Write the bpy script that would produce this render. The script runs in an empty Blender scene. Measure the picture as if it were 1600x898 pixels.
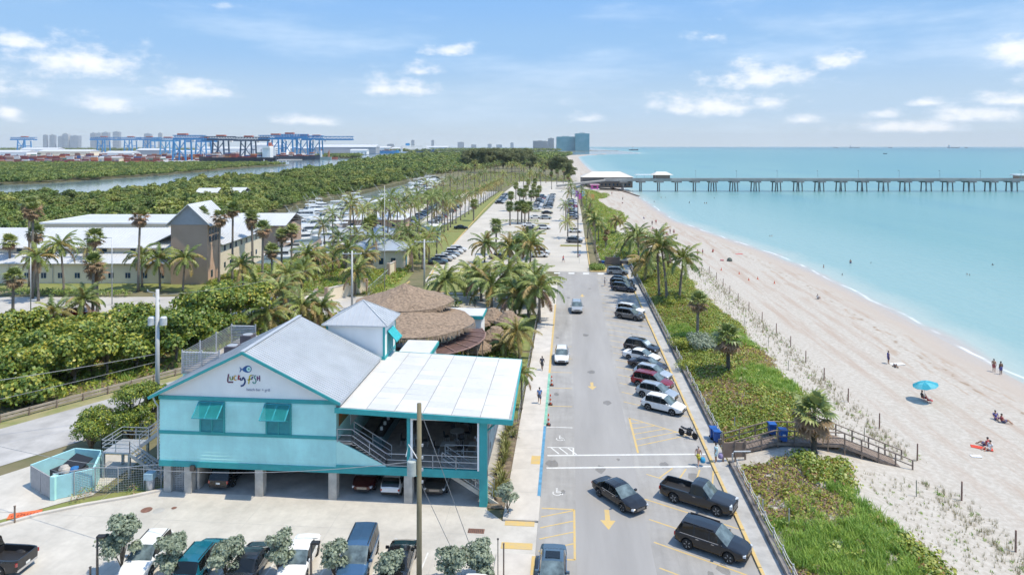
import bpy, bmesh, math, random
import numpy as np
from mathutils import Vector, Matrix
from mathutils.geometry import tessellate_polygon
R=math.radians
HAZE_D=3.6e-5
random.seed(7); RNG=np.random.default_rng(7)
scn=bpy.context.scene; COL=scn.collection
# ---------------------------------------------------------------- camera
HCAM=28.0; FPX=1060.0; YAW=math.atan(89/1060.0); CY,SY=math.cos(YAW),math.sin(YAW)
cd=bpy.data.cameras.new('camera'); cam=bpy.data.objects.new('camera',cd); COL.objects.link(cam)
cam.location=(0,0,HCAM); cam.rotation_euler=(R(90),0,YAW)
cd.sensor_width=36; cd.lens=36*FPX/1600; cd.shift_y=-220/1600; cd.clip_start=0.5; cd.clip_end=90000
scn.camera=cam
# ---------------------------------------------------------------- render / exposure
scn.render.engine='CYCLES'
scn.view_settings.view_transform='Standard'; scn.view_settings.look='None'
scn.view_settings.exposure=1.12; scn.view_settings.use_white_balance=True; scn.view_settings.white_balance_temperature=7300; scn.view_settings.white_balance_tint=7; scn.view_settings.gamma=1.0; scn.view_settings.use_curve_mapping=False
cy=scn.cycles; cy.use_denoising=True; cy.max_bounces=6; cy.diffuse_bounces=4; cy.adaptive_threshold=0.02; cy.glossy_bounces=3; cy.transmission_bounces=4
cy.transparent_max_bounces=6; cy.volume_bounces=0; cy.caustics_reflective=False; cy.caustics_refractive=False; cy.sample_clamp_indirect=6
try: cy.denoiser='OPENIMAGEDENOISE'
except Exception: pass
# ---------------------------------------------------------------- sun and sky
SUN_EL,SUN_AZ=R(65),R(-9)          # azimuth from +X (sea side) towards +Y
sd=Vector((math.cos(SUN_EL)*math.cos(SUN_AZ),math.cos(SUN_EL)*math.sin(SUN_AZ),math.sin(SUN_EL)))
sl=bpy.data.lights.new('sun','SUN'); sl.energy=2.0; sl.angle=R(0.53); sl.color=(1,0.94,0.85)
so=bpy.data.objects.new('sun',sl); COL.objects.link(so); so.rotation_euler=(-sd).to_track_quat('-Z','Y').to_euler(); so.location=(60,20,120)
wd=bpy.data.worlds.new('World'); scn.world=wd; wd.use_nodes=True
nt=wd.node_tree; N=nt.nodes; L=nt.links; N.clear()
def nd(t,**k):
    n=N.new(t)
    for a,b in k.items(): setattr(n,a,b)
    return n
def mth(op,a,b=None,c=None,clamp=False):
    n=N.new('ShaderNodeMath'); n.operation=op; n.use_clamp=clamp
    for i,v in enumerate((a,b,c)):
        if v is None: continue
        if isinstance(v,(int,float)): n.inputs[i].default_value=v
        else: L.new(v,n.inputs[i])
    return n.outputs[0]
out=nd('ShaderNodeOutputWorld'); bg=nd('ShaderNodeBackground'); L.new(bg.outputs[0],out.inputs[0])
sky=nd('ShaderNodeTexSky',sky_type='NISHITA',sun_disc=False,sun_elevation=SUN_EL,sun_rotation=R(90)-SUN_AZ,altitude=20,air_density=1.0,dust_density=0.25,ozone_density=2.2)
tc=nd('ShaderNodeTexCoord'); sp=nd('ShaderNodeSeparateXYZ'); L.new(tc.outputs['Generated'],sp.inputs[0])
az=mth('ARCTAN2',sp.outputs[0],sp.outputs[1]); el=mth('ARCSINE',sp.outputs[2])
cmb=nd('ShaderNodeCombineXYZ'); L.new(az,cmb.inputs[0]); L.new(el,cmb.inputs[1])
def noise(scale,detail,rough,stretch,off=(0,0,0)):
    m=nd('ShaderNodeMapping'); m.inputs['Scale'].default_value=stretch; m.inputs['Location'].default_value=off
    m.inputs['Rotation'].default_value=(0,0,0); L.new(cmb.outputs[0],m.inputs[0])
    n=nd('ShaderNodeTexNoise'); n.inputs['Scale'].default_value=scale; n.inputs['Detail'].default_value=detail; n.inputs['Roughness'].default_value=rough
    L.new(m.outputs[0],n.inputs['Vector']); return n.outputs['Fac']
puff=noise(30,7,0.62,(1,1.8,1)); puff2=noise(11,3,0.5,(1,2,1),(3,1,0))
# cumulus, (azimuth, elevation, half width, half height) in radians of the sky
CL=[(145,85,95,40),(12,170,26,20),(165,152,60,26),(305,133,75,24),(478,183,60,15),(630,130,80,28),(655,105,40,20),(915,182,42,14),
    (1190,112,105,33),(1115,158,125,28),(1306,90,42,26),(1590,72,50,36),(1253,181,40,14),(1378,174,42,13),(1445,155,30,12),(1535,172,80,22),(1420,195,110,14),(1580,150,60,18),(700,75,55,16),(20,60,60,16),(1700,120,90,40),(-90,110,120,40)]
dens=None
for (u,v,w,h) in CL:
    a0=math.atan((u-800)/FPX)-YAW; e0=math.atan((229-v)/FPX*math.cos(a0+YAW)); wa=w/FPX*1.02; he=h/FPX*1.15
    dx=mth('DIVIDE',mth('SUBTRACT',az,a0),wa); dy=mth('DIVIDE',mth('SUBTRACT',el,e0-he*0.35),he)
    dyb=mth('MULTIPLY',mth('MINIMUM',dy,0),2.2); dyt=mth('MAXIMUM',dy,0)
    r2=mth('ADD',mth('MULTIPLY',dx,dx),mth('ADD',mth('MULTIPLY',dyt,dyt),mth('MULTIPLY',dyb,dyb)))
    q=mth('SUBTRACT',1.0,mth('SQRT',r2))
    dens=q if dens is None else mth('MAXIMUM',dens,q)
# the rest of the sky goes on with scattered cumulus of the same kind
wide=mth('MULTIPLY',mth('SUBTRACT',noise(5.5,2,0.5,(1,2.6,1),(7,2,0)),0.66),4.0)
dens=mth('MAXIMUM',dens,wide)
cden=mth('ADD',dens,mth('ADD',mth('MULTIPLY',mth('SUBTRACT',puff,0.53),2.0),mth('MULTIPLY',mth('SUBTRACT',puff2,0.5),0.9)))
ms=nd('ShaderNodeMapRange',interpolation_type='SMOOTHSTEP'); ms.inputs['From Min'].default_value=-0.02; ms.inputs['From Max'].default_value=0.9; ms.inputs['To Max'].default_value=0.8
L.new(cden,ms.inputs['Value']); cov=ms.outputs[0]
mz=nd('ShaderNodeMapRange',interpolation_type='SMOOTHSTEP'); mz.inputs['From Min'].default_value=0.25; mz.inputs['From Max'].default_value=0.62; mz.inputs['To Min'].default_value=1; mz.inputs['To Max'].default_value=0.35
L.new(el,mz.inputs['Value']); cov=mth('MULTIPLY',cov,mz.outputs[0])
# thin cirrus veils
cir=noise(2.6,6,0.6,(1,4.6,1),(2.2,0.35,0)); mr=nd('ShaderNodeMapRange',interpolation_type='SMOOTHSTEP')
mr.inputs['From Min'].default_value=0.47; mr.inputs['From Max'].default_value=0.76; mr.inputs['To Max'].default_value=0.44; L.new(cir,mr.inputs['Value'])
skyc=nd('ShaderNodeVectorMath',operation='MULTIPLY'); L.new(sky.outputs[0],skyc.inputs[0]); skyc.inputs[1].default_value=(1.0,1.0,1.0)
gm=nd('ShaderNodeHueSaturation'); gm.inputs['Saturation'].default_value=1.12; gm.inputs['Value'].default_value=1.0; L.new(skyc.outputs[0],gm.inputs['Color'])
cr=nd('ShaderNodeValToRGB'); ce=cr.color_ramp; ce.interpolation='EASE'
ce.elements[0].position=0.0; ce.elements[0].color=(0.62,0.745,0.90,1); ce.elements[1].position=0.40; ce.elements[1].color=(0.20,0.45,0.95,1)
for p_,c_ in ((0.07,(0.48,0.68,0.97,1)),(0.18,(0.31,0.57,1.0,1)),(0.28,(0.235,0.50,1.0,1))):
    e_=ce.elements.new(p_); e_.color=c_
L.new(mth('DIVIDE',mth('ABSOLUTE',el),0.8),cr.inputs[0])
sc_=nd('ShaderNodeVectorMath',operation='SCALE'); L.new(cr.outputs[0],sc_.inputs[0]); sc_.inputs['Scale'].default_value=3.2
hz=nd('ShaderNodeMapRange',interpolation_type='SMOOTHSTEP'); hz.inputs['From Min'].default_value=0.15; hz.inputs['From Max'].default_value=0.7; hz.inputs['To Min'].default_value=1.0; hz.inputs['To Max'].default_value=0.0; L.new(mth('ABSOLUTE',el),hz.inputs['Value'])
m0=nd('ShaderNodeMix',data_type='RGBA'); L.new(hz.outputs[0],m0.inputs['Factor']); L.new(gm.outputs[0],m0.inputs['A']); L.new(sc_.outputs[0],m0.inputs['B'])
m1=nd('ShaderNodeMix',data_type='RGBA'); L.new(mr.outputs[0],m1.inputs['Factor']); L.new(m0.outputs['Result'],m1.inputs['A']); m1.inputs['B'].default_value=(2.7,3.25,4.2,1)
# sunlit tops, grey-blue undersides
sh=nd('ShaderNodeMapRange'); sh.inputs['From Min'].default_value=0.15; sh.inputs['From Max'].default_value=1.25; L.new(cden,sh.inputs['Value'])
cc=nd('ShaderNodeMix',data_type='RGBA'); L.new(sh.outputs[0],cc.inputs['Factor']); cc.inputs['A'].default_value=(2.7,3.1,3.9,1); cc.inputs['B'].default_value=(3.8,3.85,4.1,1)
m2=nd('ShaderNodeMix',data_type='RGBA'); L.new(cov,m2.inputs['Factor']); L.new(m1.outputs['Result'],m2.inputs['A']); L.new(cc.outputs['Result'],m2.inputs['B'])
L.new(m2.outputs['Result'],bg.inputs[0]); bg.inputs[1].default_value=0.15
# ---------------------------------------------------------------- measuring helpers (photo pixel -> place in the world)
def wor(r,d): return (r*CY-d*SY, r*SY+d*CY)
def G(u,v,z=0.0):
    d=FPX*(HCAM-z)/(v-229.0); return wor((u-800)/FPX*d,d)
def D(x,y): return -x*SY+y*CY
def at_depth(u,v,d):
    x,y=wor((u-800)/FPX*d,d); return (x,y,HCAM-(v-229)*d/FPX)
def lerp(a,b,t): return a+(b-a)*t
def interp(tab,x): return float(np.interp(x,[t[0] for t in tab],[t[1] for t in tab]))
SHORE=[(-60,63),(40,60),(90,57.3),(127,58.2),(165,57.8),(197,55.5),(235,49),(278,42),(330,41),(397,41),(600,34),(888,26),(1400,24),(1987,26),(2500,80),(2900,330),(4000,900)]
def shore(y): return interp(SHORE,y)
FENCE=[(-60,14.5),(163,14.5),(166,7.5),(420,6.5),(520,4),(900,-4),(2000,-20),(4000,500)]
def fence(y): return interp(FENCE,y)
def hgt(x,y):
    """height of the dune and beach east of the road"""
    f0=fence(y); s=shore(y); a=x-f0
    if a<=0: return -0.03
    k=(s-f0)/43.0
    prof=[(0,-0.03),(2.5,0.55),(5.5,1.1),(8.5,0.75),(11.5,0.05),(16,-0.75),(24,-1.15),(34,-1.5),(40,-1.72),(43,-2.0),(48,-2.5),(60,-3.4),(90,-4.5)]
    h=float(np.interp(a/k,[p[0] for p in prof],[p[1] for p in prof]))
    if a<14: h+=0.16*math.sin(x*0.9+y*0.35)*math.sin(y*0.23+1)*min(1,a/4)
    return h
# ---------------------------------------------------------------- materials
MATS={}
def mat(name,col,rough=0.7,metal=0.0,var=0.12,scale=3.0,bump=0.0,bscale=None,alpha=1.0,trans=0.0,rnd=0.0,isl=0.0,spec=0.5,col2=None,coat=0.0,emit=0.0,stretch=None,detail=5.0):
    if name in MATS: return MATS[name]
    m=bpy.data.materials.new(name); m.use_nodes=True; MATS[name]=m
    n=m.node_tree.nodes; l=m.node_tree.links; b=n['Principled BSDF']; o=n['Material Output']
    b.inputs['Roughness'].default_value=rough; b.inputs['Metallic'].default_value=metal; b.inputs['Specular IOR Level'].default_value=spec
    b.inputs['Coat Weight'].default_value=coat; b.inputs['Coat Roughness'].default_value=0.05
    c=(*col,1)
    t=n.new('ShaderNodeTexCoord'); mp=n.new('ShaderNodeMapping'); l.new(t.outputs['Object'],mp.inputs[0])
    if stretch: mp.inputs['Scale'].default_value=stretch
    nz=n.new('ShaderNodeTexNoise'); nz.inputs['Scale'].default_value=scale; nz.inputs['Detail'].default_value=detail; nz.inputs['Roughness'].default_value=0.6
    l.new(mp.outputs[0],nz.inputs['Vector'])
    mx=n.new('ShaderNodeMix'); mx.data_type='RGBA'
    c2=(*(col2 if col2 else tuple(x*(1-2*var) for x in col)),1); ca=c if col2 else tuple(min(1,x*(1+var)) for x in col)+(1,)
    rp=n.new('ShaderNodeMapRange'); rp.inputs['From Min'].default_value=0.32; rp.inputs['From Max'].default_value=0.68; l.new(nz.outputs['Fac'],rp.inputs['Value'])
    l.new(rp.outputs[0],mx.inputs['Factor']); mx.inputs['A'].default_value=c2; mx.inputs['B'].default_value=ca
    colo=mx.outputs['Result']
    if rnd or isl:
      for is_r,k in ((True,rnd),(False,isl)):
        if not k: continue
        hs=n.new('ShaderNodeHueSaturation')
        if is_r:
            oi=n.new('ShaderNodeObjectInfo'); src=oi.outputs['Random']
        else:
            gi=n.new('ShaderNodeNewGeometry'); src=gi.outputs['Random Per Island']
        a=n.new('ShaderNodeMapRange'); a.inputs['To Min'].default_value=0.5-0.045*k; a.inputs['To Max'].default_value=0.5+0.03*k; l.new(src,a.inputs['Value']); l.new(a.outputs[0],hs.inputs['Hue'])
        a=n.new('ShaderNodeMapRange'); a.inputs['To Min'].default_value=1+0.45*k; a.inputs['To Max'].default_value=1-0.4*k; l.new(src,a.inputs['Value']); l.new(a.outputs[0],hs.inputs['Value'])
        l.new(colo,hs.inputs['Color']); colo=hs.outputs['Color']
    l.new(colo,b.inputs['Base Color'])
    if bump:
        bz=n.new('ShaderNodeTexNoise'); bz.inputs['Scale'].default_value=bscale or scale*6; bz.inputs['Detail'].default_value=4; l.new(mp.outputs[0],bz.inputs['Vector'])
        bp=n.new('ShaderNodeBump'); bp.inputs['Strength'].default_value=bump; bp.inputs['Distance'].default_value=0.05; l.new(bz.outputs['Fac'],bp.inputs['Height']); l.new(bp.outputs[0],b.inputs['Normal'])
    if trans:
        tr=n.new('ShaderNodeBsdfTranslucent'); l.new(colo,tr.inputs['Color']); ms=n.new('ShaderNodeMixShader'); ms.inputs[0].default_value=trans
        l.new(b.outputs[0],ms.inputs[1]); l.new(tr.outputs[0],ms.inputs[2]); l.new(ms.outputs[0],o.inputs[0])
    if alpha<1:
        b.inputs['Alpha'].default_value=alpha
    if emit:
        b.inputs['Emission Color'].default_value=c; b.inputs['Emission Strength'].default_value=emit
    return m
# ---------------------------------------------------------------- mesh builder
class MB:
    def __init__(s): s.v=[]; s.f=[]; s.m=[]
    def add(s,vs,fs,m=0):
        k=len(s.v); s.v.extend([tuple(p) for p in vs]); s.f.extend([tuple(i+k for i in f) for f in fs]); s.m.extend([m]*len(fs)); return s
    def box(s,c,d,rz=0,m=0,tilt=None):
        x,y,z=d[0]/2,d[1]/2,d[2]/2
        vs=[Vector((a,b,e)) for e in (-z,z) for b in (-y,y) for a in (-x,x)]
        M=Matrix.Rotation(rz,3,'Z')
        if tilt: M=M@Matrix.Rotation(tilt[1],3,tilt[0])
        return s.add([Vector(c)+M@p for p in vs],[(0,2,3,1),(4,5,7,6),(0,1,5,4),(2,6,7,3),(0,4,6,2),(1,3,7,5)],m)
    def lo(s,x0,x1,y0,y1,z0,z1,m=0): return s.box(((x0+x1)/2,(y0+y1)/2,(z0+z1)/2),(x1-x0,y1-y0,z1-z0),0,m)
    def beam(s,p,q,w,h=None,m=0):
        h=h or w; p=Vector(p); q=Vector(q); d=(q-p); 
        if d.length<1e-6: return s
        d.normalize(); u=Vector((0,0,1)) if abs(d.z)<0.95 else Vector((1,0,0)); a=d.cross(u).normalized(); b=a.cross(d)
        vs=[e+a*i*w/2+b*j*h/2 for e in (p,q) for i,j in ((-1,-1),(1,-1),(1,1),(-1,1))]
        return s.add(vs,[(0,1,2,3),(7,6,5,4),(0,4,5,1),(1,5,6,2),(2,6,7,3),(3,7,4,0)],m)
    def tube(s,pts,rs,n=6,m=0,cap=True):
        pts=[Vector(p) for p in pts]; k=len(pts); rs=rs if isinstance(rs,(list,tuple)) else [rs]*k; vs=[]
        for i,p in enumerate(pts):
            d=(pts[min(i+1,k-1)]-pts[max(i-1,0)]).normalized(); u=Vector((0,0,1)) if abs(d.z)<0.9 else Vector((1,0,0)); a=d.cross(u).normalized(); b=d.cross(a)
            vs+=[p+a*math.cos(6.2832*j/n)*rs[i]+b*math.sin(6.2832*j/n)*rs[i] for j in range(n)]
        fs=[(i*n+j,i*n+(j+1)%n,(i+1)*n+(j+1)%n,(i+1)*n+j) for i in range(k-1) for j in range(n)]
        if cap: fs+=[tuple(range(n))[::-1],tuple(range((k-1)*n,k*n))]
        return s.add(vs,fs,m)
    def lathe(s,prof,c=(0,0,0),n=12,m=0,axis='Z'):
        vs=[]
        for (r,z) in prof:
            for j in range(n):
                a=6.2832*j/n; p=(r*math.cos(a),r*math.sin(a),z)
                if axis=='Y': p=(p[0],p[2],p[1])
                if axis=='X': p=(p[2],p[0],p[1])
                vs.append((p[0]+c[0],p[1]+c[1],p[2]+c[2]))
        k=len(prof); fs=[(i*n+j,i*n+(j+1)%n,(i+1)*n+(j+1)%n,(i+1)*n+j) for i in range(k-1) for j in range(n)]
        fs+=[tuple(range(n))[::-1],tuple(range((k-1)*n,k*n))]
        return s.add(vs,fs,m)
    def prism(s,poly,z0,z1,m=0):
        n=len(poly); a=sum(poly[i][0]*poly[(i+1)%n][1]-poly[(i+1)%n][0]*poly[i][1] for i in range(n))
        if a<0: poly=poly[::-1]
        vs=[(p[0],p[1],z0) for p in poly]+[(p[0],p[1],z1) for p in poly]
        return s.add(vs,[tuple(range(n))[::-1],tuple(range(n,2*n))]+[(i,(i+1)%n,n+(i+1)%n,n+i) for i in range(n)],m)
    def extr(s,poly,axis,a0,a1,m=0):
        """poly of (h,z) extruded along x or y"""
        n=len(poly); mk=(lambda h,z,a:(a,h,z)) if axis=='x' else (lambda h,z,a:(h,a,z))
        vs=[mk(h,z,a0) for h,z in poly]+[mk(h,z,a1) for h,z in poly]
        return s.add(vs,[tuple(range(n))[::-1],tuple(range(n,2*n))]+[(i,(i+1)%n,n+(i+1)%n,n+i) for i in range(n)],m)
    def quad(s,a,b,c,d,m=0): return s.add([a,b,c,d],[(0,1,2,3)],m)
    def mesh(s,name,mats,smooth=False,fix=True):
        me=bpy.data.meshes.new(name); me.from_pydata(s.v,[],s.f)
        for x in (mats if isinstance(mats,(list,tuple)) else [mats]): me.materials.append(x)
        me.polygons.foreach_set('material_index',s.m)
        if fix:
            bm=bmesh.new(); bm.from_mesh(me); bmesh.ops.recalc_face_normals(bm,faces=bm.faces); bm.to_mesh(me); bm.free()
        if smooth:
            me.polygons.foreach_set('use_smooth',[True]*len(me.polygons))
            if smooth is not True: me.set_sharp_from_angle(angle=R(smooth))
        me.update(); return me
    def build(s,name,mats,parent=None,smooth=False,fix=True): return link(name,s.mesh(name,mats,smooth,fix),parent)
def link(name,me,parent=None,loc=None,rz=0):
    o=bpy.data.objects.new(name,me); COL.objects.link(o)
    if parent: o.parent=parent
    if loc is not None: o.location=loc
    if rz: o.rotation_euler[2]=rz
    return o
LABELS=set()
def tag(o,label,cat,group=None):
    o['label']=label; o['category']=cat
    if group: o['group']=group
    return o
def thing(name,label,cat,loc=(0,0,0),rz=0,group=None):
    o=bpy.data.objects.new(name,None); o.empty_display_size=0.3; COL.objects.link(o); o.location=loc; o.rotation_euler[2]=rz
    return tag(o,label,cat,group)
def struct(o): o['kind']='structure'; return o
def stuff(o,label=None,cat=None):
    o['kind']='stuff'
    if label: o['label']=label; o['category']=cat
    return o
def copy_tree(o,parent=None):
    c=o.copy(); COL.objects.link(c); c.parent=parent
    for ch in o.children: copy_tree(ch,c)
    return c
def setmat(o,i,m):
    o.material_slots[i].link='OBJECT'; o.material_slots[i].material=m
ORD='first second third fourth fifth sixth seventh eighth ninth tenth eleventh twelfth thirteenth fourteenth fifteenth sixteenth seventeenth eighteenth nineteenth twentieth'.split()
def ordn(i):
    if i<20: return ORD[i]
    t=['','','twenty','thirty','forty','fifty','sixty','seventy'][(i+1)//10]; r=(i+1)%10
    return (t+'-'+ORD[r-1]) if r else {'twenty':'twentieth','thirty':'thirtieth','forty':'fortieth','fifty':'fiftieth','sixty':'sixtieth','seventy':'seventieth'}[t]
def sheet(name,polys,z,m,parent=None,drop=0.0):
    """flat sheet from an outline (first) and holes; drop gives it a skirt"""
    vs=[];
    for p in polys: vs+=[(x,y,z) for x,y in p]
    tris=tessellate_polygon([[Vector((x,y,0)) for x,y in p] for p in polys]); fs=[]
    for t in tris:
        a,b,c=[vs[i] for i in t]
        fs.append(tuple(t) if (b[0]-a[0])*(c[1]-a[1])-(b[1]-a[1])*(c[0]-a[0])>0 else tuple(t)[::-1])
    b=MB(); b.add(vs,fs)
    if drop:
        k=0
        for p in polys:
            n=len(p)
            for i in range(n): b.quad(vs[k+i],vs[k+(i+1)%n],(*p[(i+1)%n],z-drop),(*p[i],z-drop))
            k+=n
    return b.build(name,m,parent,fix=False)
def line(name,p,q,w,z,m,parent): # painted line
    p=Vector((*p,z)); q=Vector((*q,z)); d=(q-p).normalized(); n=Vector((-d.y,d.x,0))*w/2
    b=MB(); b.quad(p-n,q-n,q+n,p+n); return b.build(name,m,parent,fix=False)
wd.cycles.sampling_method='MANUAL'; wd.cycles.sample_map_resolution=512
# ================================================================ PEOPLE (figures grown on skeletons, shared between look-alikes)
skinm=[mat('skin_light',(0.55,0.33,0.24),0.55,var=0.05),mat('skin_tan',(0.40,0.22,0.14),0.55,var=0.05),mat('skin_dark',(0.16,0.085,0.055),0.5,var=0.05)]
hairm=[mat('hair_dark',(0.03,0.022,0.018),0.5),mat('hair_grey',(0.35,0.33,0.31),0.6),mat('hair_blond',(0.42,0.30,0.15),0.5)]
def skin_mesh(name,V,E_,Rd,root=0):
    me=bpy.data.meshes.new(name+'_skeleton'); me.from_pydata(V,E_,[]); o=bpy.data.objects.new(name+'_skeleton',me); COL.objects.link(o)
    o.modifiers.new('Skin','SKIN')
    for i,r in enumerate(Rd): me.skin_vertices[0].data[i].radius=(r,r) if not isinstance(r,tuple) else r; me.skin_vertices[0].data[i].use_root=(i==root)
    s=o.modifiers.new('Sub','SUBSURF'); s.levels=1; s.render_levels=1
    dg=bpy.context.evaluated_depsgraph_get(); ev=o.evaluated_get(dg); m=bpy.data.meshes.new_from_object(ev); m.name=name
    m.polygons.foreach_set('use_smooth',[True]*len(m.polygons)); bpy.data.objects.remove(o); return m
def pose(name,pelvis,chest,head,arms,legs):
    """arms/legs: lists of joints; grows one body, plus shell garments along the same bones"""
    P=Vector(pelvis);C=Vector(chest);Hd=Vector(head); mid=P.lerp(C,.5); nk=C.lerp(Hd,.5); V=[P,mid,C,nk,Hd,Hd+(Hd-nk).normalized()*.12]; E_=[(0,1),(1,2),(2,3),(3,4),(4,5)]; Rd=[.135,.125,.145,.055,.088,.075]
    Vf=Hd+Vector((.085,0,-.02)); V.append(Vf); E_.append((4,6)); Rd.append(.03)
    for a in arms:
        k=len(V); V+= [Vector(p) for p in a]; E_+=[(2,k)]+[(k+i,k+i+1) for i in range(len(a)-1)]; Rd+=[.062,.047,.036,.034,.02][:len(a)]
    for l_ in legs:
        k=len(V); V+=[Vector(p) for p in l_]; E_+=[(0,k)]+[(k+i,k+i+1) for i in range(len(l_)-1)]; Rd+=[.092,.066,.042,.036][:len(l_)]
    body=skin_mesh(name,[tuple(v) for v in V],E_,Rd)
    sh=MB(); sh.tube([P+(C-P)*.28,P,P-(C-P)*.12],[.155,.168,.15],10)
    for l_ in legs: sh.tube([P.lerp(Vector(l_[0]),.6),Vector(l_[0]),Vector(l_[0]).lerp(Vector(l_[1]),.75)],[.11,.118,.10],8)
    tp=MB(); tp.tube([P+(C-P)*.05,mid,C,C.lerp(nk,.45)],[.16,.155,.178,.09],10)
    for a in arms: tp.tube([C.lerp(Vector(a[0]),.6),Vector(a[0]),Vector(a[0]).lerp(Vector(a[1]),.6)],[.09,.082,.07],7)
    hr=MB(); hc=Hd+(Hd-nk).normalized()*.07+Vector((-.02,0,0)); hr.lathe([(0.04,-.085),(.094,-.05),(.102,.0),(.085,.055),(.045,.085),(.01,.095)],tuple(hc),9)
    return dict(body=body,shorts=sh.mesh('shorts',skinm[0],True),top=tp.mesh('shirt',skinm[0],True),hair=hr.mesh('hair',skinm[0],True))
def mir(a): return [a,[(x,-y,z) for x,y,z in a]]
POSES={
 'stand':pose('person_standing',(0,0,.95),(0,0,1.34),(.02,0,1.60),[[(0,.19,1.42),(-.02,.25,1.14),(.06,.24,.90),(.09,.23,.80)],[(0,-.19,1.42),(-.02,-.25,1.14),(.06,-.24,.90),(.09,-.23,.80)]],mir([(0,.10,.88),(.03,.11,.49),(0,.11,.09),(.13,.12,.035)])),
 'walk':pose('person_walking',(0,0,.94),(.04,0,1.33),(.07,0,1.59),[[(.03,.19,1.41),(-.12,.24,1.16),(-.10,.23,.92),(-.08,.23,.83)],[(.03,-.19,1.41),(.14,-.24,1.15),(.26,-.22,.95),(.31,-.21,.88)]],[[(.02,.10,.87),(.24,.11,.52),(.28,.11,.10),(.42,.11,.06)],[(-.02,-.10,.87),(-.08,-.11,.48),(-.34,-.11,.15),(-.24,-.12,.04)]]),
 'sit':pose('person_sitting',(0,0,.16),(-.12,0,.54),(-.10,0,.81),[[(-.12,.19,.62),(-.02,.26,.38),(.18,.20,.30),(.26,.18,.28)],[(-.12,-.19,.62),(-.02,-.26,.38),(.18,-.20,.30),(.26,-.18,.28)]],mir([(.08,.10,.15),(.46,.14,.36),(.78,.15,.07),(.90,.15,.10)])),
 'chair':pose('person_seated_on_chair',(0,0,.50),(-.08,0,.88),(-.05,0,1.15),[[(-.08,.19,.96),(.04,.25,.72),(.26,.18,.68),(.34,.14,.70)],[(-.08,-.19,.96),(.04,-.25,.72),(.26,-.18,.68),(.34,-.14,.70)]],mir([(.08,.10,.48),(.46,.12,.47),(.48,.12,.08),(.62,.12,.04)])),
 'lie':pose('person_lying',(0,0,.13),(-.40,0,.15),(-.66,0,.19),[[(-.46,.20,.14),(-.30,.34,.09),(-.08,.34,.06),(.0,.33,.05)],[(-.46,-.20,.14),(-.66,-.36,.08),(-.80,-.18,.09),(-.86,-.1,.1)]],mir([(.08,.10,.12),(.48,.14,.12),(.88,.16,.06),(.98,.18,.12)]))}
CLOTH={}
def cloth(c):
    if c not in CLOTH: CLOTH[c]=mat('cloth_%d'%len(CLOTH),c,0.8,var=0.08,scale=8,bump=.2)
    return CLOTH[c]
def person(ps,x,y,z,rz,label,skin=0,top=None,shorts=(0.05,0.06,0.12),hair=0,group=None,s=1.0):
    T=POSES[ps]; t=thing('person',label,'person',(x,y,z),rz,group); t.scale=(s,s,s)
    o=link('body',T['body'],t); o.data.materials.append(skinm[0]) if not len(o.data.materials) else None; setmat(o,0,skinm[skin])
    for nm,k,m in (('shorts','shorts',cloth(shorts)),('shirt','top',cloth(top) if top else None),('hair','hair',hairm[hair])):
        if m is None: continue
        o=link(nm,T[k],t); setmat(o,0,m)
    return t
# ================================================================ THE SETTING
asph=mat('asphalt',(0.375,0.362,0.345),0.9,var=0.07,scale=0.35,bump=0.15,bscale=30,stretch=(1,0.22,1),detail=7)
conc=mat('pale_concrete',(0.555,0.525,0.475),0.85,var=0.07,scale=0.45,bump=0.1,bscale=20,detail=8)
conc_g=mat('grey_concrete',(0.42,0.41,0.39),0.85,var=0.12,scale=0.8,bump=0.1,bscale=18)
parkc=mat('park_concrete',(0.51,0.475,0.42),0.9,var=0.07,scale=0.12,bump=0.1,bscale=10,detail=8)
walkc=mat('walk_concrete',(0.56,0.52,0.47),0.85,var=0.06,scale=0.7,bump=0.08,bscale=20)
soil=mat('scrub_soil',(0.115,0.12,0.05),0.95,var=0.3,scale=0.25,bump=0.4,bscale=3,col2=(0.2,0.17,0.1))
grassm=mat('mown_grass',(0.16,0.20,0.055),0.9,var=0.3,scale=0.8,bump=0.6,bscale=14,col2=(0.24,0.24,0.08),detail=8)
mulch=mat('planting_bed_soil',(0.22,0.17,0.12),0.95,var=0.3,scale=2,bump=0.6,bscale=20)
lane=mat('lane_asphalt',(0.325,0.315,0.305),0.9,var=0.08,scale=0.3,bump=0.12,bscale=30,stretch=(1,0.12,1),detail=8)
yel=mat('yellow_paint',(0.62,0.42,0.13),0.7,scale=2.0,detail=10,col2=(0.50,0.39,0.22))
wht=mat('white_paint',(0.66,0.66,0.64),0.7,var=0.08,scale=2.5)
bluep=mat('blue_kerb_paint',(0.10,0.30,0.48),0.7,var=0.15,scale=2)
greenp=mat('green_kerb_paint',(0.22,0.5,0.38),0.7,var=0.15,scale=2)
farland_m=mat('far_land',(0.10,0.13,0.06),0.95,var=0.3,scale=0.01,col2=(0.28,0.27,0.24))
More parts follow.
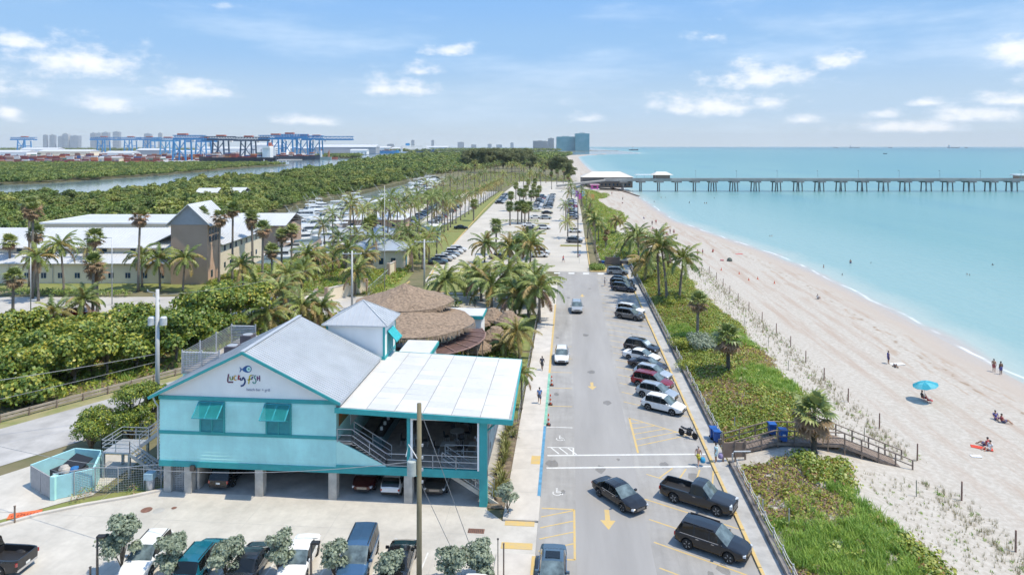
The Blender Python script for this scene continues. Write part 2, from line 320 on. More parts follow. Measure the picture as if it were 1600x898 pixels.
# ---- asphalt: faded tyre lanes and patches
def wear(m,scale,amt,stretch):
    n=m.node_tree.nodes; l=m.node_tree.links; b=n['Principled BSDF']; src=b.inputs['Base Color'].links[0].from_socket
    t=n.new('ShaderNodeTexCoord'); mp=n.new('ShaderNodeMapping'); mp.inputs['Scale'].default_value=stretch; l.new(t.outputs['Object'],mp.inputs[0])
    z=n.new('ShaderNodeTexNoise'); z.inputs['Scale'].default_value=scale; z.inputs['Detail'].default_value=9; z.inputs['Roughness'].default_value=0.65; l.new(mp.outputs[0],z.inputs['Vector'])
    r=n.new('ShaderNodeMapRange'); r.inputs['From Min'].default_value=0.3; r.inputs['From Max'].default_value=0.75; r.inputs['To Min'].default_value=1-amt; r.inputs['To Max'].default_value=1+amt*0.6; l.new(z.outputs['Fac'],r.inputs['Value'])
    h=n.new('ShaderNodeHueSaturation'); l.new(src,h.inputs['Color']); l.new(r.outputs[0],h.inputs['Value']); l.new(h.outputs[0],b.inputs['Base Color'])
wear(asph,1.2,0.16,(1,0.06,1)); wear(asph,0.22,0.13,(1,1,1)); wear(asph,0.9,0.10,(1,1,1)); wear(conc,0.15,0.13,(1,1,1)); wear(conc,2.2,0.08,(1,1,1)); wear(conc,0.6,0.08,(1,.25,1)); wear(parkc,0.05,0.10,(1,0.3,1)); wear(walkc,0.4,0.08,(1,1,1))
# ---- sea: strips that follow the shoreline, 'dep' = metres off the waterline
def sea_material():
    m=bpy.data.materials.new('sea_water'); m.use_nodes=True; n=m.node_tree.nodes; l=m.node_tree.links; b=n['Principled BSDF']; o=n['Material Output']
    at=n.new('ShaderNodeAttribute'); at.attribute_name='dep'; t=n.new('ShaderNodeTexCoord')
    def nz(sc,det,st):
        mp=n.new('ShaderNodeMapping'); mp.inputs['Scale'].default_value=st; l.new(t.outputs['Object'],mp.inputs[0]); z=n.new('ShaderNodeTexNoise'); z.inputs['Scale'].default_value=sc; z.inputs['Detail'].default_value=det; l.new(mp.outputs[0],z.inputs['Vector']); return z.outputs['Fac']
    def M(op,a,b_=None,cl=False):
        k=n.new('ShaderNodeMath'); k.operation=op; k.use_clamp=cl
        for i,v in enumerate((a,b_)):
            if v is None: continue
            if isinstance(v,(int,float)): k.inputs[i].default_value=v
            else: l.new(v,k.inputs[i])
        return k.outputs[0]
    def MR(v,a,b_,c,d,smooth=True):
        k=n.new('ShaderNodeMapRange'); k.interpolation_type='SMOOTHSTEP' if smooth else 'LINEAR'
        for q,w in zip(('From Min','From Max','To Min','To Max'),(a,b_,c,d)): k.inputs[q].default_value=w
        l.new(v,k.inputs['Value']); return k.outputs[0]
    def MIX(f,a,b_):
        k=n.new('ShaderNodeMix'); k.data_type='RGBA'; l.new(f,k.inputs['Factor'])
        for s,v in (('A',a),('B',b_)):
            if isinstance(v,tuple): k.inputs[s].default_value=(*v,1)
            else: l.new(v,k.inputs[s])
        return k.outputs['Result']
    wob=M('MULTIPLY',M('SUBTRACT',nz(0.05,4,(1,1,1)),0.5),8.0); dep=M('ADD',at.outputs['Fac'],wob)
    big=nz(0.012,5,(1,0.45,1)); bands=nz(0.02,4,(0.9,0.16,1))
    c=MIX(MR(dep,0.0,3.0,0,1),(0.43,0.395,0.355),(0.36,0.44,0.41)); c=MIX(MR(dep,2.0,11,0,1),c,(0.23,0.375,0.37))
    c=MIX(MR(dep,14,80,0,1),c,(0.15,0.315,0.315))
    c=MIX(MR(M('ADD',dep,M('MULTIPLY',M('SUBTRACT',big,0.5),260.0)),110,420,0,1),c,(0.11,0.275,0.285))
    c=MIX(MR(M('ADD',dep,M('MULTIPLY',M('SUBTRACT',big,0.5),500.0)),500,3200,0,1),c,(0.05,0.195,0.225))
    c=MIX(M('MULTIPLY',MR(bands,0.46,0.72,0,0.5),MR(dep,8,60,0,1)),c,(0.085,0.245,0.295))
    # thin foam where the swash ends
    foam=M('MULTIPLY',MR(M('ABSOLUTE',M('SUBTRACT',M('ADD',at.outputs['Fac'],M('MULTIPLY',M('SUBTRACT',nz(0.045,3,(1,1,1)),0.5),5.0)),1.3)),0.0,0.5,1,0),MR(nz(0.12,3,(1,1,1)),0.40,0.60,0,0.85))
    c=MIX(foam,c,(0.8,0.82,0.82)); l.new(c,b.inputs['Base Color'])
    b.inputs['Roughness'].default_value=0.3; b.inputs['IOR'].default_value=1.33; b.inputs['Specular IOR Level'].default_value=0.3
    wv=M('ADD',nz(0.55,6,(1,0.5,1)),M('MULTIPLY',nz(0.09,4,(1,0.3,1)),1.5)); bp=n.new('ShaderNodeBump'); bp.inputs['Strength'].default_value=0.4; bp.inputs['Distance'].default_value=0.6; l.new(wv,bp.inputs['Height']); l.new(bp.outputs[0],b.inputs['Normal'])
    tr=n.new('ShaderNodeBsdfTransparent'); ms=n.new('ShaderNodeMixShader'); fa=MR(at.outputs['Fac'],-3,-2.5,0.0,1.0); l.new(fa,ms.inputs[0]); l.new(tr.outputs[0],ms.inputs[1]); l.new(b.outputs[0],ms.inputs[2]); l.new(ms.outputs[0],o.inputs[0])
    return m
SEA_Z=-2.0
ys=list(np.arange(-60,500,8.0))+list(np.geomspace(500,45000,40)); ts=[-14,-6,-2,0,2,5,9,14,20,30,50,80,130,220,400,800,1600,3500,8000,20000,45000]
vs=[];dp=[];fs=[]
for y in ys:
    for t in ts: vs.append((shore(min(y,2900))+t,y,SEA_Z)); dp.append(float(t))
k=len(ts)
for i in range(len(ys)-1):
    for j in range(k-1): fs.append((i*k+j,i*k+j+1,(i+1)*k+j+1,(i+1)*k+j))
me=bpy.data.meshes.new('sea'); me.from_pydata(vs,[],fs); a=me.attributes.new('dep','FLOAT','POINT'); a.data.foreach_set('value',dp); me.materials.append(sea_material())
struct(link('sea',me))
harb=mat('harbour_water',(0.13,0.19,0.20),0.12,var=0.15,scale=0.02,bump=0.25,bscale=0.5,spec=0.5,col2=(0.20,0.26,0.27))
hp=[(-40000,-60),(-30,-60)]+[(shore(y)-13.9,y) for y in (-60,90,200,397,888,1400,1987,2300,2500,2900)]+[(shore(2900)-14,45000),(-40000,45000)]
struct(sheet('harbour_water',[hp],SEA_Z-0.01,harb))
# ---- beach and dune
sandm=bpy.data.materials.new('beach_sand'); sandm.use_nodes=True
def sand_nodes():
    n=sandm.node_tree.nodes; l=sandm.node_tree.links; b=n['Principled BSDF']; b.inputs['Roughness'].default_value=0.95; b.inputs['Specular IOR Level'].default_value=0.15
    at=n.new('ShaderNodeAttribute'); at.attribute_name='dep'; t=n.new('ShaderNodeTexCoord')
    def nz(sc,det,st,ro=0.6):
        mp=n.new('ShaderNodeMapping'); mp.inputs['Scale'].default_value=st; l.new(t.outputs['Object'],mp.inputs[0]); z=n.new('ShaderNodeTexNoise'); z.inputs['Scale'].default_value=sc; z.inputs['Detail'].default_value=det; z.inputs['Roughness'].default_value=ro; l.new(mp.outputs[0],z.inputs['Vector']); return z.outputs['Fac']
    def M(op,a,b_):
        k=n.new('ShaderNodeMath'); k.operation=op
        for i,v in enumerate((a,b_)):
            if isinstance(v,(int,float)): k.inputs[i].default_value=v
            else: l.new(v,k.inputs[i])
        return k.outputs[0]
    def MR(v,a,b_,c,d):
        k=n.new('ShaderNodeMapRange'); k.interpolation_type='SMOOTHSTEP'
        for q,w in zip(('From Min','From Max','To Min','To Max'),(a,b_,c,d)): k.inputs[q].default_value=w
        l.new(v,k.inputs['Value']); return k.outputs[0]
    def MIX(f,a,b_):
        k=n.new('ShaderNodeMix'); k.data_type='RGBA'; l.new(f,k.inputs['Factor'])
        for s,v in (('A',a),('B',b_)):
            if isinstance(v,tuple): k.inputs[s].default_value=(*v,1)
            else: l.new(v,k.inputs[s])
        return k.outputs['Result']
    dep=M('ADD',at.outputs['Fac'],M('MULTIPLY',M('SUBTRACT',nz(0.06,4,(1,1,1)),0.5),5.0))
    streak=nz(0.55,7,(1,0.07,1),0.65); fine=nz(2.2,5,(1,1,1))
    c=MIX(MR(fine,0.35,0.7,0,1),(0.415,0.38,0.335),(0.50,0.47,0.425))           # dry sand
    c=MIX(M('MULTIPLY',MR(streak,0.44,0.66,0,0.8),M('MULTIPLY',MR(dep,-30,-21,0,1),MR(dep,-6,-3,1,0.3))),c,(0.39,0.31,0.255))  # raked seaweed drift
    c=MIX(M('MULTIPLY',MR(nz(0.8,5,(1,0.18,1)),0.56,0.66,0,0.7),MR(dep,-16,-9,0,1)),c,(0.36,0.26,0.19))
    c=MIX(M('MULTIPLY',MR(dep,-7,-3,0,1),MR(dep,0.0,2.0,1,1)),c,(0.43,0.375,0.325)) # wet sand
    weed=M('MULTIPLY',MR(M('ABSOLUTE',M('ADD',at.outputs['Fac'],M('ADD',8.2,M('MULTIPLY',M('SUBTRACT',nz(0.09,5,(1,1,1)),0.5),6.0))),0.0),0,0.5,1,0),MR(nz(0.6,4,(1,1,1)),0.5,0.62,0,0.75))
    c=MIX(weed,c,(0.26,0.19,0.13)); l.new(c,b.inputs['Base Color'])
    rough=MR(dep,-4,-1,0.95,0.42); l.new(rough,b.inputs['Roughness'])
    bp=n.new('ShaderNodeBump'); bp.inputs['Strength'].default_value=0.5; bp.inputs['Distance'].default_value=0.12; l.new(M('ADD',nz(1.6,6,(1,1,1)),M('MULTIPLY',streak,0.6)),bp.inputs['Height']); l.new(bp.outputs[0],b.inputs['Normal'])
sand_nodes()
ys=list(np.arange(-60,480,3.0))+list(np.geomspace(480,2600,40)); k=44; vs=[];fs=[];dp=[]
for y in ys:
    f0=fence(y)-0.3; s=shore(y)+30
    for j in range(k):
        x=lerp(f0,s,j/(k-1)); vs.append((x,y,hgt(x,y))); dp.append(x-shore(y))
for i in range(len(ys)-1):
    for j in range(k-1): fs.append((i*k+j,i*k+j+1,(i+1)*k+j+1,(i+1)*k+j))
me=bpy.data.meshes.new('beach'); me.from_pydata(vs,[],fs); a=me.attributes.new('dep','FLOAT','POINT'); a.data.foreach_set('value',dp); me.materials.append(sandm)
me.polygons.foreach_set('use_smooth',[True]*len(me.polygons)); struct(link('beach',me))
# ---- land sheets
def wd_(u,d): return wor((u-800)/FPX*d,d)
BANK=[wd_(u,d) for u,d in [(-260,300),(-100,330),(0,345),(100,352),(200,385),(300,480),(400,590),(500,790),(560,1080),(640,1880),(720,2300)]]
MARINA=[G(u,v,-2) for u,v in [(372,420),(470,432),(560,398),(618,380),(640,340),(668,300),(690,281),(676,277),(560,305),(480,322),(430,338),(395,352)]]
g1=[(-420,-60),(fence(-60),-60)]+[(fence(y),y) for y in (160,166,420,520,900,1400,2000)]+[(shore(2300)-20,2300)]+BANK[::-1]+[(-420,250)]
struct(sheet('ground',[g1,MARINA],-0.06,soil,drop=2.6))
ISL=[wd_(u,d) for u,d in [(-300,500),(-60,515),(0,530),(62,545),(150,610),(250,700),(350,870),(400,975),(452,1080),(430,1120),(300,1130),(100,1120),(-300,1100)]]
struct(sheet('mangrove_island_ground',[ISL],-1.2,soil,drop=1.5))
PORT=[wd_(u,d) for u,d in [(-500,1180),(260,1200),(330,1290),(350,1330),(500,1560),(545,1900),(560,2600),(600,3600),(-600,3600)]]
struct(sheet('port_quay_ground',[PORT],-0.4,mat('quay_concrete',(0.42,0.41,0.4),0.9,var=0.15,scale=0.02),drop=2.0))
FAR=[wd_(u,d) for u,d in [(-900,3700),(560,3700),(640,3000),(700,3300),(850,3600),(905,4100),(935,4400),(900,9000),(600,24000),(-2500,24000)]]
struct(sheet('far_mainland_ground',[FAR],-0.8,farland_m,drop=2.0))
PT2=[wd_(u,d) for u,d in [(488,1650),(560,1750),(566,2000),(500,2000)]]
struct(sheet('channel_islet_ground',[PT2],-1.0,soil,drop=1.5))
# ---- beach road
road=struct(sheet('road',[[(-2.3,-20),(13.9,-20),(13.9,152.5),(-2.3,152.5)]],0.0,asph))
line('crossing_line',(-1.95,61.6),(12.4,63.1),0.24,0.004,wht,road); line('crossing_line',(-1.95,59.2),(12.4,60.7),0.24,0.004,wht,road)
for i in range(38):
    y=45.9+2.95*i-6
    if 56.5<y<72.5 or y>150: continue
    line('parking_line',(6.0,y),(12.4,y-3.7),0.13,0.004,yel,road)
for y in (73.4,78.9,84.4,89.9,95.4,67.9): line('parking_line',(-2.2,y),(0.35,y),0.13,0.004,yel if y>68 else wht,road)
A,B,Cc=(6.2,70.8),(6.3,62.8),(12.2,66.6)
line('hatch_border',A,B,0.2,0.004,yel,road); line('hatch_border',A,Cc,0.16,0.004,yel,road)
for i in range(1,6):
    t=i/6; p=(6.25,lerp(70.8,62.9,t)); q=(lerp(6.2,12.2,min(1,t*0.97+0.08)),lerp(70.8,66.6,min(1,t*0.97+0.08))); line('hatch_line',p,q,0.13,0.006,yel,road)
line('hatch_border',(6.6,58.8),(11.6,55.9),0.13,0.004,yel,road)
for i in range(4): line('hatch_line',(7.6+1.3*i,58.2-0.75*i),(9.0+1.15*i,60.1-0.05*i),0.13,0.006,yel,road)
# yellow loading bay
for p,q in (((-2.1,52.6),(0.4,52.6)),((0.4,52.6),(0.4,46.2)),((-2.1,46.2),(0.4,46.2))): line('hatch_border',p,q,0.16,0.004,yel,road)
for i in range(4): line('hatch_line',(-2.1,47.0+1.45*i),(0.35,48.1+1.45*i),0.13,0.006,yel,road)
# white access bay
for p,q in (((-2.0,63.3),(0.4,63.4)),((0.4,63.4),(0.4,62.0))): line('access_line',p,q,0.14,0.004,wht,road)
for i in range(3): line('access_line',(-1.7+0.8*i,63.3),(-0.9+0.8*i,62.0),0.13,0.006,wht,road)
sheet('lane_surface',[[(0.5,-20),(5.7,-20),(5.75,40),(5.65,90),(5.8,149),(0.45,149),(0.55,70)]],0.002,lane,road)
rs=random.Random(4); stain=mat('oil_stain',(0.16,0.155,0.15),0.7,var=0.2,alpha=0.28)
for i in range(34):
    x=rs.choice([rs.uniform(7,11.5),rs.uniform(7,11.5),rs.uniform(-1.8,0),rs.uniform(1.5,5)]); y=rs.uniform(42,145); r=rs.uniform(.15,.6); b=MB(); b.add([(x+r*rs.uniform(.6,1.2)*math.cos(k*.524),y+r*1.6*rs.uniform(.6,1.2)*math.sin(k*.524),.0035) for k in range(12)],[tuple(range(12))]); b.build('oil_stain',stain,road,fix=False)
def arrow(x,y,s):
    b=MB(); b.add([(x-.16*s,y+1.3*s,.004),(x+.16*s,y+1.3*s,.004),(x+.16*s,y,.004),(x-.16*s,y,.004)],[(3,2,1,0)]); b.add([(x-.5*s,y,.004),(x+.5*s,y,.004),(x,y-1.1*s,.004)],[(0,2,1)]); b.build('direction_arrow',yel,road,fix=False)
arrow(2.9,51.3,1.15); arrow(2.7,79.8,1.05); arrow(2.5,128,1.0)
def wheelchair(x,y):
    b=MB(); z=.005; k0=len(b.v)
    for k in range(14): # wheel arc
        a0,a1=R(150+k*18),R(150+(k+1)*18); r0,r1=.42,.54
        b.quad((x+r0*math.cos(a0),y+r0*math.sin(a0),z),(x+r1*math.cos(a0),y+r1*math.sin(a0),z),(x+r1*math.cos(a1),y+r1*math.sin(a1),z),(x+r0*math.cos(a1),y+r0*math.sin(a1),z))
    for p,q,w in (((-.05,.1),(-.05,.75),.15),((-.05,.1),(.45,.1),.13),((.45,.1),(.62,-.35),.13),((-.05,.45),(.3,.45),.1)):
        P=Vector((*p,0));Q=Vector((*q,0)); d=(Q-P).normalized(); nn=Vector((-d.y,d.x,0))*w/2; o=Vector((x,y,z)); b.quad(o+P-nn,o+Q-nn,o+Q+nn,o+P+nn)
    b.add([(x-.05+.14*math.cos(R(k*45)),y+.95+.14*math.sin(R(k*45)),z) for k in range(8)],[tuple(range(8))]); b.v=[(x+(p[0]-x)*.72,y+(p[1]-y)*.72,p[2]) for p in b.v]; b.build('wheelchair_symbol',wht,road,fix=False)
wheelchair(-0.85,65.2); wheelchair(-0.95,55.0)
for i in range(6): line('crosswalk_bar',(-6.5+3.2*i,150.6),(-5.2+3.2*i,150.6),1.6,0.004,wht,road)
# ---- pavement on the restaurant side, painted kerbs
pv=MB(); pv.lo(-4.95,-2.3,50.6,146,-0.1,0.12); pave=struct(pv.build('pavement',walkc))
for i in range(24):
    b=MB(); b.lo(-4.94,-2.55,50.7+i*4,50.7+i*4+0.02,0.118,0.1235); b.build('slab_joint',conc_g,pave)
for y0,y1,m,nm in ((50.6,54.0,walkc,'plain'),(54.2,67.8,bluep,'blue'),(68.0,83.5,greenp,'green'),(83.7,120,yel,'yellow')):
    b=MB(); b.lo(-2.52,-2.27,y0,y1,-0.05,0.135); o=b.build('kerb_edge',m,pave); o['label']=nm+' painted edge of the kerb'
for x0,x1,y0,y1 in ((-3.35,-2.53,59.6,61.2),): 
    b=MB(); b.lo(x0,x1,y0,y1,0.1,0.128); b.build('tactile_pad',yel,pave)
for y0 in (47.1,50.0):
    b=MB(); b.lo(-4.75,-2.55,y0,y0+0.75,-0.02,0.014); struct(b.build('tactile_pad',yel))
b=MB(); b.lo(-4.95,-2.3,20,46.4,-0.1,0.12); p2=struct(b.build('pavement',walkc)); b=MB(); b.lo(-2.52,-2.27,20,46.2,-0.05,0.135); b.build('kerb_edge',yel,p2)
# ---- sea-side apron, yellow kerb stones, low wall
b=MB(); b.lo(12.72,14.0,20,163,-0.1,0.10); apr=struct(b.build('kerb_apron',conc_g))
for i in range(64):
    b=MB(); y=22+2.2*i; b.lo(12.5+random.uniform(-.02,.02),12.74,y+0.03,y+2.17,-0.05,0.15+random.uniform(-.01,.01)); b.build('kerb_stone',yel,apr)
# ---- front parking lot
LOT=[(-70,15),(-4.96,15),(-4.96,46.4),(-2.31,46.4),(-2.31,50.55),(-4.96,50.55),(-6.3,52.0),(-6.3,69),(-33.2,69),(-33.2,52.6),(-35,51.4),(-37.75,50.0),(-40.2,48.4),(-41.9,46.8),(-44.5,43),(-50,36),(-70,22)]
lot=struct(sheet('parking_lot',[LOT],-0.004,conc))
kp=[(-33.0,52.7),(-35,51.4),(-37.75,50.0),(-40.2,48.4),(-41.9,46.8),(-44.5,43),(-50,36)]
b=MB()
for p,q in zip(kp,kp[1:]): b.beam((*p,0.03),(*q,0.03),0.3,0.24)
struct(b.build('lot_kerb',walkc))
for i in range(7): line('bay_line',(-44+1.55*i-5.5,37.8),(-42.6+1.55*i-5.0,42.6),0.13,0.002,wht,lot)
for x in (-29.6,-26.2,-22.9,-19.9,-16.3,-12.9,-9.9): line('bay_line',(x,40.2),(x+0.2,46.2),0.11,0.002,wht,lot)
for y in (30,36.5,48.6): line('slab_joint',(-44,y),(-6,y),0.03,0.001,conc_g,lot)
for x in (-37,-30.5,-24,-17.5,-9.2): line('slab_joint',(x,28),(x,52.2),0.03,0.0015,conc_g,lot)
def disc(nm,x,y,r,m,parent,z=.004,n=16):
    b=MB(); b.add([(x+r*math.cos(6.2832*k/n),y+r*math.sin(6.2832*k/n),z) for k in range(n)],[tuple(range(n))]); return b.build(nm,m,parent,fix=False)
rust=mat('rusty_iron',(0.22,0.11,0.08),0.8,var=0.2,scale=4)
disc('manhole_cover',*G(229,796),0.42,rust,lot); disc('manhole_cover',*G(248,797),0.42,conc_g,lot); disc('manhole_cover',*G(272,793),0.2,rust,lot)
b=MB(); gx,gy=G(744,829); b.lo(gx-.6,gx+.6,gy-.3,gy+.3,-0.03,0.006); dr=b.build('drain_grate',rust,lot)
for i in range(8): 
    b=MB(); b.lo(gx-.55+.14*i,gx-.5+.14*i,gy-.25,gy+.25,0.004,0.012); b.build('grate_bar',mat('dark_iron',(0.06,0.05,0.05),0.7),dr)
# garage floor under the restaurant
struct(sheet('garage_floor',[[(-33,52.6),(-6.4,52.6),(-6.4,68.8),(-33,68.8)]],0.004,mat('garage_concrete',(0.46,0.445,0.42),0.8,var=0.16,scale=0.5,bump=0.1,bscale=15,detail=8)))
for (u,v,r) in ((420,767,0.8),(540,778,0.7),(532,772,0.4)): pass
# ---- side street west of the restaurant, E-W street, verges
sr=[(-79,22),(-66,39),(-52,60.9),(-44,73.7),(-34,90),(-24,106)]
def ribbon(name,pts,w,z,m,parent=None):
    b=MB(); Ls=[];Rs=[]
    for i,p in enumerate(pts):
        a=Vector(pts[max(i-1,0)]);c=Vector(pts[min(i+1,len(pts)-1)]); d=(c-a).normalized(); nn=Vector((-d.y,d.x))*w/2; Ls.append((p[0]+nn.x,p[1]+nn.y,z)); Rs.append((p[0]-nn.x,p[1]-nn.y,z))
    for i in range(len(pts)-1): b.quad(Rs[i],Rs[i+1],Ls[i+1],Ls[i])
    return b.build(name,m,parent,fix=False)
asph2=mat('side_street_asphalt',(0.42,0.41,0.40),0.9,var=0.12,scale=0.25,bump=0.1,bscale=20,detail=8); wear(asph2,0.25,0.12,(1,1,1))
struct(ribbon('side_street',sr,9.5,-0.03,asph2))
struct(sheet('cross_street',[[(-190,96),(-100,104.5),(-40,110),(-10,113.5),(-2.32,113.5),(-2.32,127.5),(-10,127.5),(-40,124),(-100,118.5),(-190,112)]],-0.02,mat('cross_street_concrete',(0.46,0.44,0.41),0.9,var=0.1,scale=0.2,bump=0.1,bscale=14)))
vg=[(x-5.9*0.85,y+5.9*0.53) for x,y in sr]; struct(ribbon('grass_verge',vg,2.4,-0.045,mat('dry_verge',(0.34,0.29,0.17),0.95,var=0.25,scale=0.6,bump=0.5,bscale=10,col2=(0.2,0.22,0.08))))
struct(sheet('footpath',[[(-52,36),(-44.6,45.5),(-39.8,50.3),(-38.2,51.6),(-38.2,58.5),(-45.5,58.5),(-52,48)]],-0.028,conc))
struct(sheet('lawn_strip',[[(-51,36.5),(-44.7,43.5),(-42,47.0),(-40.2,48.6),(-38,50.1),(-35.2,51.6),(-33.2,52.6),(-33.4,53.6),(-36.5,52.2),(-39.6,50.2),(-43,47.2),(-46,44.5),(-52,38.5)]],-0.008,grassm))
# ---- park beyond the crossing: concrete drive, lots, lawns
struct(sheet('park_drive',[[(-13,152.3),(4.6,152.3),(5.2,300),(4.2,420),(2,540),(-40,540),(-39.5,420),(-36,300),(-32.5,168),(-30,140),(-26,127.6),(-16,127.6)]],-0.012,parkc))
struct(sheet('outer_lot',[[(-66,190),(-45,190),(-43.5,300),(-44,420),(-60,420),(-72,300)]],-0.02,parkc))
for nm,pp in (('park_lawn',[(-28.5,129),(-19,129),(-17.5,138),(-19,150),(-28,150)]),('park_lawn',[(-16,129),(-11,129),(-7,138),(-8,148),(-14.5,148)]),('park_lawn',[(-52,128),(-33,128),(-34.5,150),(-46,146)]),('park_lawn',[(-150,121),(-70,126),(-70,134),(-150,133)]),('park_lawn',[(-44.8,160),(-33.0,160),(-33.2,190),(-36.2,300),(-39.7,420),(-43.4,420),(-43,300)]),('park_lawn',[(-16,93),(-5.2,93),(-5.2,112.5),(-16,112.5)]),('park_lawn',[(-6.2,69.5),(-5.1,69.5),(-5.1,92),(-11,92),(-9,78)])):
    struct(sheet(nm,[pp],0.006,grassm))
# ================================================================ VEGETATION
def np_mesh(name,V,F,mats,midx=None,smooth=False):
    me=bpy.data.meshes.new(name); nv=len(V); nf,k=F.shape
    me.vertices.add(nv); me.vertices.foreach_set('co',np.asarray(V,dtype=np.float32).ravel()); me.loops.add(nf*k); me.loops.foreach_set('vertex_index',F.astype(np.int32).ravel())
    me.polygons.add(nf); me.polygons.foreach_set('loop_start',np.arange(0,nf*k,k,dtype=np.int32))
    for m in (mats if isinstance(mats,(list,tuple)) else [mats]): me.materials.append(m)
    if midx is not None: me.polygons.foreach_set('material_index',np.asarray(midx,dtype=np.int32))
    me.update(calc_edges=True); me.validate(); return me
def leaf_cloud(name,blobs,per,size,m,seed=0,aspect=0.6,flat=0.35,shell=0.55,nmat=1):
    """leaf-sized quads spread through the lobes (cx,cy,cz,rx,ry,rz)"""
    r=np.random.default_rng(seed); Vs=[]; mi=[]
    for (cx,cy,cz,rx,ry,rz) in blobs:
        n=max(6,int(per*rx*ry*rz**0.5)); d=r.normal(size=(n,3)); d/=np.linalg.norm(d,axis=1,keepdims=True); d[:,2]=np.where(d[:,2]<-0.45,-d[:,2],d[:,2])
        rad=shell+(1-shell)*r.random(n)**0.6; rad*=1+0.16*np.sin(d[:,0]*5+cx)+0.14*np.sin(d[:,1]*6+cy)
        p=np.array((cx,cy,cz))+d*rad[:,None]*np.array((rx,ry,rz))
        nn=d+r.normal(size=(n,3))*0.55+np.array((0,0,flat)); nn/=np.linalg.norm(nn,axis=1,keepdims=True)
        a=np.cross(nn,r.normal(size=(n,3))); a/=np.linalg.norm(a,axis=1,keepdims=True); b=np.cross(nn,a)
        s=(size*(0.6+0.8*r.random(n)))[:,None]; fold=nn*s*0.22
        Vs.append(np.stack([p-a*s,p-b*s*aspect+fold,p+a*s,p+b*s*aspect+fold],1).reshape(-1,3)); mi.append(r.integers(0,nmat,n))
    V=np.concatenate(Vs); F=np.arange(len(V)).reshape(-1,4)
    return np_mesh(name,V,F,m,np.concatenate(mi))
lf_grape=[mat('sea_grape_leaf',(0.31,0.38,0.06),0.45,trans=0.3,isl=0.6,rnd=0.55,var=0.15),mat('sea_grape_leaf_yellow',(0.44,0.46,0.08),0.45,trans=0.3,isl=0.6,rnd=0.55,var=0.15),mat('sea_grape_leaf_dark',(0.15,0.24,0.045),0.45,trans=0.25,isl=0.6,rnd=0.55,var=0.15)]
lf_mang=[mat('mangrove_leaf',(0.14,0.225,0.05),0.55,trans=0.2,isl=0.5,rnd=0.75,var=0.15),mat('mangrove_leaf_light',(0.23,0.32,0.075),0.55,trans=0.2,isl=0.5,rnd=0.75,var=0.15),mat('mangrove_leaf_olive',(0.24,0.28,0.085),0.55,trans=0.2,isl=0.5,rnd=0.75,var=0.15)]
lf_silver=[mat('buttonwood_leaf',(0.36,0.42,0.31),0.6,trans=0.3,isl=0.3,var=0.1),mat('buttonwood_leaf_dark',(0.29,0.35,0.25),0.6,trans=0.3,isl=0.3,var=0.1)]
lf_pine=[mat('casuarina_needles',(0.19,0.225,0.10),0.7,trans=0.15,isl=0.8,var=0.15)]
lf_hedge=[mat('hedge_leaf',(0.16,0.26,0.055),0.5,trans=0.2,isl=0.8,var=0.15),mat('hedge_leaf_light',(0.27,0.38,0.08),0.5,trans=0.2,isl=0.8,var=0.15)]
lf_dry=[mat('dry_leaf_litter',(0.36,0.22,0.15),0.8,trans=0.15,isl=0.8,var=0.15),mat('tan_leaf_litter',(0.46,0.30,0.20),0.8,trans=0.15,isl=0.7,var=0.15)]
bark=mat('grey_bark',(0.19,0.16,0.13),0.9,var=0.25,scale=6,bump=0.5); palmbark=mat('palm_trunk',(0.24,0.205,0.17),0.9,var=0.22,scale=2.5,bump=0.5,bscale=10,stretch=(1,1,5)); darkbark=mat('dark_palm_trunk',(0.10,0.085,0.07),0.9,var=0.25,scale=4,bump=0.6)
fr_g=mat('coconut_frond',(0.24,0.31,0.085),0.45,trans=0.25,rnd=0.9,var=0.22,scale=2.2); fr_y=mat('yellowing_frond',(0.34,0.27,0.085),0.5,trans=0.25,rnd=0.5,var=0.2,scale=2); fr_d=mat('dead_frond',(0.30,0.20,0.12),0.7,trans=0.15,rnd=0.5,var=0.2,scale=2)
fan_g=mat('fan_leaf',(0.23,0.29,0.09),0.45,trans=0.22,rnd=0.7,var=0.2,scale=2); fan_d=mat('dead_fan_leaf',(0.32,0.21,0.115),0.75,trans=0.15,rnd=0.4,var=0.2,scale=2)
stemm=mat('frond_stem',(0.28,0.27,0.10),0.6)
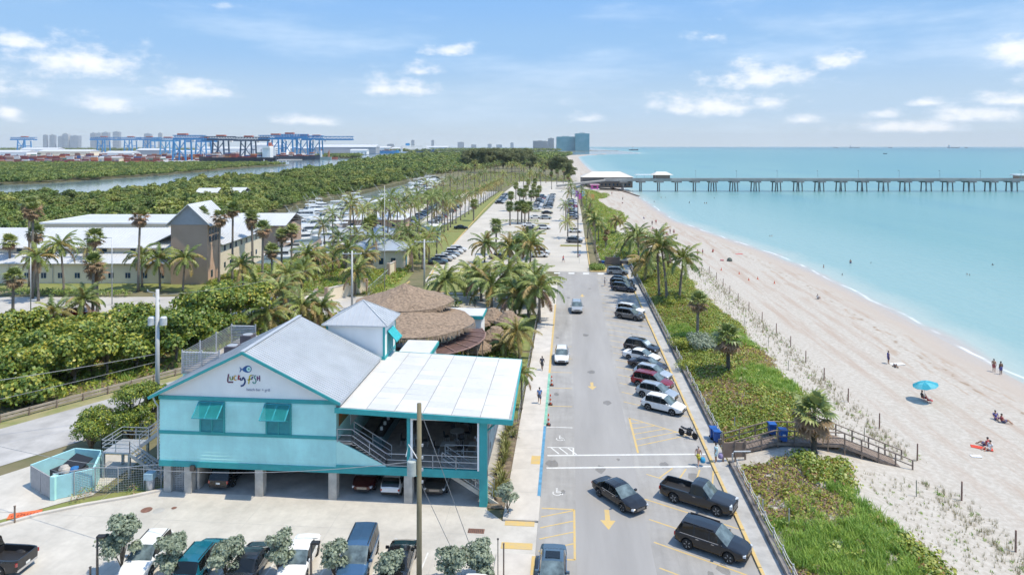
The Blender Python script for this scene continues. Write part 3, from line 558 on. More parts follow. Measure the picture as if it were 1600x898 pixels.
# ---- generic scatter: geometry-node instances for masses nobody could count
def scatter(name,pts,sources,scale,rot,which,label,cat):
    me=bpy.data.meshes.new(name); me.vertices.add(len(pts)); me.vertices.foreach_set('co',np.asarray(pts,dtype=np.float32).ravel())
    for nm,t,arr in (('sc','FLOAT',scale),('ro','FLOAT',rot),('wh','INT',which)):
        a=me.attributes.new(nm,t,'POINT'); a.data.foreach_set('value',np.asarray(arr,dtype=np.int32 if t=='INT' else np.float32))
    o=link(name,me); ng=bpy.data.node_groups.new(name,'GeometryNodeTree')
    ng.interface.new_socket('Geometry',in_out='INPUT',socket_type='NodeSocketGeometry'); ng.interface.new_socket('Geometry',in_out='OUTPUT',socket_type='NodeSocketGeometry')
    n=ng.nodes; l=ng.links; gi=n.new('NodeGroupInput'); go=n.new('NodeGroupOutput'); jn=n.new('GeometryNodeJoinGeometry'); l.new(jn.outputs[0],go.inputs[0])
    def att(nm,t):
        a=n.new('GeometryNodeInputNamedAttribute'); a.data_type=t; a.inputs['Name'].default_value=nm; return a.outputs['Attribute']
    cx=n.new('ShaderNodeCombineXYZ'); l.new(att('ro','FLOAT'),cx.inputs[2]); sc=att('sc','FLOAT'); wh=att('wh','INT')
    for i,s in enumerate(sources):
        oi=n.new('GeometryNodeObjectInfo'); oi.inputs['Object'].default_value=s; ip=n.new('GeometryNodeInstanceOnPoints')
        cp=n.new('FunctionNodeCompare'); cp.data_type='INT'; cp.operation='EQUAL'; l.new(wh,cp.inputs[2]); cp.inputs[3].default_value=i
        l.new(gi.outputs[0],ip.inputs['Points']); l.new(cp.outputs[0],ip.inputs['Selection']); l.new(oi.outputs['Geometry'],ip.inputs['Instance']); l.new(cx.outputs[0],ip.inputs['Rotation']); l.new(sc,ip.inputs['Scale']); l.new(ip.outputs[0],jn.inputs[0])
    o.modifiers.new('scatter','NODES').node_group=ng; return stuff(o,label,cat)
def src(name,me): return bpy.data.objects.new(name,me)
def inside(pts,poly):
    x,y=pts[:,0],pts[:,1]; c=np.zeros(len(pts),bool); j=len(poly)-1
    for i in range(len(poly)):
        xi,yi=poly[i]; xj,yj=poly[j]; c^=((yi>y)!=(yj>y))&(x<(xj-xi)*(y-yi)/((yj-yi) or 1e-9)+xi); j=i
    return c
def fill_poly(poly,area,seed=1):
    r=np.random.default_rng(seed); P=np.array(poly); lo,hi=P.min(0),P.max(0); n=int((hi-lo).prod()/area); q=lo+r.random((n,2))*(hi-lo); return q[inside(q,poly)]
# ---- woods
mang_src=[]
for i in range(4):
    rr=np.random.default_rng(40+i); bl=[(0,0,3.4,2.6,2.6,2.2)]+[(rr.uniform(-2.6,2.6),rr.uniform(-2.6,2.6),rr.uniform(3.2,5.4),rr.uniform(1.2,2.0),rr.uniform(1.2,2.0),rr.uniform(0.9,1.5)) for _ in range(7)]
    mm=[[lf_mang[0],lf_mang[1]],[lf_mang[0],lf_mang[2]],[lf_mang[1],lf_mang[2]],[lf_mang[0],lf_mang[0],lf_hedge[1]]][i]
    mang_src.append(src('mangrove_tree_mesh',leaf_cloud('mangrove_tree_mesh',bl,46,0.36,mm,50+i,nmat=len(mm))))
low=[]
for i in range(3):
    rr=np.random.default_rng(70+i); bl=[(0,0,3.2,3.4,3.4,2.4)]+[(rr.uniform(-3,3),rr.uniform(-3,3),rr.uniform(3.2,5.2),1.8,1.8,1.4) for _ in range(5)]
    mm=[[lf_mang[0],lf_mang[1]],[lf_mang[0],lf_mang[2]],[lf_mang[1],lf_mang[0]]][i]
    low.append(src('far_mangrove_mesh',leaf_cloud('far_mangrove_mesh',bl,9,0.8,mm,80+i,nmat=2)))
W1=[G(u,v) for u,v in [(-260,372),(-100,380),(100,384),(270,386),(330,356),(375,350),(402,346)]]+[G(u,v,-2) for u,v in [(397,351),(430,337.5),(480,321.5),(560,304.5),(676,276.5)]]+[G(720,268),G(770,262),G(800,258)]+[(-70,900),(-30,1400),(0,2000),(10,2250)]+BANK[::-1]
q=fill_poly(W1,14,3); dd=D(q[:,0],q[:,1]); rr=np.random.default_rng(5); keep=rr.random(len(q))<np.clip(380/dd,0.13,1); q=q[keep]; dd=dd[keep]
nz=np.sin(q[:,0]*0.045+1)*np.sin(q[:,1]*0.03)+rr.normal(size=len(q))*0.5; far=dd>650
wh=np.where(far,4+rr.integers(0,3,len(q)),np.where(nz>0.5,2,np.where(nz<-0.4,3,rr.integers(0,2,len(q)))))
sc=(0.4+0.72*rr.random(len(q))**2.2)*np.clip(dd/700,1,1.8)*(1+0.18*nz); hz_=np.full(len(q),-0.3)
scatter('mangrove_woods',np.column_stack([q,hz_]),mang_src+low,sc,rr.random(len(q))*6.28,wh,'dense green mangrove woods stretching between the canal and the beach park','woods')
q=fill_poly(ISL,34,9); dd=D(q[:,0],q[:,1]); rr=np.random.default_rng(6); keep=rr.random(len(q))<np.clip(600/dd,0.3,1); q=q[keep]
scatter('island_mangroves',np.column_stack([q,np.full(len(q),-1.3)]),low,rr.uniform(0.5,0.95,len(q)),rr.random(len(q))*6.28,rr.integers(0,3,len(q)),'low mangrove thicket on the island across the canal','woods')
q=np.concatenate([fill_poly(PT2,60,10)]); rr=np.random.default_rng(8)
scatter('islet_mangroves',np.column_stack([q,np.full(len(q),-1.3)]),low,rr.uniform(1.1,1.7,len(q)),rr.random(len(q))*6.28,rr.integers(0,3,len(q)),'small patch of mangroves beyond the harbour channel','woods')
FW=[wd_(u,d) for u,d in [(560,3720),(640,3010),(700,3310),(850,3610),(880,4000),(800,5200),(560,5200)]]+[]
q=np.concatenate([fill_poly(FW,1500,11),fill_poly([wd_(u,d) for u,d in [(-400,3750),(560,3750),(560,5200),(-400,5600)]],6000,12)]); rr=np.random.default_rng(12)
scatter('far_treeline',np.column_stack([q,np.full(len(q),-1.0)]),low,rr.uniform(1.8,3.2,len(q)),rr.random(len(q))*6.28,rr.integers(0,3,len(q)),'hazy band of trees on the far mainland behind the port','treeline')
# ---- dune plants
def blades(name,n,h,w,spread,m,seed,lean=0.5):
    r=np.random.default_rng(seed); b=MB(); k=len(m) if isinstance(m,list) else 1
    for i in range(n):
        a=r.random()*6.28; p=np.array((math.cos(a),math.sin(a),0))*r.random()*spread; t=r.uniform(0.1,lean); az2=r.random()*6.28; hh=h*r.uniform(0.6,1.2)
        d=np.array((math.cos(az2)*t,math.sin(az2)*t,1.0)); s=np.array((-math.sin(az2),math.cos(az2),0))*w; mid=p+d*hh*0.6; tip=p+d*hh+np.array((math.cos(az2),math.sin(az2),-0.4))*hh*0.3*t
        b.add([p-s,p+s,mid+s*0.8,mid-s*0.8],[(0,1,2,3)],i%k); b.add([mid-s*0.8,mid+s*0.8,tip],[(0,1,2)],i%k)
    return b.mesh(name,m,fix=False)
gr1=mat('dune_grass',(0.29,0.46,0.085),0.6,trans=0.3,rnd=0.6,var=0.15); oat=mat('sea_oat',(0.30,0.30,0.16),0.7,trans=0.25,rnd=0.6,var=0.15); oatd=mat('dry_sea_oat',(0.42,0.34,0.20),0.8,trans=0.2,rnd=0.4,var=0.15)
lf_rust=mat('rusty_sea_grape_leaf',(0.40,0.23,0.09),0.5,trans=0.2,isl=0.6,var=0.15)
dune_src=[src('sea_grape_sprig',leaf_cloud('sea_grape_sprig',[(0,0,0.18,0.55,0.55,0.35)],115,0.105,[lf_grape[0],lf_grape[1],lf_grape[0],lf_rust],1,0.85,nmat=4)),
 src('sea_grape_sprig_dark',leaf_cloud('sea_grape_sprig_dark',[(0,0,0.2,0.5,0.5,0.38)],120,0.10,[lf_grape[0],lf_hedge[1]],2,0.85,nmat=2)),
 src('dune_grass_tuft',blades('dune_grass_tuft',26,0.55,0.022,0.38,gr1,3,0.7)),
 src('dry_sprig',leaf_cloud('dry_sprig',[(0,0,0.10,0.6,0.6,0.26)],130,0.10,[lf_dry[0],lf_dry[1],lf_grape[1]],4,0.7,nmat=3)),
 src('sea_oat_tuft',blades('sea_oat_tuft',9,0.6,0.012,0.14,[oat,oatd],5,0.5)),
 src('creeper_sprig',blades('creeper_sprig',14,0.3,0.03,0.3,gr1,6,0.9))]
rr=np.random.default_rng(21); P=[];W=[];S=[]
def nzf(x,y): return math.sin(x*0.55+0.7)*math.sin(y*0.21+0.3)+0.6*math.sin(x*0.31-y*0.37+1.2)+0.4*math.sin(y*0.83+x*0.2)
PATCH=[(1300,840,5.5,2),(1235,585,4.5,2),(1190,600,3.5,2),(1215,770,4.2,3),(1180,560,3.5,3),(1140,620,3.2,3),(1240,880,2.6,3),(1190,740,2.6,3),(1330,880,3.5,2),(1150,530,3,2),(1060,520,3,2)]
PW=[(*G(u,v,0.5),r,k) for u,v,r,k in PATCH]
while len(P)<16000:
    y=24+140*rr.random()**1.25; f0=fence(y); x=f0+rr.random()*12.6; ve=interp([(24,9.5),(46,9.2),(54,8.0),(64,9.3),(80,11.3),(95,11.4),(108,11.7),(125,10),(165,9)],y)+0.5*math.sin(y*0.41+1)
    if x-f0>ve+rr.normal()*0.35: continue
    if 60.2<y<64.6 and x>14 : 
        if x<17.5 or abs(y-62.4)<1.6: continue
    if math.sin(x*1.3+y*.4)*math.sin(y*.9-x*.5+2)>.55 and rr.random()<.7: continue
    k=0 if rr.random()<0.6 else 1
    for px_,py_,r_,k_ in PW:
        d2=math.hypot(x-px_,(y-py_)*0.8)
        if d2<r_*(1+0.25*math.sin(3*math.atan2(y-py_,x-px_)+px_)): k=k_ if rr.random()<0.86 else k
    if k<2 and nzf(x,y)>0.05: k=3 if rr.random()<0.62 else k
    P.append((x,y,hgt(x,y)-0.03)); W.append(k); S.append(rr.uniform(0.7,1.35)*(0.8 if k==3 else 1))
scatter('dune_ground_cover',P,dune_src,S,rr.random(len(P))*6.28,W,'green and rusty sea grape and grass covering the dune beside the road','ground cover')
P=[];W=[];S=[]
while len(P)<5200:
    y=24+150*rr.random()**1.3; f0=fence(y); x=f0+9.8+rr.random()*8.4; edge=1-abs((x-f0)-14)/9
    row=abs((x-f0)-16.0)<1.1
    if not row and rr.random()>0.62: continue
    if 60.3<y<64.4: continue
    P.append((x,y,hgt(x,y)-0.02)); W.append(4 if rr.random()<0.9 else 5); S.append(rr.uniform(0.4,0.95)*(1.0 if row else 0.7))
scatter('sea_oats',P,dune_src,S,rr.random(len(P))*6.28,W,'sparse pale sea oats dotted over the white sand behind the posts','sea oats')
P=[];W=[];S=[]
while len(P)<5200:
    y=165+255*rr.random(); f0=fence(y); x=f0+0.3+rr.random()*(12+5*math.sin(y*0.05)); 
    if rr.random()<((x-f0)/19)**2: continue
    P.append((x,y,hgt(x,y)-0.03)); W.append(int(rr.choice([0,1,2,5],p=[.3,.3,.25,.15]))); S.append(rr.uniform(1.0,2.0))
scatter('park_dune_cover',P,dune_src,S,rr.random(len(P))*6.28,W,'low green dune plants under the palms beyond the crossing','ground cover')
# ---- leafy trees (trunk, limbs, crown)
def leafy_tree(name,label,cat,x,y,z,h,r,mats,seed,size=0.2,per=120,lobes=9,group=None,flat=0.35,trunk_r=0.16,low_=0.35,aspect=0.75,shell=0.55):
    rr=np.random.default_rng(seed); t=thing(name,label,cat,(x,y,z),0,group); b=MB(); bl=[]
    b.tube([(0,0,-0.1),(0.05,0.03,h*low_*0.6),(0.1*rr.normal(),0.1*rr.normal(),h*low_)],[trunk_r*1.2,trunk_r,trunk_r*0.8],7)
    for i in range(lobes):
        a=6.283*i/lobes+rr.uniform(-.3,.3); rad=r*rr.uniform(0.15,0.72) if i else 0; hh=h*rr.uniform(low_+0.18,0.84); lr=r*rr.uniform(0.34,0.52)
        c=(math.cos(a)*rad,math.sin(a)*rad,hh); bl.append((*c,lr,lr,lr*0.72))
        b.tube([(0,0,h*low_*0.9),(c[0]*0.5,c[1]*0.5,lerp(h*low_,hh,0.6)),c],[trunk_r*0.6,trunk_r*0.4,0.03],5)
    b.build('trunk',bark,t,smooth=True)
    link('crown',leaf_cloud('crown',bl,per,size,mats,seed,aspect,flat,shell,len(mats)),t); return t
SG=[(12,634,6.2,3.8),(62,622,6.4,3.8),(112,610,6.4,3.8),(165,596,6.0,3.6),(212,584,5.6,3.4),(18,612,5.2,4.6),(70,600,5.6,4.8),(118,588,5.4,4.6),(30,572,5.8,4.8),(150,566,5.8,4.6),(95,560,5.8,4.6),(190,552,5.6,4.4),(245,560,5.8,4.4),(275,575,5.2,4.2),(225,545,5.4,4.2),(315,548,6.4,4.8),(350,528,6.4,5.0),(310,530,6.0,4.4),(395,520,5.6,4.2),(45,640,3.6,3.2),(-30,600,6.0,5.2),(-40,640,5.0,4.4)]
for i,(u,v,h,r) in enumerate(SG):
    x,y=G(u,v); h=h*(1.0 if u<270 else 1.12)*(.78,1.12,.95,1.22,.85)[i%5]; r=r*(1.05,.9,1.0,.82,1.1)[i%5]
    leafy_tree('sea_grape_tree','broad sea grape tree behind the wooden guard rail, %s counted towards the sea'%ordn(sorted(range(len(SG)),key=lambda j:SG[j][0]).index(i)),'tree',x-1.0,y+1.6,-0.06,h,r,[lf_grape[0],lf_grape[2],lf_grape[1],lf_grape[2],lf_hedge[0]],100+i,0.20,175,9,'sea grape trees along the guard rail',low_=0.22)
leafy_tree('small_tree','small bushy green tree between the side street and the steel staircase','tree',*G(142,702),-0.05,4.3,1.9,[lf_grape[2],lf_hedge[0],lf_grape[0]],131,0.10,900,16,low_=0.05,aspect=.5)
leafy_tree('small_tree','taller loose green tree beside the steel staircase, nearer the restaurant','tree',*G(205,690),-0.05,6.0,2.2,[lf_grape[2],lf_hedge[0],lf_grape[0]],132,0.10,850,18,low_=0.05,aspect=.5)
leafy_tree('small_tree','thin young tree against the corner of the restaurant','tree',*G(238,668),-0.05,5.0,1.4,[lf_grape[2],lf_hedge[0],lf_grape[0]],133,0.12,620,10,low_=0.1)
SB=[(190,900,4.6,1.25,'leftmost, tall and two-tiered, beside the dark lamp post'),(273,905,3.0,1.15,'in front of the white crossover'),(352,905,3.1,1.2,'in front of the teal and dark cars'),(437,905,3.4,1.0,'in front of the white saloon'),(522,905,2.6,1.0,'in front of the blue minivan'),(612,912,2.2,1.1,'in front of the black saloon'),(705,910,2.5,1.1,'just past the wooden utility pole'),(752,908,2.4,1.15,'nearest the pavement ramp')]
for i,(u,v,h,r,t) in enumerate(SB):
    x,y=G(u,v); leafy_tree('silver_buttonwood','silvery buttonwood tree '+t,'tree',x,y,0.0,h,r,lf_silver,150+i,0.095,1500,15,'silver buttonwood trees along the front of the lot',low_=0.14,shell=0.3,flat=0.15,trunk_r=0.06)
leafy_tree('silver_buttonwood','silvery buttonwood shrub at the foot of the restaurant side stairs','shrub',*G(793,803),0,2.6,0.95,lf_silver,161,0.085,1400,8,low_=0.15,trunk_r=0.05)
for u,v,t in ((712,480,'leftmost'),(742,482,'middle'),(787,480,'rightmost')):
    x,y=G(u,v); leafy_tree('grey_shrub','round grey-green shrub, %s of three behind the thatched huts'%t,'shrub',x,y,0,2.3,1.05,lf_silver,170+u,0.11,600,7,low_=0.12,trunk_r=0.05)
x,y=G(1100,548,0.5); leafy_tree('silver_shrub','low wide silvery shrub on the dune by the tall palm trunk','shrub',x,y,hgt(x,y)-.2,1.6,2.3,lf_silver,181,0.11,420,9,low_=0.1)
for u,v,h,r,t in ((1065,545,2.2,2.0,'beside the silvery shrub'),(1050,480,1.6,1.6,'behind the parked dark crossover'),(1075,575,1.5,1.7,'just past the silvery shrub')):
    x,y=G(u,v,0.4); leafy_tree('dune_bush','feathery green dune bush '+t,'bush',x,y,hgt(x,y)-.2,h,r,[lf_hedge[1],lf_grape[0]],190+u,0.14,400,7,low_=0.1,aspect=0.25)
# casuarinas at the end of the park
CAS=[(735,262,24),(748,262,25),(762,263,26),(777,263,25),(792,264,24),(808,264,25),(822,264,23),(742,268,23),(757,270,25),(772,268,24),(786,270,23),(800,270,24),(815,268,22),(730,264,20),(828,272,20),(862,277,21),(872,279,24),(882,281,22),(890,284,17),(850,274,18)]
for i,(u,v,h) in enumerate(CAS):
    x,y=G(u,v); w='in the dark stand past the lots' if u<840 else 'near the pier entrance'
    j=sorted(k_ for k_,e_ in enumerate(CAS) if (e_[0]<840)==(u<840)).index(i)
    leafy_tree('casuarina_tree','tall feathery casuarina %s, %s from inland'%(w,ordn(j)),'tree',x,y,-0.1,h*(1.12 if u<840 else .95),9.5 if u<840 else 6.5,lf_pine,200+i,0.5,46,18,'casuarina trees at the far end of the park',low_=0.2,trunk_r=0.3,aspect=0.3)
# ---- palms
def frond(L_,e0,droop,n,seed,wid=0.055,lw=0.62):
    rr=np.random.default_rng(seed); b=MB(); p=np.zeros(3); pts=[p.copy()]; K=9
    for i in range(K):
        a=R(e0-droop*((i+0.5)/K)**1.2); p=p+np.array((math.cos(a),0.04*rr.normal(),math.sin(a)))*L_/K; pts.append(p.copy())
    pts=np.array(pts); b.tube([tuple(q_) for q_ in pts[::3]],[0.035,0.025,0.015,0.006],3,1,cap=False)
    for i in range(n):
        s=0.14+0.84*i/(n-1); f=s*K; j=min(int(f),K-1); q0=pts[j]+(pts[j+1]-pts[j])*(f-j); t=(pts[j+1]-pts[j]); t=t/np.linalg.norm(t)
        l_=lw*math.sin(math.pi*(0.1+0.83*s))**0.7*rr.uniform(.85,1.1); up=np.array((-t[2],0,t[0]))
        for sd_ in (-1,1):
            d=np.array((0,sd_,0))*0.8+t*0.55+up*rr.uniform(-0.75,-0.15); d/=np.linalg.norm(d); tip=q0+d*l_+np.array((0,0,-0.12*l_)); w=t*wid
            b.add([q0-w,q0+w,tip],[(0,1,2)],0)
    return b
def fan(seed,R_=0.85,pet=0.9):
    rr=np.random.default_rng(seed); b=MB(); b.tube([(0,0,0),(pet*0.6,0,0.06),(pet,0,0)],[0.03,0.02,0.015],3,1,cap=False); n=13
    for i in range(n):
        a=R(-125+250*i/(n-1)); l_=R_*rr.uniform(.85,1.1)*(0.75+0.25*math.cos(a)); dz=-0.35*l_*rr.uniform(.5,1.2); c=np.array((pet,0,0)); d=np.array((math.cos(a),math.sin(a),0)); s=np.array((-d[1],d[0],0))*R_*0.11
        m1=c+d*l_*0.6+np.array((0,0,0.03)); b.add([c,m1-s,c+d*l_+np.array((0,0,dz)),m1+s],[(0,1,2,3)],0)
    return b
FR=[]
for i,(e0,dr) in enumerate([(78,75),(60,95),(42,105),(25,110),(5,95),(-18,70),(52,125),(33,80)]): FR.append(frond(3.5,e0,dr,30,300+i,0.075,0.7))
FRM={k:[f.mesh('frond',[m,stemm],fix=False) for f in FR] for k,m in (('g',fr_g),('y',fr_y),('d',fr_d))}
FAN=[fan(400+i) for i in range(4)]; FANM={k:[f.mesh('fan_leaf',[m,stemm],fix=False) for f in FAN] for k,m in (('g',fan_g),('d',fan_d))}
def merged(parts,name,mats):
    V=[];F=[];mi=[]
    b=MB()
    for (src_b,M,off) in parts:
        k=len(b.v); b.v.extend([tuple(M@Vector(p)) for p in src_b.v]); b.f.extend([tuple(i+k for i in f) for f in src_b.f]); b.m.extend([m+off if m==0 else 3 for m in src_b.m])
    return b.mesh(name,mats,fix=False)
FRL=[frond(3.5,e0,dr,13,330+i,0.11,0.66) for i,(e0,dr) in enumerate([(75,75),(55,95),(35,105),(12,100),(-10,75)])]
def crown_coco(seed,yellow=0.15):
    rr=np.random.default_rng(seed); ps=[]
    for i in range(19):
        j=min(4,int(i/19*5)); M=Matrix.Rotation(i*2.4+rr.uniform(-.25,.25),4,'Z')@Matrix.Scale(rr.uniform(.8,1.1),4); ps.append((FRL[j],M,1 if rr.random()<yellow*(2 if j>2 else .5) else (2 if (j==4 and rr.random()<.35) else 0)))
    return merged(ps,'crown',[fr_g,fr_y,fr_d,stemm])
FANL=[fan(450+i,0.95,0.85) for i in range(3)]
def crown_fan(seed,skirt=0.35):
    rr=np.random.default_rng(seed); ps=[]; n=34
    for i in range(n):
        t=i/n; e=R(lerp(80,-70,t)); dead=t>1-skirt; ps.append((FANL[i%3],Matrix.Rotation(i*2.4,4,'Z')@Matrix.Rotation(-e,4,'Y')@Matrix.Scale(rr.uniform(.8,1.1),4),1 if dead else 0))
    return merged(ps,'crown',[fan_g,fan_d,fan_d,stemm])
COCO=[crown_coco(500+i,y) for i,y in enumerate((0.1,0.2,0.35,0.8))]; FANC=[crown_fan(520,0.15),crown_fan(521,0.42),crown_fan(522,0.3)]
def trunk_mesh(h,lean,r0,r1,m,seed,boots=False):
    rr=np.random.default_rng(abs(seed)); b=MB(); n=9; pts=[];rs=[]; a=rr.random()*6.28
    for i in range(n+1):
        t=i/n; off=lean*h*t**1.6; pts.append((math.cos(a)*off,math.sin(a)*off,-0.15+(h+0.15)*t)); rs.append(lerp(r0,r1,t**0.6)*(1.35 if i==0 else 1)*(1+(0.04 if i%2 else -0.02)))
    b.tube(pts,rs,8); return b.mesh('trunk',m,smooth=True),pts[-1]
COUNT={}
def palm(kind,x,y,h,label,near=False,seed=0,z=0.0,lean=0.05,scale=1.0,group=None,skirt=0.3,yellow=0.15,trunk=None):
    rr=np.random.default_rng(seed+int(abs(x)*7+y*13)); t=thing({'coco':'coconut_palm','fan':'fan_palm'}[kind],label,'palm tree',(x,y,z),rr.random()*6.28,group)
    if kind=='coco': tm,top=trunk_mesh(h,lean,0.17*scale+0.04,0.11*scale+.02,trunk or palmbark,seed+int(x*3+y))
    else: tm,top=trunk_mesh(h,lean*0.4,0.17*scale+0.05,0.15*scale+.02,trunk or palmbark,seed+int(x*3+y))
    link('trunk',tm,t)
    if not near:
        o=link('crown',(COCO[3] if yellow>0.6 else COCO[int(rr.integers(0,3))]) if kind=='coco' else FANC[1 if skirt>0.35 else (0 if skirt<0.2 else 2)],t,top,rr.random()*6.28); o.scale=(scale,)*3; return t
    if kind=='coco':
        n=int(rr.integers(24,31))
        for i in range(n):
            u=i/n; j=[0,0,1,1,6,2,2,7,3,3,4,4,5][min(12,int(u*13))]; k='g' if rr.random()>yellow*(0.4+1.6*u) else 'y'
            if u>0.88 and rr.random()<0.55: k='d'
            o=link('frond',FRM[k][j],t,top,i*2.4+rr.uniform(-.35,.35)); s=scale*rr.uniform(.82,1.12); o.scale=(s,s,s); o.rotation_euler[1]=rr.uniform(-.12,.12); o.rotation_euler[0]=rr.uniform(-.2,.2)
        b=MB()
        for i in range(7):
            a=i*0.9; b.lathe([(0.0,-.13),(.1,-.07),(.12,0),(.08,.1),(0,.14)],(math.cos(a)*.24,math.sin(a)*.24,-.3+.05*(i%3)),6)
        o=b.build('coconut_cluster',mat('coconut',(0.25,0.22,0.08),0.6),t,smooth=True); o.location=top
    else:
        n=38
        for i in range(n):
            u=i/n; e=lerp(82,-75,u); dead=u>1-skirt; o=link('fan_leaf',FANM['d' if dead else 'g'][i%4],t,top); s=scale*rr.uniform(.8,1.15); o.scale=(s,s,s); o.rotation_euler=(rr.uniform(-.3,.3),-R(e),i*2.4+rr.uniform(-.3,.3))
    return t
def palm_px(kind,u,v,vtop,label,z=0.0,**k):
    x,y=G(u,v,z); d=D(x,y); h=(v-vtop)*d/FPX; return palm(kind,x,y,max(1.2,h),label,z=z,**k)
# dune palms
def dz(u,v,g=0.4):
    z=g
    for _ in range(4): x,y=G(u,v,z); z=hgt(x,y)
    return z
palm_px('fan',1272,708,648,'round-headed cabbage palm standing beside the dune boardwalk',z=dz(1272,708),near=True,seed=1,lean=0.02,scale=1.35,skirt=0.45,trunk=darkbark)
palm_px('fan',1138,580,528,'short cabbage palm on the dune above the row of parked cars',z=dz(1138,580),near=True,seed=2,scale=1.3,skirt=0.4,trunk=darkbark)
palm_px('fan',1090,527,472,'thin cabbage palm with a small head beside the silvery shrub',z=dz(1090,527),near=True,seed=3,scale=1.05,skirt=0.5)
for u,v,vt,tx,l_,yw in ((1062,465,405,'leaning out over the sand, rightmost of the dune clump',0.16,.15),(1042,470,388,'with a curved trunk in the middle of the dune clump',0.12,.2),(1030,465,380,'tall, behind the middle one of the dune clump',0.05,.3),(1008,440,412,'low and bushy at the roadside edge of the dune clump',0.1,.4),(998,415,368,'large and dark green at the top of the dune clump',0.06,.1),(985,405,376,'second at the top of the dune clump',0.08,.1)):
    palm_px('coco',u,v,vt,'coconut palm '+tx,z=dz(u,v),near=True,seed=u,lean=l_,scale=1.38,yellow=yw)
for u,v,vt,tx in ((930,395,345,'tall, right behind the beach entrance'),(935,380,352,'shorter, beside the tall one at the beach entrance'),(962,372,345,'yellowing, leaning on the open sand'),(918,372,335,'by the park fence, third past the crossing'),(925,350,318,'by the park fence, fourth past the crossing'),(915,335,305,'by the park fence, fifth past the crossing'),(908,322,296,'by the park fence, sixth past the crossing')):
    palm_px('coco',u,v,vt,'coconut palm '+tx,z=0.1,near=(v>360),seed=u,lean=.08,scale=0.95,yellow=.9 if 'yellowing' in tx else .2)
for u,v,vt in ((946,392,372),(948,388,362)): palm_px('fan',u,v,vt,'slim dead-headed fan palm on the park dune, %s'%('nearer' if v>390 else 'taller'),z=0.3,near=True,seed=u,skirt=0.8,scale=0.6)
# palms behind the tiki huts
B1=[(700,475,440,.1),(735,462,428,.15),(768,490,448,.2),(795,478,424,.2),(826,500,462,.1),(815,470,430,.15),(843,505,450,.2),(836,478,438,.15),(752,470,434,.2),(805,500,465,.3)]
for i,(u,v,vt,yw) in enumerate(B1): palm_px('coco',u,v,vt,'coconut palm in the grove behind the thatched huts, %s from inland'%ordn(sorted(range(len(B1)),key=lambda j:B1[j][0]).index(i)),near=True,seed=u,lean=.09,scale=1.42,yellow=yw,group='coconut palms behind the thatched huts')
palm_px('coco',812,560,520,'leaning coconut palm with drooping browned fronds beside the pavement wall',near=True,seed=5,lean=.1,scale=0.95,yellow=.5)
palm_px('coco',790,555,538,'low bushy palm at the back corner of the white roof',near=True,seed=6,lean=.05,scale=0.8,yellow=.35)
palm_px('coco',815,640,585,'slender palm trunk beside the curved ramp wall',near=True,seed=8,lean=.06,scale=0.55,yellow=.3)
# palms in front of the long beige building
B2=[('fan',55,460,365,.5),('coco',60,470,402,0),('coco',100,462,385,0),('fan',16,440,378,.3),('fan',150,470,370,.3),('fan',145,490,412,.6),('coco',133,440,388,0),('fan',216,455,340,.75),('coco',222,448,400,0),('coco',250,452,405,0),('coco',286,455,405,0),('fan',152,486,425,.6),('fan',46,448,320,.5),('fan',50,466,330,.7),('fan',313,440,335,.5),('fan',342,445,340,.7),('fan',363,440,328,.6),('fan',20,495,435,.5),('coco',130,495,470,0),('coco',380,455,415,0),('coco',85,505,490,0),('fan',395,440,340,.5),('fan',410,455,358,.5),('fan',440,430,368,.7),('fan',455,430,362,.6),('fan',425,440,392,.6),('fan',395,420,348,.5)]
for i,(k,u,v,vt,sk) in enumerate(B2): palm_px(k,u,v,vt,('coconut palm' if k=='coco' else 'shaggy fan palm' if sk>.55 else 'fan palm')+' in front of the beige hall, %s from the photo edge'%ordn(sorted(range(len(B2)),key=lambda j:B2[j][1]).index(i)),near=(v>442),seed=u,skirt=sk,scale=1.15 if k=='coco' else 1.2,lean=.06,group='palms in front of the beige hall')
B3=[('coco',470,470,425),('coco',480,440,400),('coco',520,425,395),('coco',498,430,402),('coco',540,440,390),('coco',570,430,400),('coco',450,480,432),('coco',440,500,455),('coco',470,510,480),('coco',500,505,482),('coco',400,490,450),('coco',420,520,492),('coco',555,460,425),('coco',430,470,440),('fan',575,400,350),('fan',583,398,345),('coco',520,385,335),('coco',548,400,325),('coco',555,398,315),('coco',600,395,322),('coco',605,390,308),('coco',620,385,330),('coco',633,380,315),('coco',640,375,312),('coco',650,370,318),('coco',640,410,365),('coco',655,405,355),('coco',665,400,372),('coco',675,380,310),('coco',683,372,305),('coco',690,365,312),('coco',660,420,380),('coco',645,425,392),('coco',590,380,330),('coco',612,372,318),('coco',565,385,332),('coco',508,400,352),('coco',700,360,318),('coco',707,350,312),('coco',585,420,372),('coco',628,405,362),('coco',612,415,378),('coco',670,412,370),('coco',682,405,366),('coco',560,412,368),('coco',530,412,372),('coco',598,362,320),('coco',575,368,322),('coco',668,362,306),('coco',655,352,304),('coco',626,360,310)]
for i,(k,u,v,vt) in enumerate(B3): palm_px(k,u,v,vt,('coconut palm' if k=='coco' else 'fan palm')+' between marina and park offices, %s from the marina side'%ordn(sorted(range(len(B3)),key=lambda j:(B3[j][1],j)).index(i)),near=(v>425),seed=u,skirt=.35,scale=1.2,lean=.06,yellow=.3,group='palms between marina and park offices')
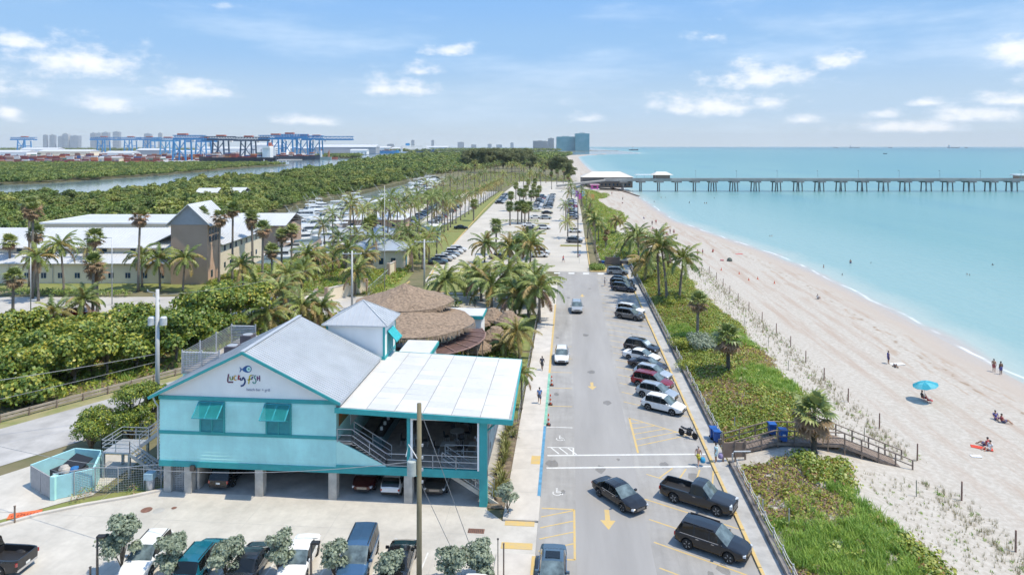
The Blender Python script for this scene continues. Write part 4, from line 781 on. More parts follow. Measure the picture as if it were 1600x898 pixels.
# golden row along the inner lot
for i in range(22):
    t=i/21; x=lerp(-40.6,-43.0,t); y=205+ (430-205)*t**0.9; palm('coco',x,y,8.2-1.5*t,'golden-fronded coconut palm in the avenue between the lots, %s from this end'%ordn(i),seed=700+i,yellow=.95,scale=1.1,group='golden avenue palms')
for i in range(12):
    x=-73+i*1.2; y=300+i*16; palm('coco',x,y,8.0+(i%3),'coconut palm beyond the outer lot, %s counted from the marina end'%ordn(i),seed=740+i,yellow=.25,scale=1.15,group='palms beyond the outer lot')
# median islands
MED=[('coco',757,412,383),('fan',775,398,352),('coco',810,418,383),('coco',824,405,372),('coco',795,420,388),('coco',828,430,384),('fan',797,352,322),('fan',809,350,322),('fan',815,348,320),('fan',820,350,325),('fan',826,348,322),('fan',799,330,305),('fan',812,325,300),('fan',818,328,302),('fan',830,324,303),('fan',838,322,302),('fan',822,312,294),('fan',834,310,292),('fan',826,300,284),('fan',836,298,283),('fan',842,312,295),('fan',806,312,290),('coco',818,292,275),('coco',828,290,272),('coco',838,290,274),('coco',845,290,270),('fan',740,345,318)]
for i,(k,u,v,vt) in enumerate(MED): palm_px(k,u,v,vt,('coconut palm' if k=='coco' else 'round-headed cabbage palm')+' on the parking lot islands, %s from this end'%ordn(sorted(range(len(MED)),key=lambda j:(-MED[j][2],j)).index(i)),near=(v>400),seed=u,skirt=.15,scale=1.35,lean=.05,yellow=.25,group='palms on the parking lot islands')
for i in range(9):
    u,v=[(862,296),(870,292),(880,290),(888,300),(893,314),(889,325),(884,345),(887,372),(853,286)][i]; palm_px('fan' if i<4 else 'coco',u,v,v-24,'palm beside the parked cars along the park drive, %s from the pier'%ordn(i),seed=u,skirt=.3,scale=1.15,group='palms along the park drive')
for i in range(26):
    r_=random.Random(i); u=690+ i*6.4; v=284+ r_.uniform(-4,8)-(u-690)*0.03; palm_px('coco',u,v,v-r_.uniform(18,28),'coconut palm in the belt past the far lots, %s from inland'%ordn(i),seed=800+i,yellow=.3,scale=1.25,group='palm belt at the end of the lots')
# hedges on the islands
for i,(u,v,w) in enumerate([(800,366,15),(812,347,12),(795,384,9),(820,331,10),(822,318,9),(826,306,8)]):
    x,y=G(u,v); t=tag(link('clipped_hedge',leaf_cloud('clipped_hedge',[(lerp(-w/2,w/2,j/7),0,0.45,1.3,0.9,0.6) for j in range(8)],120,0.14,lf_hedge,610+i,nmat=2),None,(x,y,0)),'low clipped green hedge across a parking island, %s from this end'%ordn([1,2,0,3,4,5][i]),'hedge','hedges on the parking islands')
for i,(u,v,w) in enumerate([(447,478,4),(495,480,5),(470,498,7),(70,462,16),(135,462,14),(690,480,6)]):
    x,y=G(u,v); tag(link('trimmed_hedge',leaf_cloud('trimmed_hedge',[(lerp(-w/2,w/2,j/5),0,0.6,w/7,1.0,0.75) for j in range(6)],110,0.15,lf_hedge,630+i,nmat=2),None,(x,y,0)),['square green hedge before the entrance sign wall','green hedge at the foot of the sign wall','long low hedge with a yellow kerb by the gate','dark green hedge under the hall windows near the photo edge','dark green hedge under the hall windows by the tall lamp','ground hedge beside the thatched hut'][i],'hedge')
# beds by the restaurant stairs: broad spiky plants
AG=mat('spiky_leaf',(0.26,0.27,0.09),0.5,trans=0.2,rnd=.8,var=0.2,scale=3)
def spiky(seed,n=26,l_=1.0):
    rr=np.random.default_rng(seed); b=MB()
    for i in range(n):
        a=i*2.4; e=R(rr.uniform(15,80)); ll=l_*rr.uniform(.7,1.1); d=np.array((math.cos(a)*math.cos(e),math.sin(a)*math.cos(e),math.sin(e))); s=np.array((-math.sin(a),math.cos(a),0))*0.05; m_=d*ll*0.6; tip=d*ll+np.array((0,0,-.18))
        b.add([-s*.7,s*.7,m_+s,m_-s],[(0,1,2,3)]); b.add([m_-s,m_+s,tip],[(0,1,2)])
    return b.mesh('spiky_plant',AG,fix=False)
SP=[spiky(1),spiky(2,30,1.2)]
for i in range(16):
    r_=random.Random(i+3); x=-5.75+r_.uniform(-.45,.45); y=53.8+i*0.95; o=link('spiky_plant',SP[i%2],None,(x,y,0.05),r_.random()*6); s=r_.uniform(.8,1.15); o.scale=(s,s,s*1.1)
    tag(o,'spiky yellow-green plant in the bed beside the pavement, %s from the lot'%ordn(i),'plant','spiky plants in the pavement bed')
struct(sheet('planting_bed',[[(-6.35,52.2),(-4.97,52.2),(-4.97,69.5),(-6.35,69.5)]],0.03,mulch))
for i,(u,v) in enumerate([(150,768),(168,768),(205,770),(118,782),(130,775)]):
    x,y=G(u,v); tag(link('low_bush',leaf_cloud('low_bush',[(0,0,.3,.55,.5,.4),(.4,.1,.25,.4,.4,.3)],300,.06,[lf_hedge[1],lf_dry[1]] if i>1 else [lf_hedge[1],lf_silver[1]],660+i,nmat=2),None,(x,y,0)),'small bush in the bed along the wire fence, %s from the steel stairs'%ordn([2,1,0,4,3][i]),'bush','small bushes along the wire fence')
# ================================================================ VEHICLES
rubber=mat('tyre_rubber',(0.018,0.018,0.018),0.85,var=0.05); rimm=mat('alloy_rim',(0.45,0.46,0.47),0.35,metal=0.25,var=0.05); darkt=mat('black_trim',(0.02,0.02,0.022),0.55,var=0.05)
glassm=mat('tinted_glass',(0.008,0.011,0.013),0.05,var=0.02,spec=0.5); wglass=mat('windscreen_glass',(0.15,0.205,0.22),0.05,var=0.35,scale=1.0,spec=0.6); chrome=mat('chrome',(0.7,0.7,0.72),0.15,metal=1.0,var=0.02)  # windscreen base colour lightened to paint in the sky it reflects
lampm=mat('headlight_lens',(0.62,0.65,0.68),0.08,var=0.05,spec=0.8,coat=1); redl=mat('tail_light_lens',(0.35,0.01,0.012),0.12,var=0.05,coat=1); platem=mat('number_plate',(0.75,0.75,0.72),0.5,var=0.04)
PAINT={}
def paint(c,metal=0.35):
    if c not in PAINT: PAINT[c]=mat('car_paint_%d'%len(PAINT),c,0.14,metal=(metal if max(c)>.06 else 0.0),var=0.02,coat=0.7,spec=0.3)
    return PAINT[c]
KIND={ # L,W,H,wheelbase,wheel r,belt,hood front z,cowl z, x: rear glass base, roof rear, roof front, cowl ; deck z
 'suv':dict(L=4.75,W=1.88,H=1.70,wb=2.75,wr=.36,belt=1.03,nose=.86,cowl=1.06,xs=(-2.30,-1.92,.42,1.22),deck=1.02,clad=1,pil=(-1.0,.02),q=-1.95),
 'cross':dict(L=4.5,W=1.84,H=1.62,wb=2.68,wr=.35,belt=1.0,nose=.80,cowl=1.02,xs=(-2.18,-1.62,.30,1.15),deck=1.0,clad=1,pil=(-.95,.0),q=-1.72),
 'sedan':dict(L=4.85,W=1.84,H=1.45,wb=2.78,wr=.33,belt=.93,nose=.70,cowl=.95,xs=(-1.75,-.95,.32,1.22),deck=.98,clad=0,pil=(-.28,),q=-1.05),
 'van':dict(L=5.1,W=1.98,H=1.76,wb=3.0,wr=.35,belt=1.02,nose=.86,cowl=1.10,xs=(-2.48,-2.25,.55,1.55),deck=1.02,clad=0,pil=(-1.15,.08),q=-2.2),
 'hatch':dict(L=4.1,W=1.74,H=1.52,wb=2.55,wr=.31,belt=.95,nose=.74,cowl=.98,xs=(-1.98,-1.55,.15,1.02),deck=.95,clad=0,pil=(-.55,),q=-1.5),
 'pickup':dict(L=5.75,W=2.02,H=1.86,wb=3.4,wr=.40,belt=1.12,nose=1.02,cowl=1.16,xs=(-.42,-.30,.62,1.28),deck=1.14,clad=0,pil=(),q=-.26,bed=(-2.80,-.46))}
def body_parts(kind,coarse=False):
    p=KIND[kind]; L_,W,H=p['L'],p['W'],p['H']; x0,x1,x2,x3=p['xs']; hl=L_/2; wx=(-p['wb']/2+(-.06),p['wb']/2+(-.06)) if kind!='pickup' else (-p['wb']/2+.05,p['wb']/2+.05); wr=p['wr']; Ra=wr+.075; belt=p['belt']; bed=p.get('bed')
    top=[(-hl,p['deck']-.12),(-hl+.1,p['deck']),(x0,p['deck']+.015),(x1,H-.05),(lerp(x1,x2,.35),H),(lerp(x1,x2,.75),H-.005),(x2,H-.05),(x3,p['cowl']),(lerp(x3,hl,.55),lerp(p['cowl'],p['nose'],.38)),(hl-.25,p['nose']+.03),(hl,p['nose']-.09)]
    tx=[t[0] for t in top]; tz=[t[1] for t in top]
    S=set([-hl,-hl+.05,-hl+.16,hl,hl-.05,hl-.16,x0,x1,x2,x3]+list(np.linspace(-hl+.3,hl-.3,7 if coarse else 15)))
    if not coarse:
        for w in wx:
            for a in np.linspace(-1,1,11): S.add(w+Ra*math.sin(a*math.pi/2))
    for b_ in p['pil']: S|={b_-.05,b_+.05}
    S|={p['q']}
    if bed: S|={bed[0],bed[0]-.012+0.0,bed[1],bed[1]+.012}
    S=sorted(S); S=[s for i,s in enumerate(S) if i==0 or s-S[i-1]>.008]; S=[s for s in S if -hl<=s<=hl]
    rings=[]
    for x in S:
        e=max(0,(abs(x)-(hl-.75))/.75); tap=1-(.24 if x>0 else .14)*e**2.4; w=W/2*tap; e2=max(0,(abs(x)-(hl-.06))/.06); w*=1-.04*e2
        zb=.24+.12*e**2+.06*e2; zt=float(np.interp(x,tx,tz)); bl=min(belt if x<x3 else lerp(belt,p['nose']-.02,min(1,(x-x3)/(hl-x3))),zt-.02) if not bed or x>bed[1] else belt
        arch=0
        if not coarse:
            for q in wx:
                if abs(x-q)<Ra: arch=max(arch,wr+math.sqrt(Ra*Ra-(x-q)**2))
        z2=max(zb+.13,arch); z3=max(lerp(zb,bl,.58),arch+.03); g=max(0,min(1,(zt-belt)/(H-belt)))
        yr=W/2*(.76 if kind not in('van','suv') else .80); y6=lerp(w*.90,yr,g**.8) if x<x3+.01 else w*.86; z6=zt-.045-.02*(1-g) if g>.05 else zt-.03
        z6=max(z6,bl+.012)
        r=[(0,zb),(w*.84,max(zb,arch) if arch else zb),(w*.975,z2),(w,z3),(w*.985,lerp(z3,bl,.75)),(w*.94,bl),(y6,z6),(y6*.84,zt-.008),(0,zt+.02)]
        if bed and bed[0]<=x<=bed[1]: r[5]=(w*.95,belt+.03); r[6]=(w*.84,belt+.03); r[7]=(w*.83,.72); r[8]=(0,.72)
        elif bed and x<bed[0]: r[5]=(w*.95,belt+.03); r[6]=(w*.84,belt+.035); r[7]=(w*.6,belt+.03); r[8]=(0,belt+.03)
        rings.append(r)
    parts={}
    def put(nm,vs,m=0): parts.setdefault(nm,MB()).add(vs,[tuple(range(len(vs)))],m)
    K=9
    for i in range(len(S)-1):
        xa,xb=S[i],S[i+1]; xm=(xa+xb)/2
        for s in (1,-1):
            for j in range(K-1):
                A=(xa,s*rings[i][j][0],rings[i][j][1]);B_=(xa,s*rings[i][j+1][0],rings[i][j+1][1]);Cq=(xb,s*rings[i+1][j+1][0],rings[i+1][j+1][1]);Dq=(xb,s*rings[i+1][j][0],rings[i+1][j][1])
                quad=[A,Dq,Cq,B_] if s>0 else [A,B_,Cq,Dq]; nm='body'; m=0
                if j==0: m=1
                if j==1 and p['clad']: m=1
                inbed=bed and xm<bed[1]+.02
                if inbed and j>=6 and xm>bed[0]: m=1
                if not inbed:
                    if j in (6,7) and x2<xm<x3: nm='windscreen'
                    if j in (6,7) and x0<xm<x1: nm='rear_window'
                    if j==5 and p['q']<xm<x3-.25:
                        k=sum(xm>b_ for b_ in p['pil'])
                        if any(abs(xm-b_)<.05 for b_ in p['pil']): m=1
                        else: nm='side_window_%d_%d'%(k,s)
                put(nm,quad,m)
    for idx in (0,-1):
        x=S[idx]; r=rings[idx]; ring=[(x,y,z) for y,z in r]+[(x,-y,z) for y,z in r[-2:0:-1]]; put('body',ring if idx==-1 else ring[::-1])
    return parts,wx,p
def wheel_meshes(wr,w=.23):
    t=MB(); t.lathe([(wr*.66,-w/2),(wr*.93,-w/2),(wr,-w/2+.04),(wr,w/2-.04),(wr*.93,w/2),(wr*.66,w/2)],(0,0,0),18,0,'Y')
    r=MB(); r.lathe([(wr*.66,-.06),(wr*.68,w/2-.02),(wr*.6,w/2-.03),(wr*.55,.03)],(0,0,0),14,1,'Y')
    for k in range(5):
        a=6.283*k/5; d=Vector((math.cos(a),0,math.sin(a))); r.beam(Vector((0,w/2-.05,0))+d*wr*.08,Vector((0,w/2-.03,0))+d*wr*.64,wr*.23,.05,0)
    r.lathe([(wr*.57,w/2-.035),(wr*.69,w/2-.005),(wr*.69,w/2-.03)],(0,0,0),16,0,'Y'); r.lathe([(wr*.16,.02),(wr*.16,w/2-.01)],(0,0,0),10,0,'Y')
    return t.mesh('tyre',rubber,smooth=40),r.mesh('rim',[rimm,darkt])
CARM={}
def car_meshes(kind):
    if kind in CARM: return CARM[kind]
    parts,wx,p=body_parts(kind); hl=p['L']/2; W=p['W']; P=[]
    b=parts.pop('body'); P.append(('body',b.mesh('body',[paint((.5,.5,.5)),darkt],smooth=35,fix=False),None,0))
    for nm,pb in parts.items():
        n=nm.split('_'); name='side_window' if nm.startswith('side') else nm
        P.append((name,pb.mesh(name,wglass if nm=='windscreen' else glassm,smooth=True,fix=False),None,None))
    nz_=p['nose']; 
    for s in (1,-1):
        h=MB(); h.box((0,0,0),(.20,.40,.13 if kind!='pickup' else .24)); P.append(('headlight',h.mesh('headlight',lampm),(hl-.13,s*W*.335,nz_-.14),s*-.32))
        t=MB(); t.box((0,0,0),(.10,.26 if kind!='pickup' else .14,.22 if kind in('suv','van','pickup') else .16)); P.append(('tail_light',t.mesh('tail_light',redl),(-hl+.05,s*W*(.37 if kind!='pickup' else .44),p['deck']-.24),s*.16))
        m=MB(); m.box((0,s*.08,0),(.14,.22,.15)); m.beam((0.02,-s*.05,-.05),(0,s*.02,-.03),.05); P.append(('wing_mirror',m.mesh('wing_mirror',[paint((.5,.5,.5))]),(p['xs'][3]-.42,s*W*.49,p['belt']+.06),0))
        for xd in ([-.75,.28] if kind not in('pickup',) else [.0]):
            d=MB(); d.box((0,0,0),(.2,.035,.035)); P.append(('door_handle',d.mesh('door_handle',chrome),(xd,s*W*.489,p['belt']-.13),0))
    g=MB(); g.box((0,0,0),(.06,W*.46,.20 if kind!='pickup' else .34),m=0)
    for k in range(3): g.box((.032,0,-.06+.06*k),(.02,W*.44,.018),m=1)
    P.append(('grille',g.mesh('grille',[darkt,chrome]),(hl-.015,0,nz_-.22),0))
    bb=MB(); bb.box((0,0,0),(.14,W*.66,.14)); P.append(('front_bumper_intake',bb.mesh('front_bumper_intake',darkt),(hl-.06,0,.40),0))
    bb=MB(); bb.box((0,0,0),(.12,W*.8,.16)); P.append(('rear_bumper_trim',bb.mesh('rear_bumper_trim',chrome if kind=='pickup' else darkt),(-hl+.05,0,.44),0))
    pl=MB(); pl.box((0,0,0),(.02,.34,.15)); P.append(('number_plate',pl.mesh('number_plate',platem),(-hl-.005,0,p['deck']-.34 if kind!='pickup' else .62),0))
    if kind in('suv','cross','van'):
        for s in (1,-1):
            r=MB(); r.beam((p['xs'][1]+.15,0,0),(p['xs'][2]-.15,0,0),.04,.05); P.append(('roof_rail',r.mesh('roof_rail',darkt),(0,s*W*.36,p['H']+.0),0))
    if kind not in('van','pickup'):
        for s in (1,-1):
            r=MB(); r.beam((p['q'],0,0),(p['xs'][3]-.32,0,0),.02,.035); P.append(('window_trim',r.mesh('window_trim',chrome),(0,s*W*.482,p['belt']-.005),0))
    ty,ri=wheel_meshes(p['wr']); P.append(('wheels',(ty,ri),wx,p)); CARM[kind]=P; return P
def car(kind,x,y,rz,col,label,metal=.35,z=0.0,group=None,extra=None,sc=1.0):
    t=thing({'suv':'parked_suv','cross':'parked_crossover','sedan':'parked_car','van':'minivan','hatch':'hatchback_car','pickup':'pickup_truck'}[kind],label,{'pickup':'pickup truck','van':'minivan','suv':'SUV','cross':'SUV'}.get(kind,'car'),(x,y,z+.005),R(rz),group); pm=paint(col,metal); t.scale=(sc,sc,sc)
    for nm,me,loc,rot in car_meshes(kind):
        if nm=='wheels':
            ty,ri=me; wx,p=loc,rot
            for xw in wx:
                for s in (1,-1):
                    w=thing('wheel','','',(xw,s*(p['W']/2-.125),p['wr']),0 if s>0 else math.pi); del w['label']; del w['category']; w.parent=t
                    link('tyre',ty,w); link('rim',ri,w)
            continue
        o=link(nm,me,t,loc,rot if rot else 0)
        if nm in('body','wing_mirror'): setmat(o,0,pm)
    return t
FARC={}
def far_car(kind,x,y,rz,col,label,group,z=0.0):
    if kind not in FARC:
        parts,wx,p=body_parts(kind,True); b=MB()
        for nm,pb in parts.items():
            k=len(b.v); b.v.extend(pb.v); b.f.extend([tuple(i+k for i in f) for f in pb.f]); b.m.extend([1 if nm!='body' else (2 if m else 0) for m in pb.m])
        for xw in wx:
            for s in (1,-1): b.lathe([(p['wr'],-.1),(p['wr'],.1)],(xw,s*(p['W']/2-.1),p['wr']),10,2,'Y')
        FARC[kind]=b.mesh('far_car',[paint((.5,.5,.5)),glassm,darkt],smooth=35,fix=False)
    o=link('parked_car' if kind!='pickup' else 'pickup_truck',FARC[kind],None,(x,y,z+.005),R(rz)); setmat(o,0,paint(col,.2)); return tag(o,label,'car',group)
BLK=(.012,.012,.014);WHT=(.78,.78,.77);SIL=(.42,.46,.49);GRY=(.12,.125,.13);NAV=(.025,.04,.07);RED=(.28,.015,.025);MAR=(.07,.012,.014);STL=(.085,.14,.19);BLU=(.05,.13,.24);TEA=(.01,.17,.24);TAN=(.3,.27,.22)
RW='in the angled row by the dune'
car('suv',9.95,48.1,-30,BLK,'black three-row SUV parked nearest the camera in the angled row',sc=1.04)
car('pickup',10.1,54.2,-30,(.02,.021,.024),'black single-cab pickup truck parked beside the crossing with an empty bed')
car('sedan',3.95,54.1,-52,BLK,'black saloon car pulling out across the road')
car('cross',10.0,73.1,-30,WHT,'white crossover nearest the motorcycle '+RW,0)
car('cross',9.8,76.8,-30,SIL,'silver-blue crossover between the white and red cars '+RW)
car('suv',9.7,80.2,-30,RED,'dark red crossover, the only red car '+RW)
car('cross',10.1,83.2,-30,(.5,.54,.57),'light silver crossover just behind the red one '+RW)
car('sedan',9.9,86.6,-30,(.03,.025,.03),'dark low saloon behind the light silver crossover '+RW)
car('sedan',9.5,90.2,-30,WHT,'white saloon with a rear spoiler '+RW,0)
car('suv',9.9,93.8,-30,(.02,.02,.024),'black crossover with a bright windscreen sun shade '+RW)
car('suv',9.9,111.5,-30,GRY,'dark grey SUV standing alone midway along the road')
car('suv',10.3,115.0,-30,WHT,'white car mostly hidden behind the lone dark grey SUV',0)
car('suv',10.6,132.8,-24,NAV,'dark navy SUV nearest us in the far cluster by the beach entrance')
car('suv',10.6,136.4,-24,(.03,.035,.04),'charcoal SUV in the middle of the far cluster by the beach entrance')
car('cross',10.7,140.0,-22,NAV,'dark car with a pale windscreen in the far cluster')
car('suv',10.6,150.2,-5,(.25,.29,.32),'grey-blue estate car parked across the end of the road by the bins')
car('cross',-0.95,89.2,-90,WHT,'white crossover parked by the yellow kerb past the cones, facing us',0)
car('suv',1.35,116.2,-90,(.45,.46,.46),'silver SUV driving down the middle of the road towards us')
car('sedan',-1.05,44.0,-90,STL,'steel blue saloon with a sunroof, cut off by the photo bottom')
b=MB(); b.box((0,0,0),(.75,.95,.02)); o=b.build('sunroof',glassm); o.location=(-1.05,44.3,1.475); sun_=o
for t_ in list(COL.objects):
    if t_.get('label','').startswith('steel blue saloon'): o.parent=t_; o.location=(-.25,0,1.468)
    if t_.get('label','').startswith('black crossover with a bright'):
        b=MB(); b.box((0,0,0),(.62,1.25,.01),tilt=('Y',R(36))); o2=b.build('sun_shade',mat('sun_shade',(.7,.75,.75),.3,metal=.4),t_); o2.location=(.86,0,1.36)
# cars in the front lot
FL='in the front lot'
car('pickup',-38.5,42.0,180,(.015,.015,.017),'black pickup truck with a covered bed, cut off by the photo edge')
car('cross',-28.1,43.2,-84,WHT,'white crossover facing us beside the two-tiered buttonwood '+FL,0)
car('suv',-24.3,43.2,92,TEA,'teal crossover seen from behind '+FL,sc=.95)
car('sedan',-20.9,43.2,94,(.02,.025,.035),'dark saloon between the teal and white cars '+FL)
car('sedan',-17.9,43.8,-84,WHT,'white saloon between the dark saloon and blue minivan '+FL,0)
car('van',-14.0,44.3,-86,(.06,.14,.25),'metallic blue minivan facing us '+FL,sc=1.0)
car('sedan',-11.2,44.2,93,BLK,'black saloon seen from behind next to the utility pole '+FL)
car('hatch',-5.7,40.3,-90,WHT,'white car almost hidden behind the silvery trees near the kerb',0)
UB='in the garage under the restaurant'
car('suv',-28.4,55.25,90,BLK,'black SUV seen from behind with red lights '+UB)
car('cross',-16.6,55.55,-90,MAR,'dark maroon crossover facing out '+UB)
car('hatch',-14.2,55.0,90,WHT,'white hatchback seen from behind '+UB,0)
car('suv',-10.7,55.7,-90,(.035,.04,.04),'dark off-road SUV with a slotted grille facing out '+UB)
car('sedan',-80.5,105.6,8,(.30,.012,.03),'dark red car parked by the cross street behind the sea grapes')
# far parking lots
rc=random.Random(5); PAL=[WHT,WHT,WHT,SIL,GRY,BLK,NAV,(.55,.55,.54),RED,TAN,STL,(.3,.3,.31)]; CN={WHT:'white',SIL:'silver',GRY:'grey',BLK:'black',NAV:'navy',(.55,.55,.54):'pale silver',RED:'red',TAN:'beige',STL:'blue',(.3,.3,.31):'mid grey'}
def lotrow(pts,rz,where,cols=None):
    for i,(x,y) in enumerate(pts):
        c=cols[i%len(cols)] if cols else rc.choice(PAL); far_car(rc.choice(['suv','sedan','cross','suv']),x,y,rz+rc.uniform(-3,3),c,'%s car %s, %s from the near end'%(CN[c],where,ordn(i)),'cars '+where)
lotrow([(-31.0+.3*i,160+6.2*i*.62) for i in range(6)],8,'beside the office lawn',[STL,(.55,.55,.54),WHT,SIL,WHT,WHT])
lotrow([(-17.5,168.5),(-16.8,174),(-7.6,172),(-7.2,176.5),(-15.5,190),(-14.5,195),(-13.8,208),(-8.5,230),(-12.5,226),(-14,238),(-8.8,262),(-13,264),(-9,282)],4,'on the parking lot islands',[GRY,WHT,WHT,WHT,WHT,RED,WHT,WHT,GRY,WHT,SIL,WHT,BLK])
lotrow([(-36.5,228)],0,'alone by the avenue kerb',[NAV])
lotrow([(-48.2-.1*i,205+4.0*i) for i in range(26)],180,'behind the golden palms')
lotrow([(-57-.3*i,240+5*i) for i in range(20)],0,'in the outer lot by the marina')
lotrow([(-33.8-.12*i,330+4.2*i) for i in range(14)],0,'along the far avenue kerb')
lotrow([(-14.5,300+4.5*i) for i in range(18)],0,'in the far middle row')
lotrow([(-9.6,306+4.5*i) for i in range(18)],180,'in the far middle row facing the sea')
lotrow([(1.6,198.5),(1.9,203.5),(2.0,222)],0,'at the drive edge nearest us',[GRY,WHT,WHT])
lotrow([(1.5,262+4.2*i) for i in range(22)],0,'in the sea edge row')
# motorcycle
def motorcycle():
    x,y=G(1075,683); t=thing('motorcycle','black motorcycle parked on the hatched triangle','motorcycle',(x,y,0),R(-38)); b=MB()
    for xw in (-.7,.72):
        w=MB(); w.lathe([(.24,-.06),(.30,-.055),(.325,0),(.30,.055),(.24,.06)],(0,0,0),18,0,'Y'); w.lathe([(.23,-.02),(.24,-.03),(.24,.03),(.23,.02)],(0,0,0),14,1,'Y')
        for k in range(6): a=k*1.047; w.beam((0,0,0),(math.cos(a)*.23,0,math.sin(a)*.23),.02,.02,1)
        o=w.build('wheel',[rubber,rimm],t,smooth=40); o.location=(xw,0,.325)
    f=MB(); f.tube([(.72,.08,.33),(.52,.08,.95)],.028); f.tube([(.72,-.08,.33),(.52,-.08,.95)],.028); f.tube([(.5,0,.9),(.1,0,.72),(-.3,0,.55),(-.7,0,.33)],.03); f.tube([(.45,0,.8),(.25,0,.35),(-.2,0,.3),(-.7,.09,.33)],.03); f.tube([(-.7,-.09,.33),(-.55,-.1,.75)],.025); f.build('frame',darkt,t)
    e=MB(); e.box((.1,0,.42),(.42,.30,.34)); e.tube([(.2,.16,.35),(-.2,.18,.25),(-.75,.2,.32)],.045,8); e.build('engine',darkt,t)
    k=MB(); k.lathe([(.02,-.3),(.13,-.22),(.16,0),(.13,.2),(.03,.28)],(.22,0,.82),10,0,'X'); k.build('fuel_tank',paint(BLK),t,smooth=True)
    s=MB(); s.box((-.25,0,.78),(.5,.26,.09)); s.box((-.6,0,.84),(.3,.2,.08),tilt=('Y',R(12))); s.build('seat',darkt,t)
    h=MB(); h.tube([(.42,-.38,1.08),(.5,-.15,1.0),(.5,.15,1.0),(.42,.38,1.08)],.018); h.build('handlebar',darkt,t)
    l_=MB(); l_.lathe([(.03,-.08),(.1,-.02),(.1,.06)],(.62,0,.88),10,0,'X'); l_.build('headlight',lampm,t)
    for s_ in(-1,1): m=MB(); m.beam((.46,s_*.3,1.05),(.44,s_*.36,1.2),.015); m.box((.44,s_*.36,1.22),(.03,.12,.07)); m.build('mirror',darkt,t)
    m=MB(); m.box((-.85,0,.62),(.22,.16,.04),tilt=('Y',R(-25))); m.box((-.93,0,.6),(.03,.12,.08),m=1); m.build('rear_fender',[darkt,redl],t)
motorcycle()
# ================================================================ THE RESTAURANT ON STILTS
aqua=mat('aqua_siding_paint',(0.50,0.89,0.83),0.55,var=0.05,scale=0.5); teal=mat('teal_trim_paint',(0.02,0.36,0.37),0.5,var=0.06,scale=1.0); whitep=mat('white_wall_paint',(0.87,0.87,0.85),0.6,var=0.03,scale=0.4)
metalroof=mat('galvanised_roof',(0.52,0.55,0.58),0.45,metal=0.25,var=0.05,scale=0.5); whiteroof=mat('white_roof_membrane',(0.62,0.615,0.60),0.6,var=0.03,scale=0.3); galv=mat('galvanised_steel',(0.48,0.50,0.52),0.45,metal=0.4,var=0.08,scale=2)
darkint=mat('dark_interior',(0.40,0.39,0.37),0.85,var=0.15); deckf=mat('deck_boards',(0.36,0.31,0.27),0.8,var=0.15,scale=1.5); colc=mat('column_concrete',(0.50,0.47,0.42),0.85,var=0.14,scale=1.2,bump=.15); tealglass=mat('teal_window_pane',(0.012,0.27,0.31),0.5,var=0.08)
wear(aqua,.6,.10,(1,1,.12)); wear(aqua,.25,.07,(1,1,1)); wear(whitep,.5,.06,(1,1,.15)); wear(teal,.8,.10,(1,1,.3)); wear(whiteroof,.3,.07,(1,1,1)); wear(metalroof,.5,.08,(.2,1,1))
rest=thing('beach_restaurant','aqua two-storey restaurant on stilts with gabled metal roof and fish sign','restaurant',(-20,52.5,0))
def sub(b,name,m,parent=None,smooth=False,fix=True):
    o=b.build(name,m,None,smooth,fix); par=parent or rest; o.parent=par
    if par is rest: o.location=(20,-52.5,0)
    return o
def subp(b,name,m,parent,smooth=False): # child of a part (same frame)
    o=b.build(name,m,None,smooth); o.parent=parent; return o
XL,XR,YF,YB=-33.1,-18.4,52.5,66.5
# siding: each lapped board has its own lower edge
b=MB(); z=2.56
while z<7.55:
    z1=min(z+.27,7.56); b.add([(XL,YF-.075,z),(XR,YF-.075,z),(XR,YF-.008,z1),(XL,YF-.008,z1),(XR,YF,z),(XL,YF,z)],[(0,1,2,3),(0,5,4,1)]); z+=.27
sub(b,'siding',aqua)
b=MB(); b.lo(XL,XR,YF,YF+.2,2.55,7.8); b.lo(XL,XL+.2,YF+.2,YB,2.55,7.8); b.lo(XR-.2,XR,YF+.2,YB,2.8,7.5); b.lo(XL+.2,XR-.2,YB-.2,YB,2.55,7.8); sub(b,'wall',aqua)
b=MB(); b.add([(XR,YF-.03,2.75),(-14.2,YF-.03,2.75),(XR,YF-.03,4.72),(XR,YF+.1,2.75),(-14.2,YF+.1,2.75),(XR,YF+.1,4.72)],[(0,1,2),(3,5,4),(0,3,4,1),(1,4,5,2)]); sub(b,'stair_siding',aqua)
for z0,z1,x0,x1,pr in ((7.56,7.86,XL-.05,XR+.1,.11),(4.78,5.05,XL-.02,XR+.02,.10),(2.16,2.62,XL-.02,-6.35,.12)):
    b=MB(); b.lo(x0,x1,YF-pr,YF+.02,z0,z1); sub(b,'trim_band',teal)
b=MB(); b.lo(-18.4,-6.35,YF-.115,YF+.25,2.3,2.78); sub(b,'deck_beam',teal)
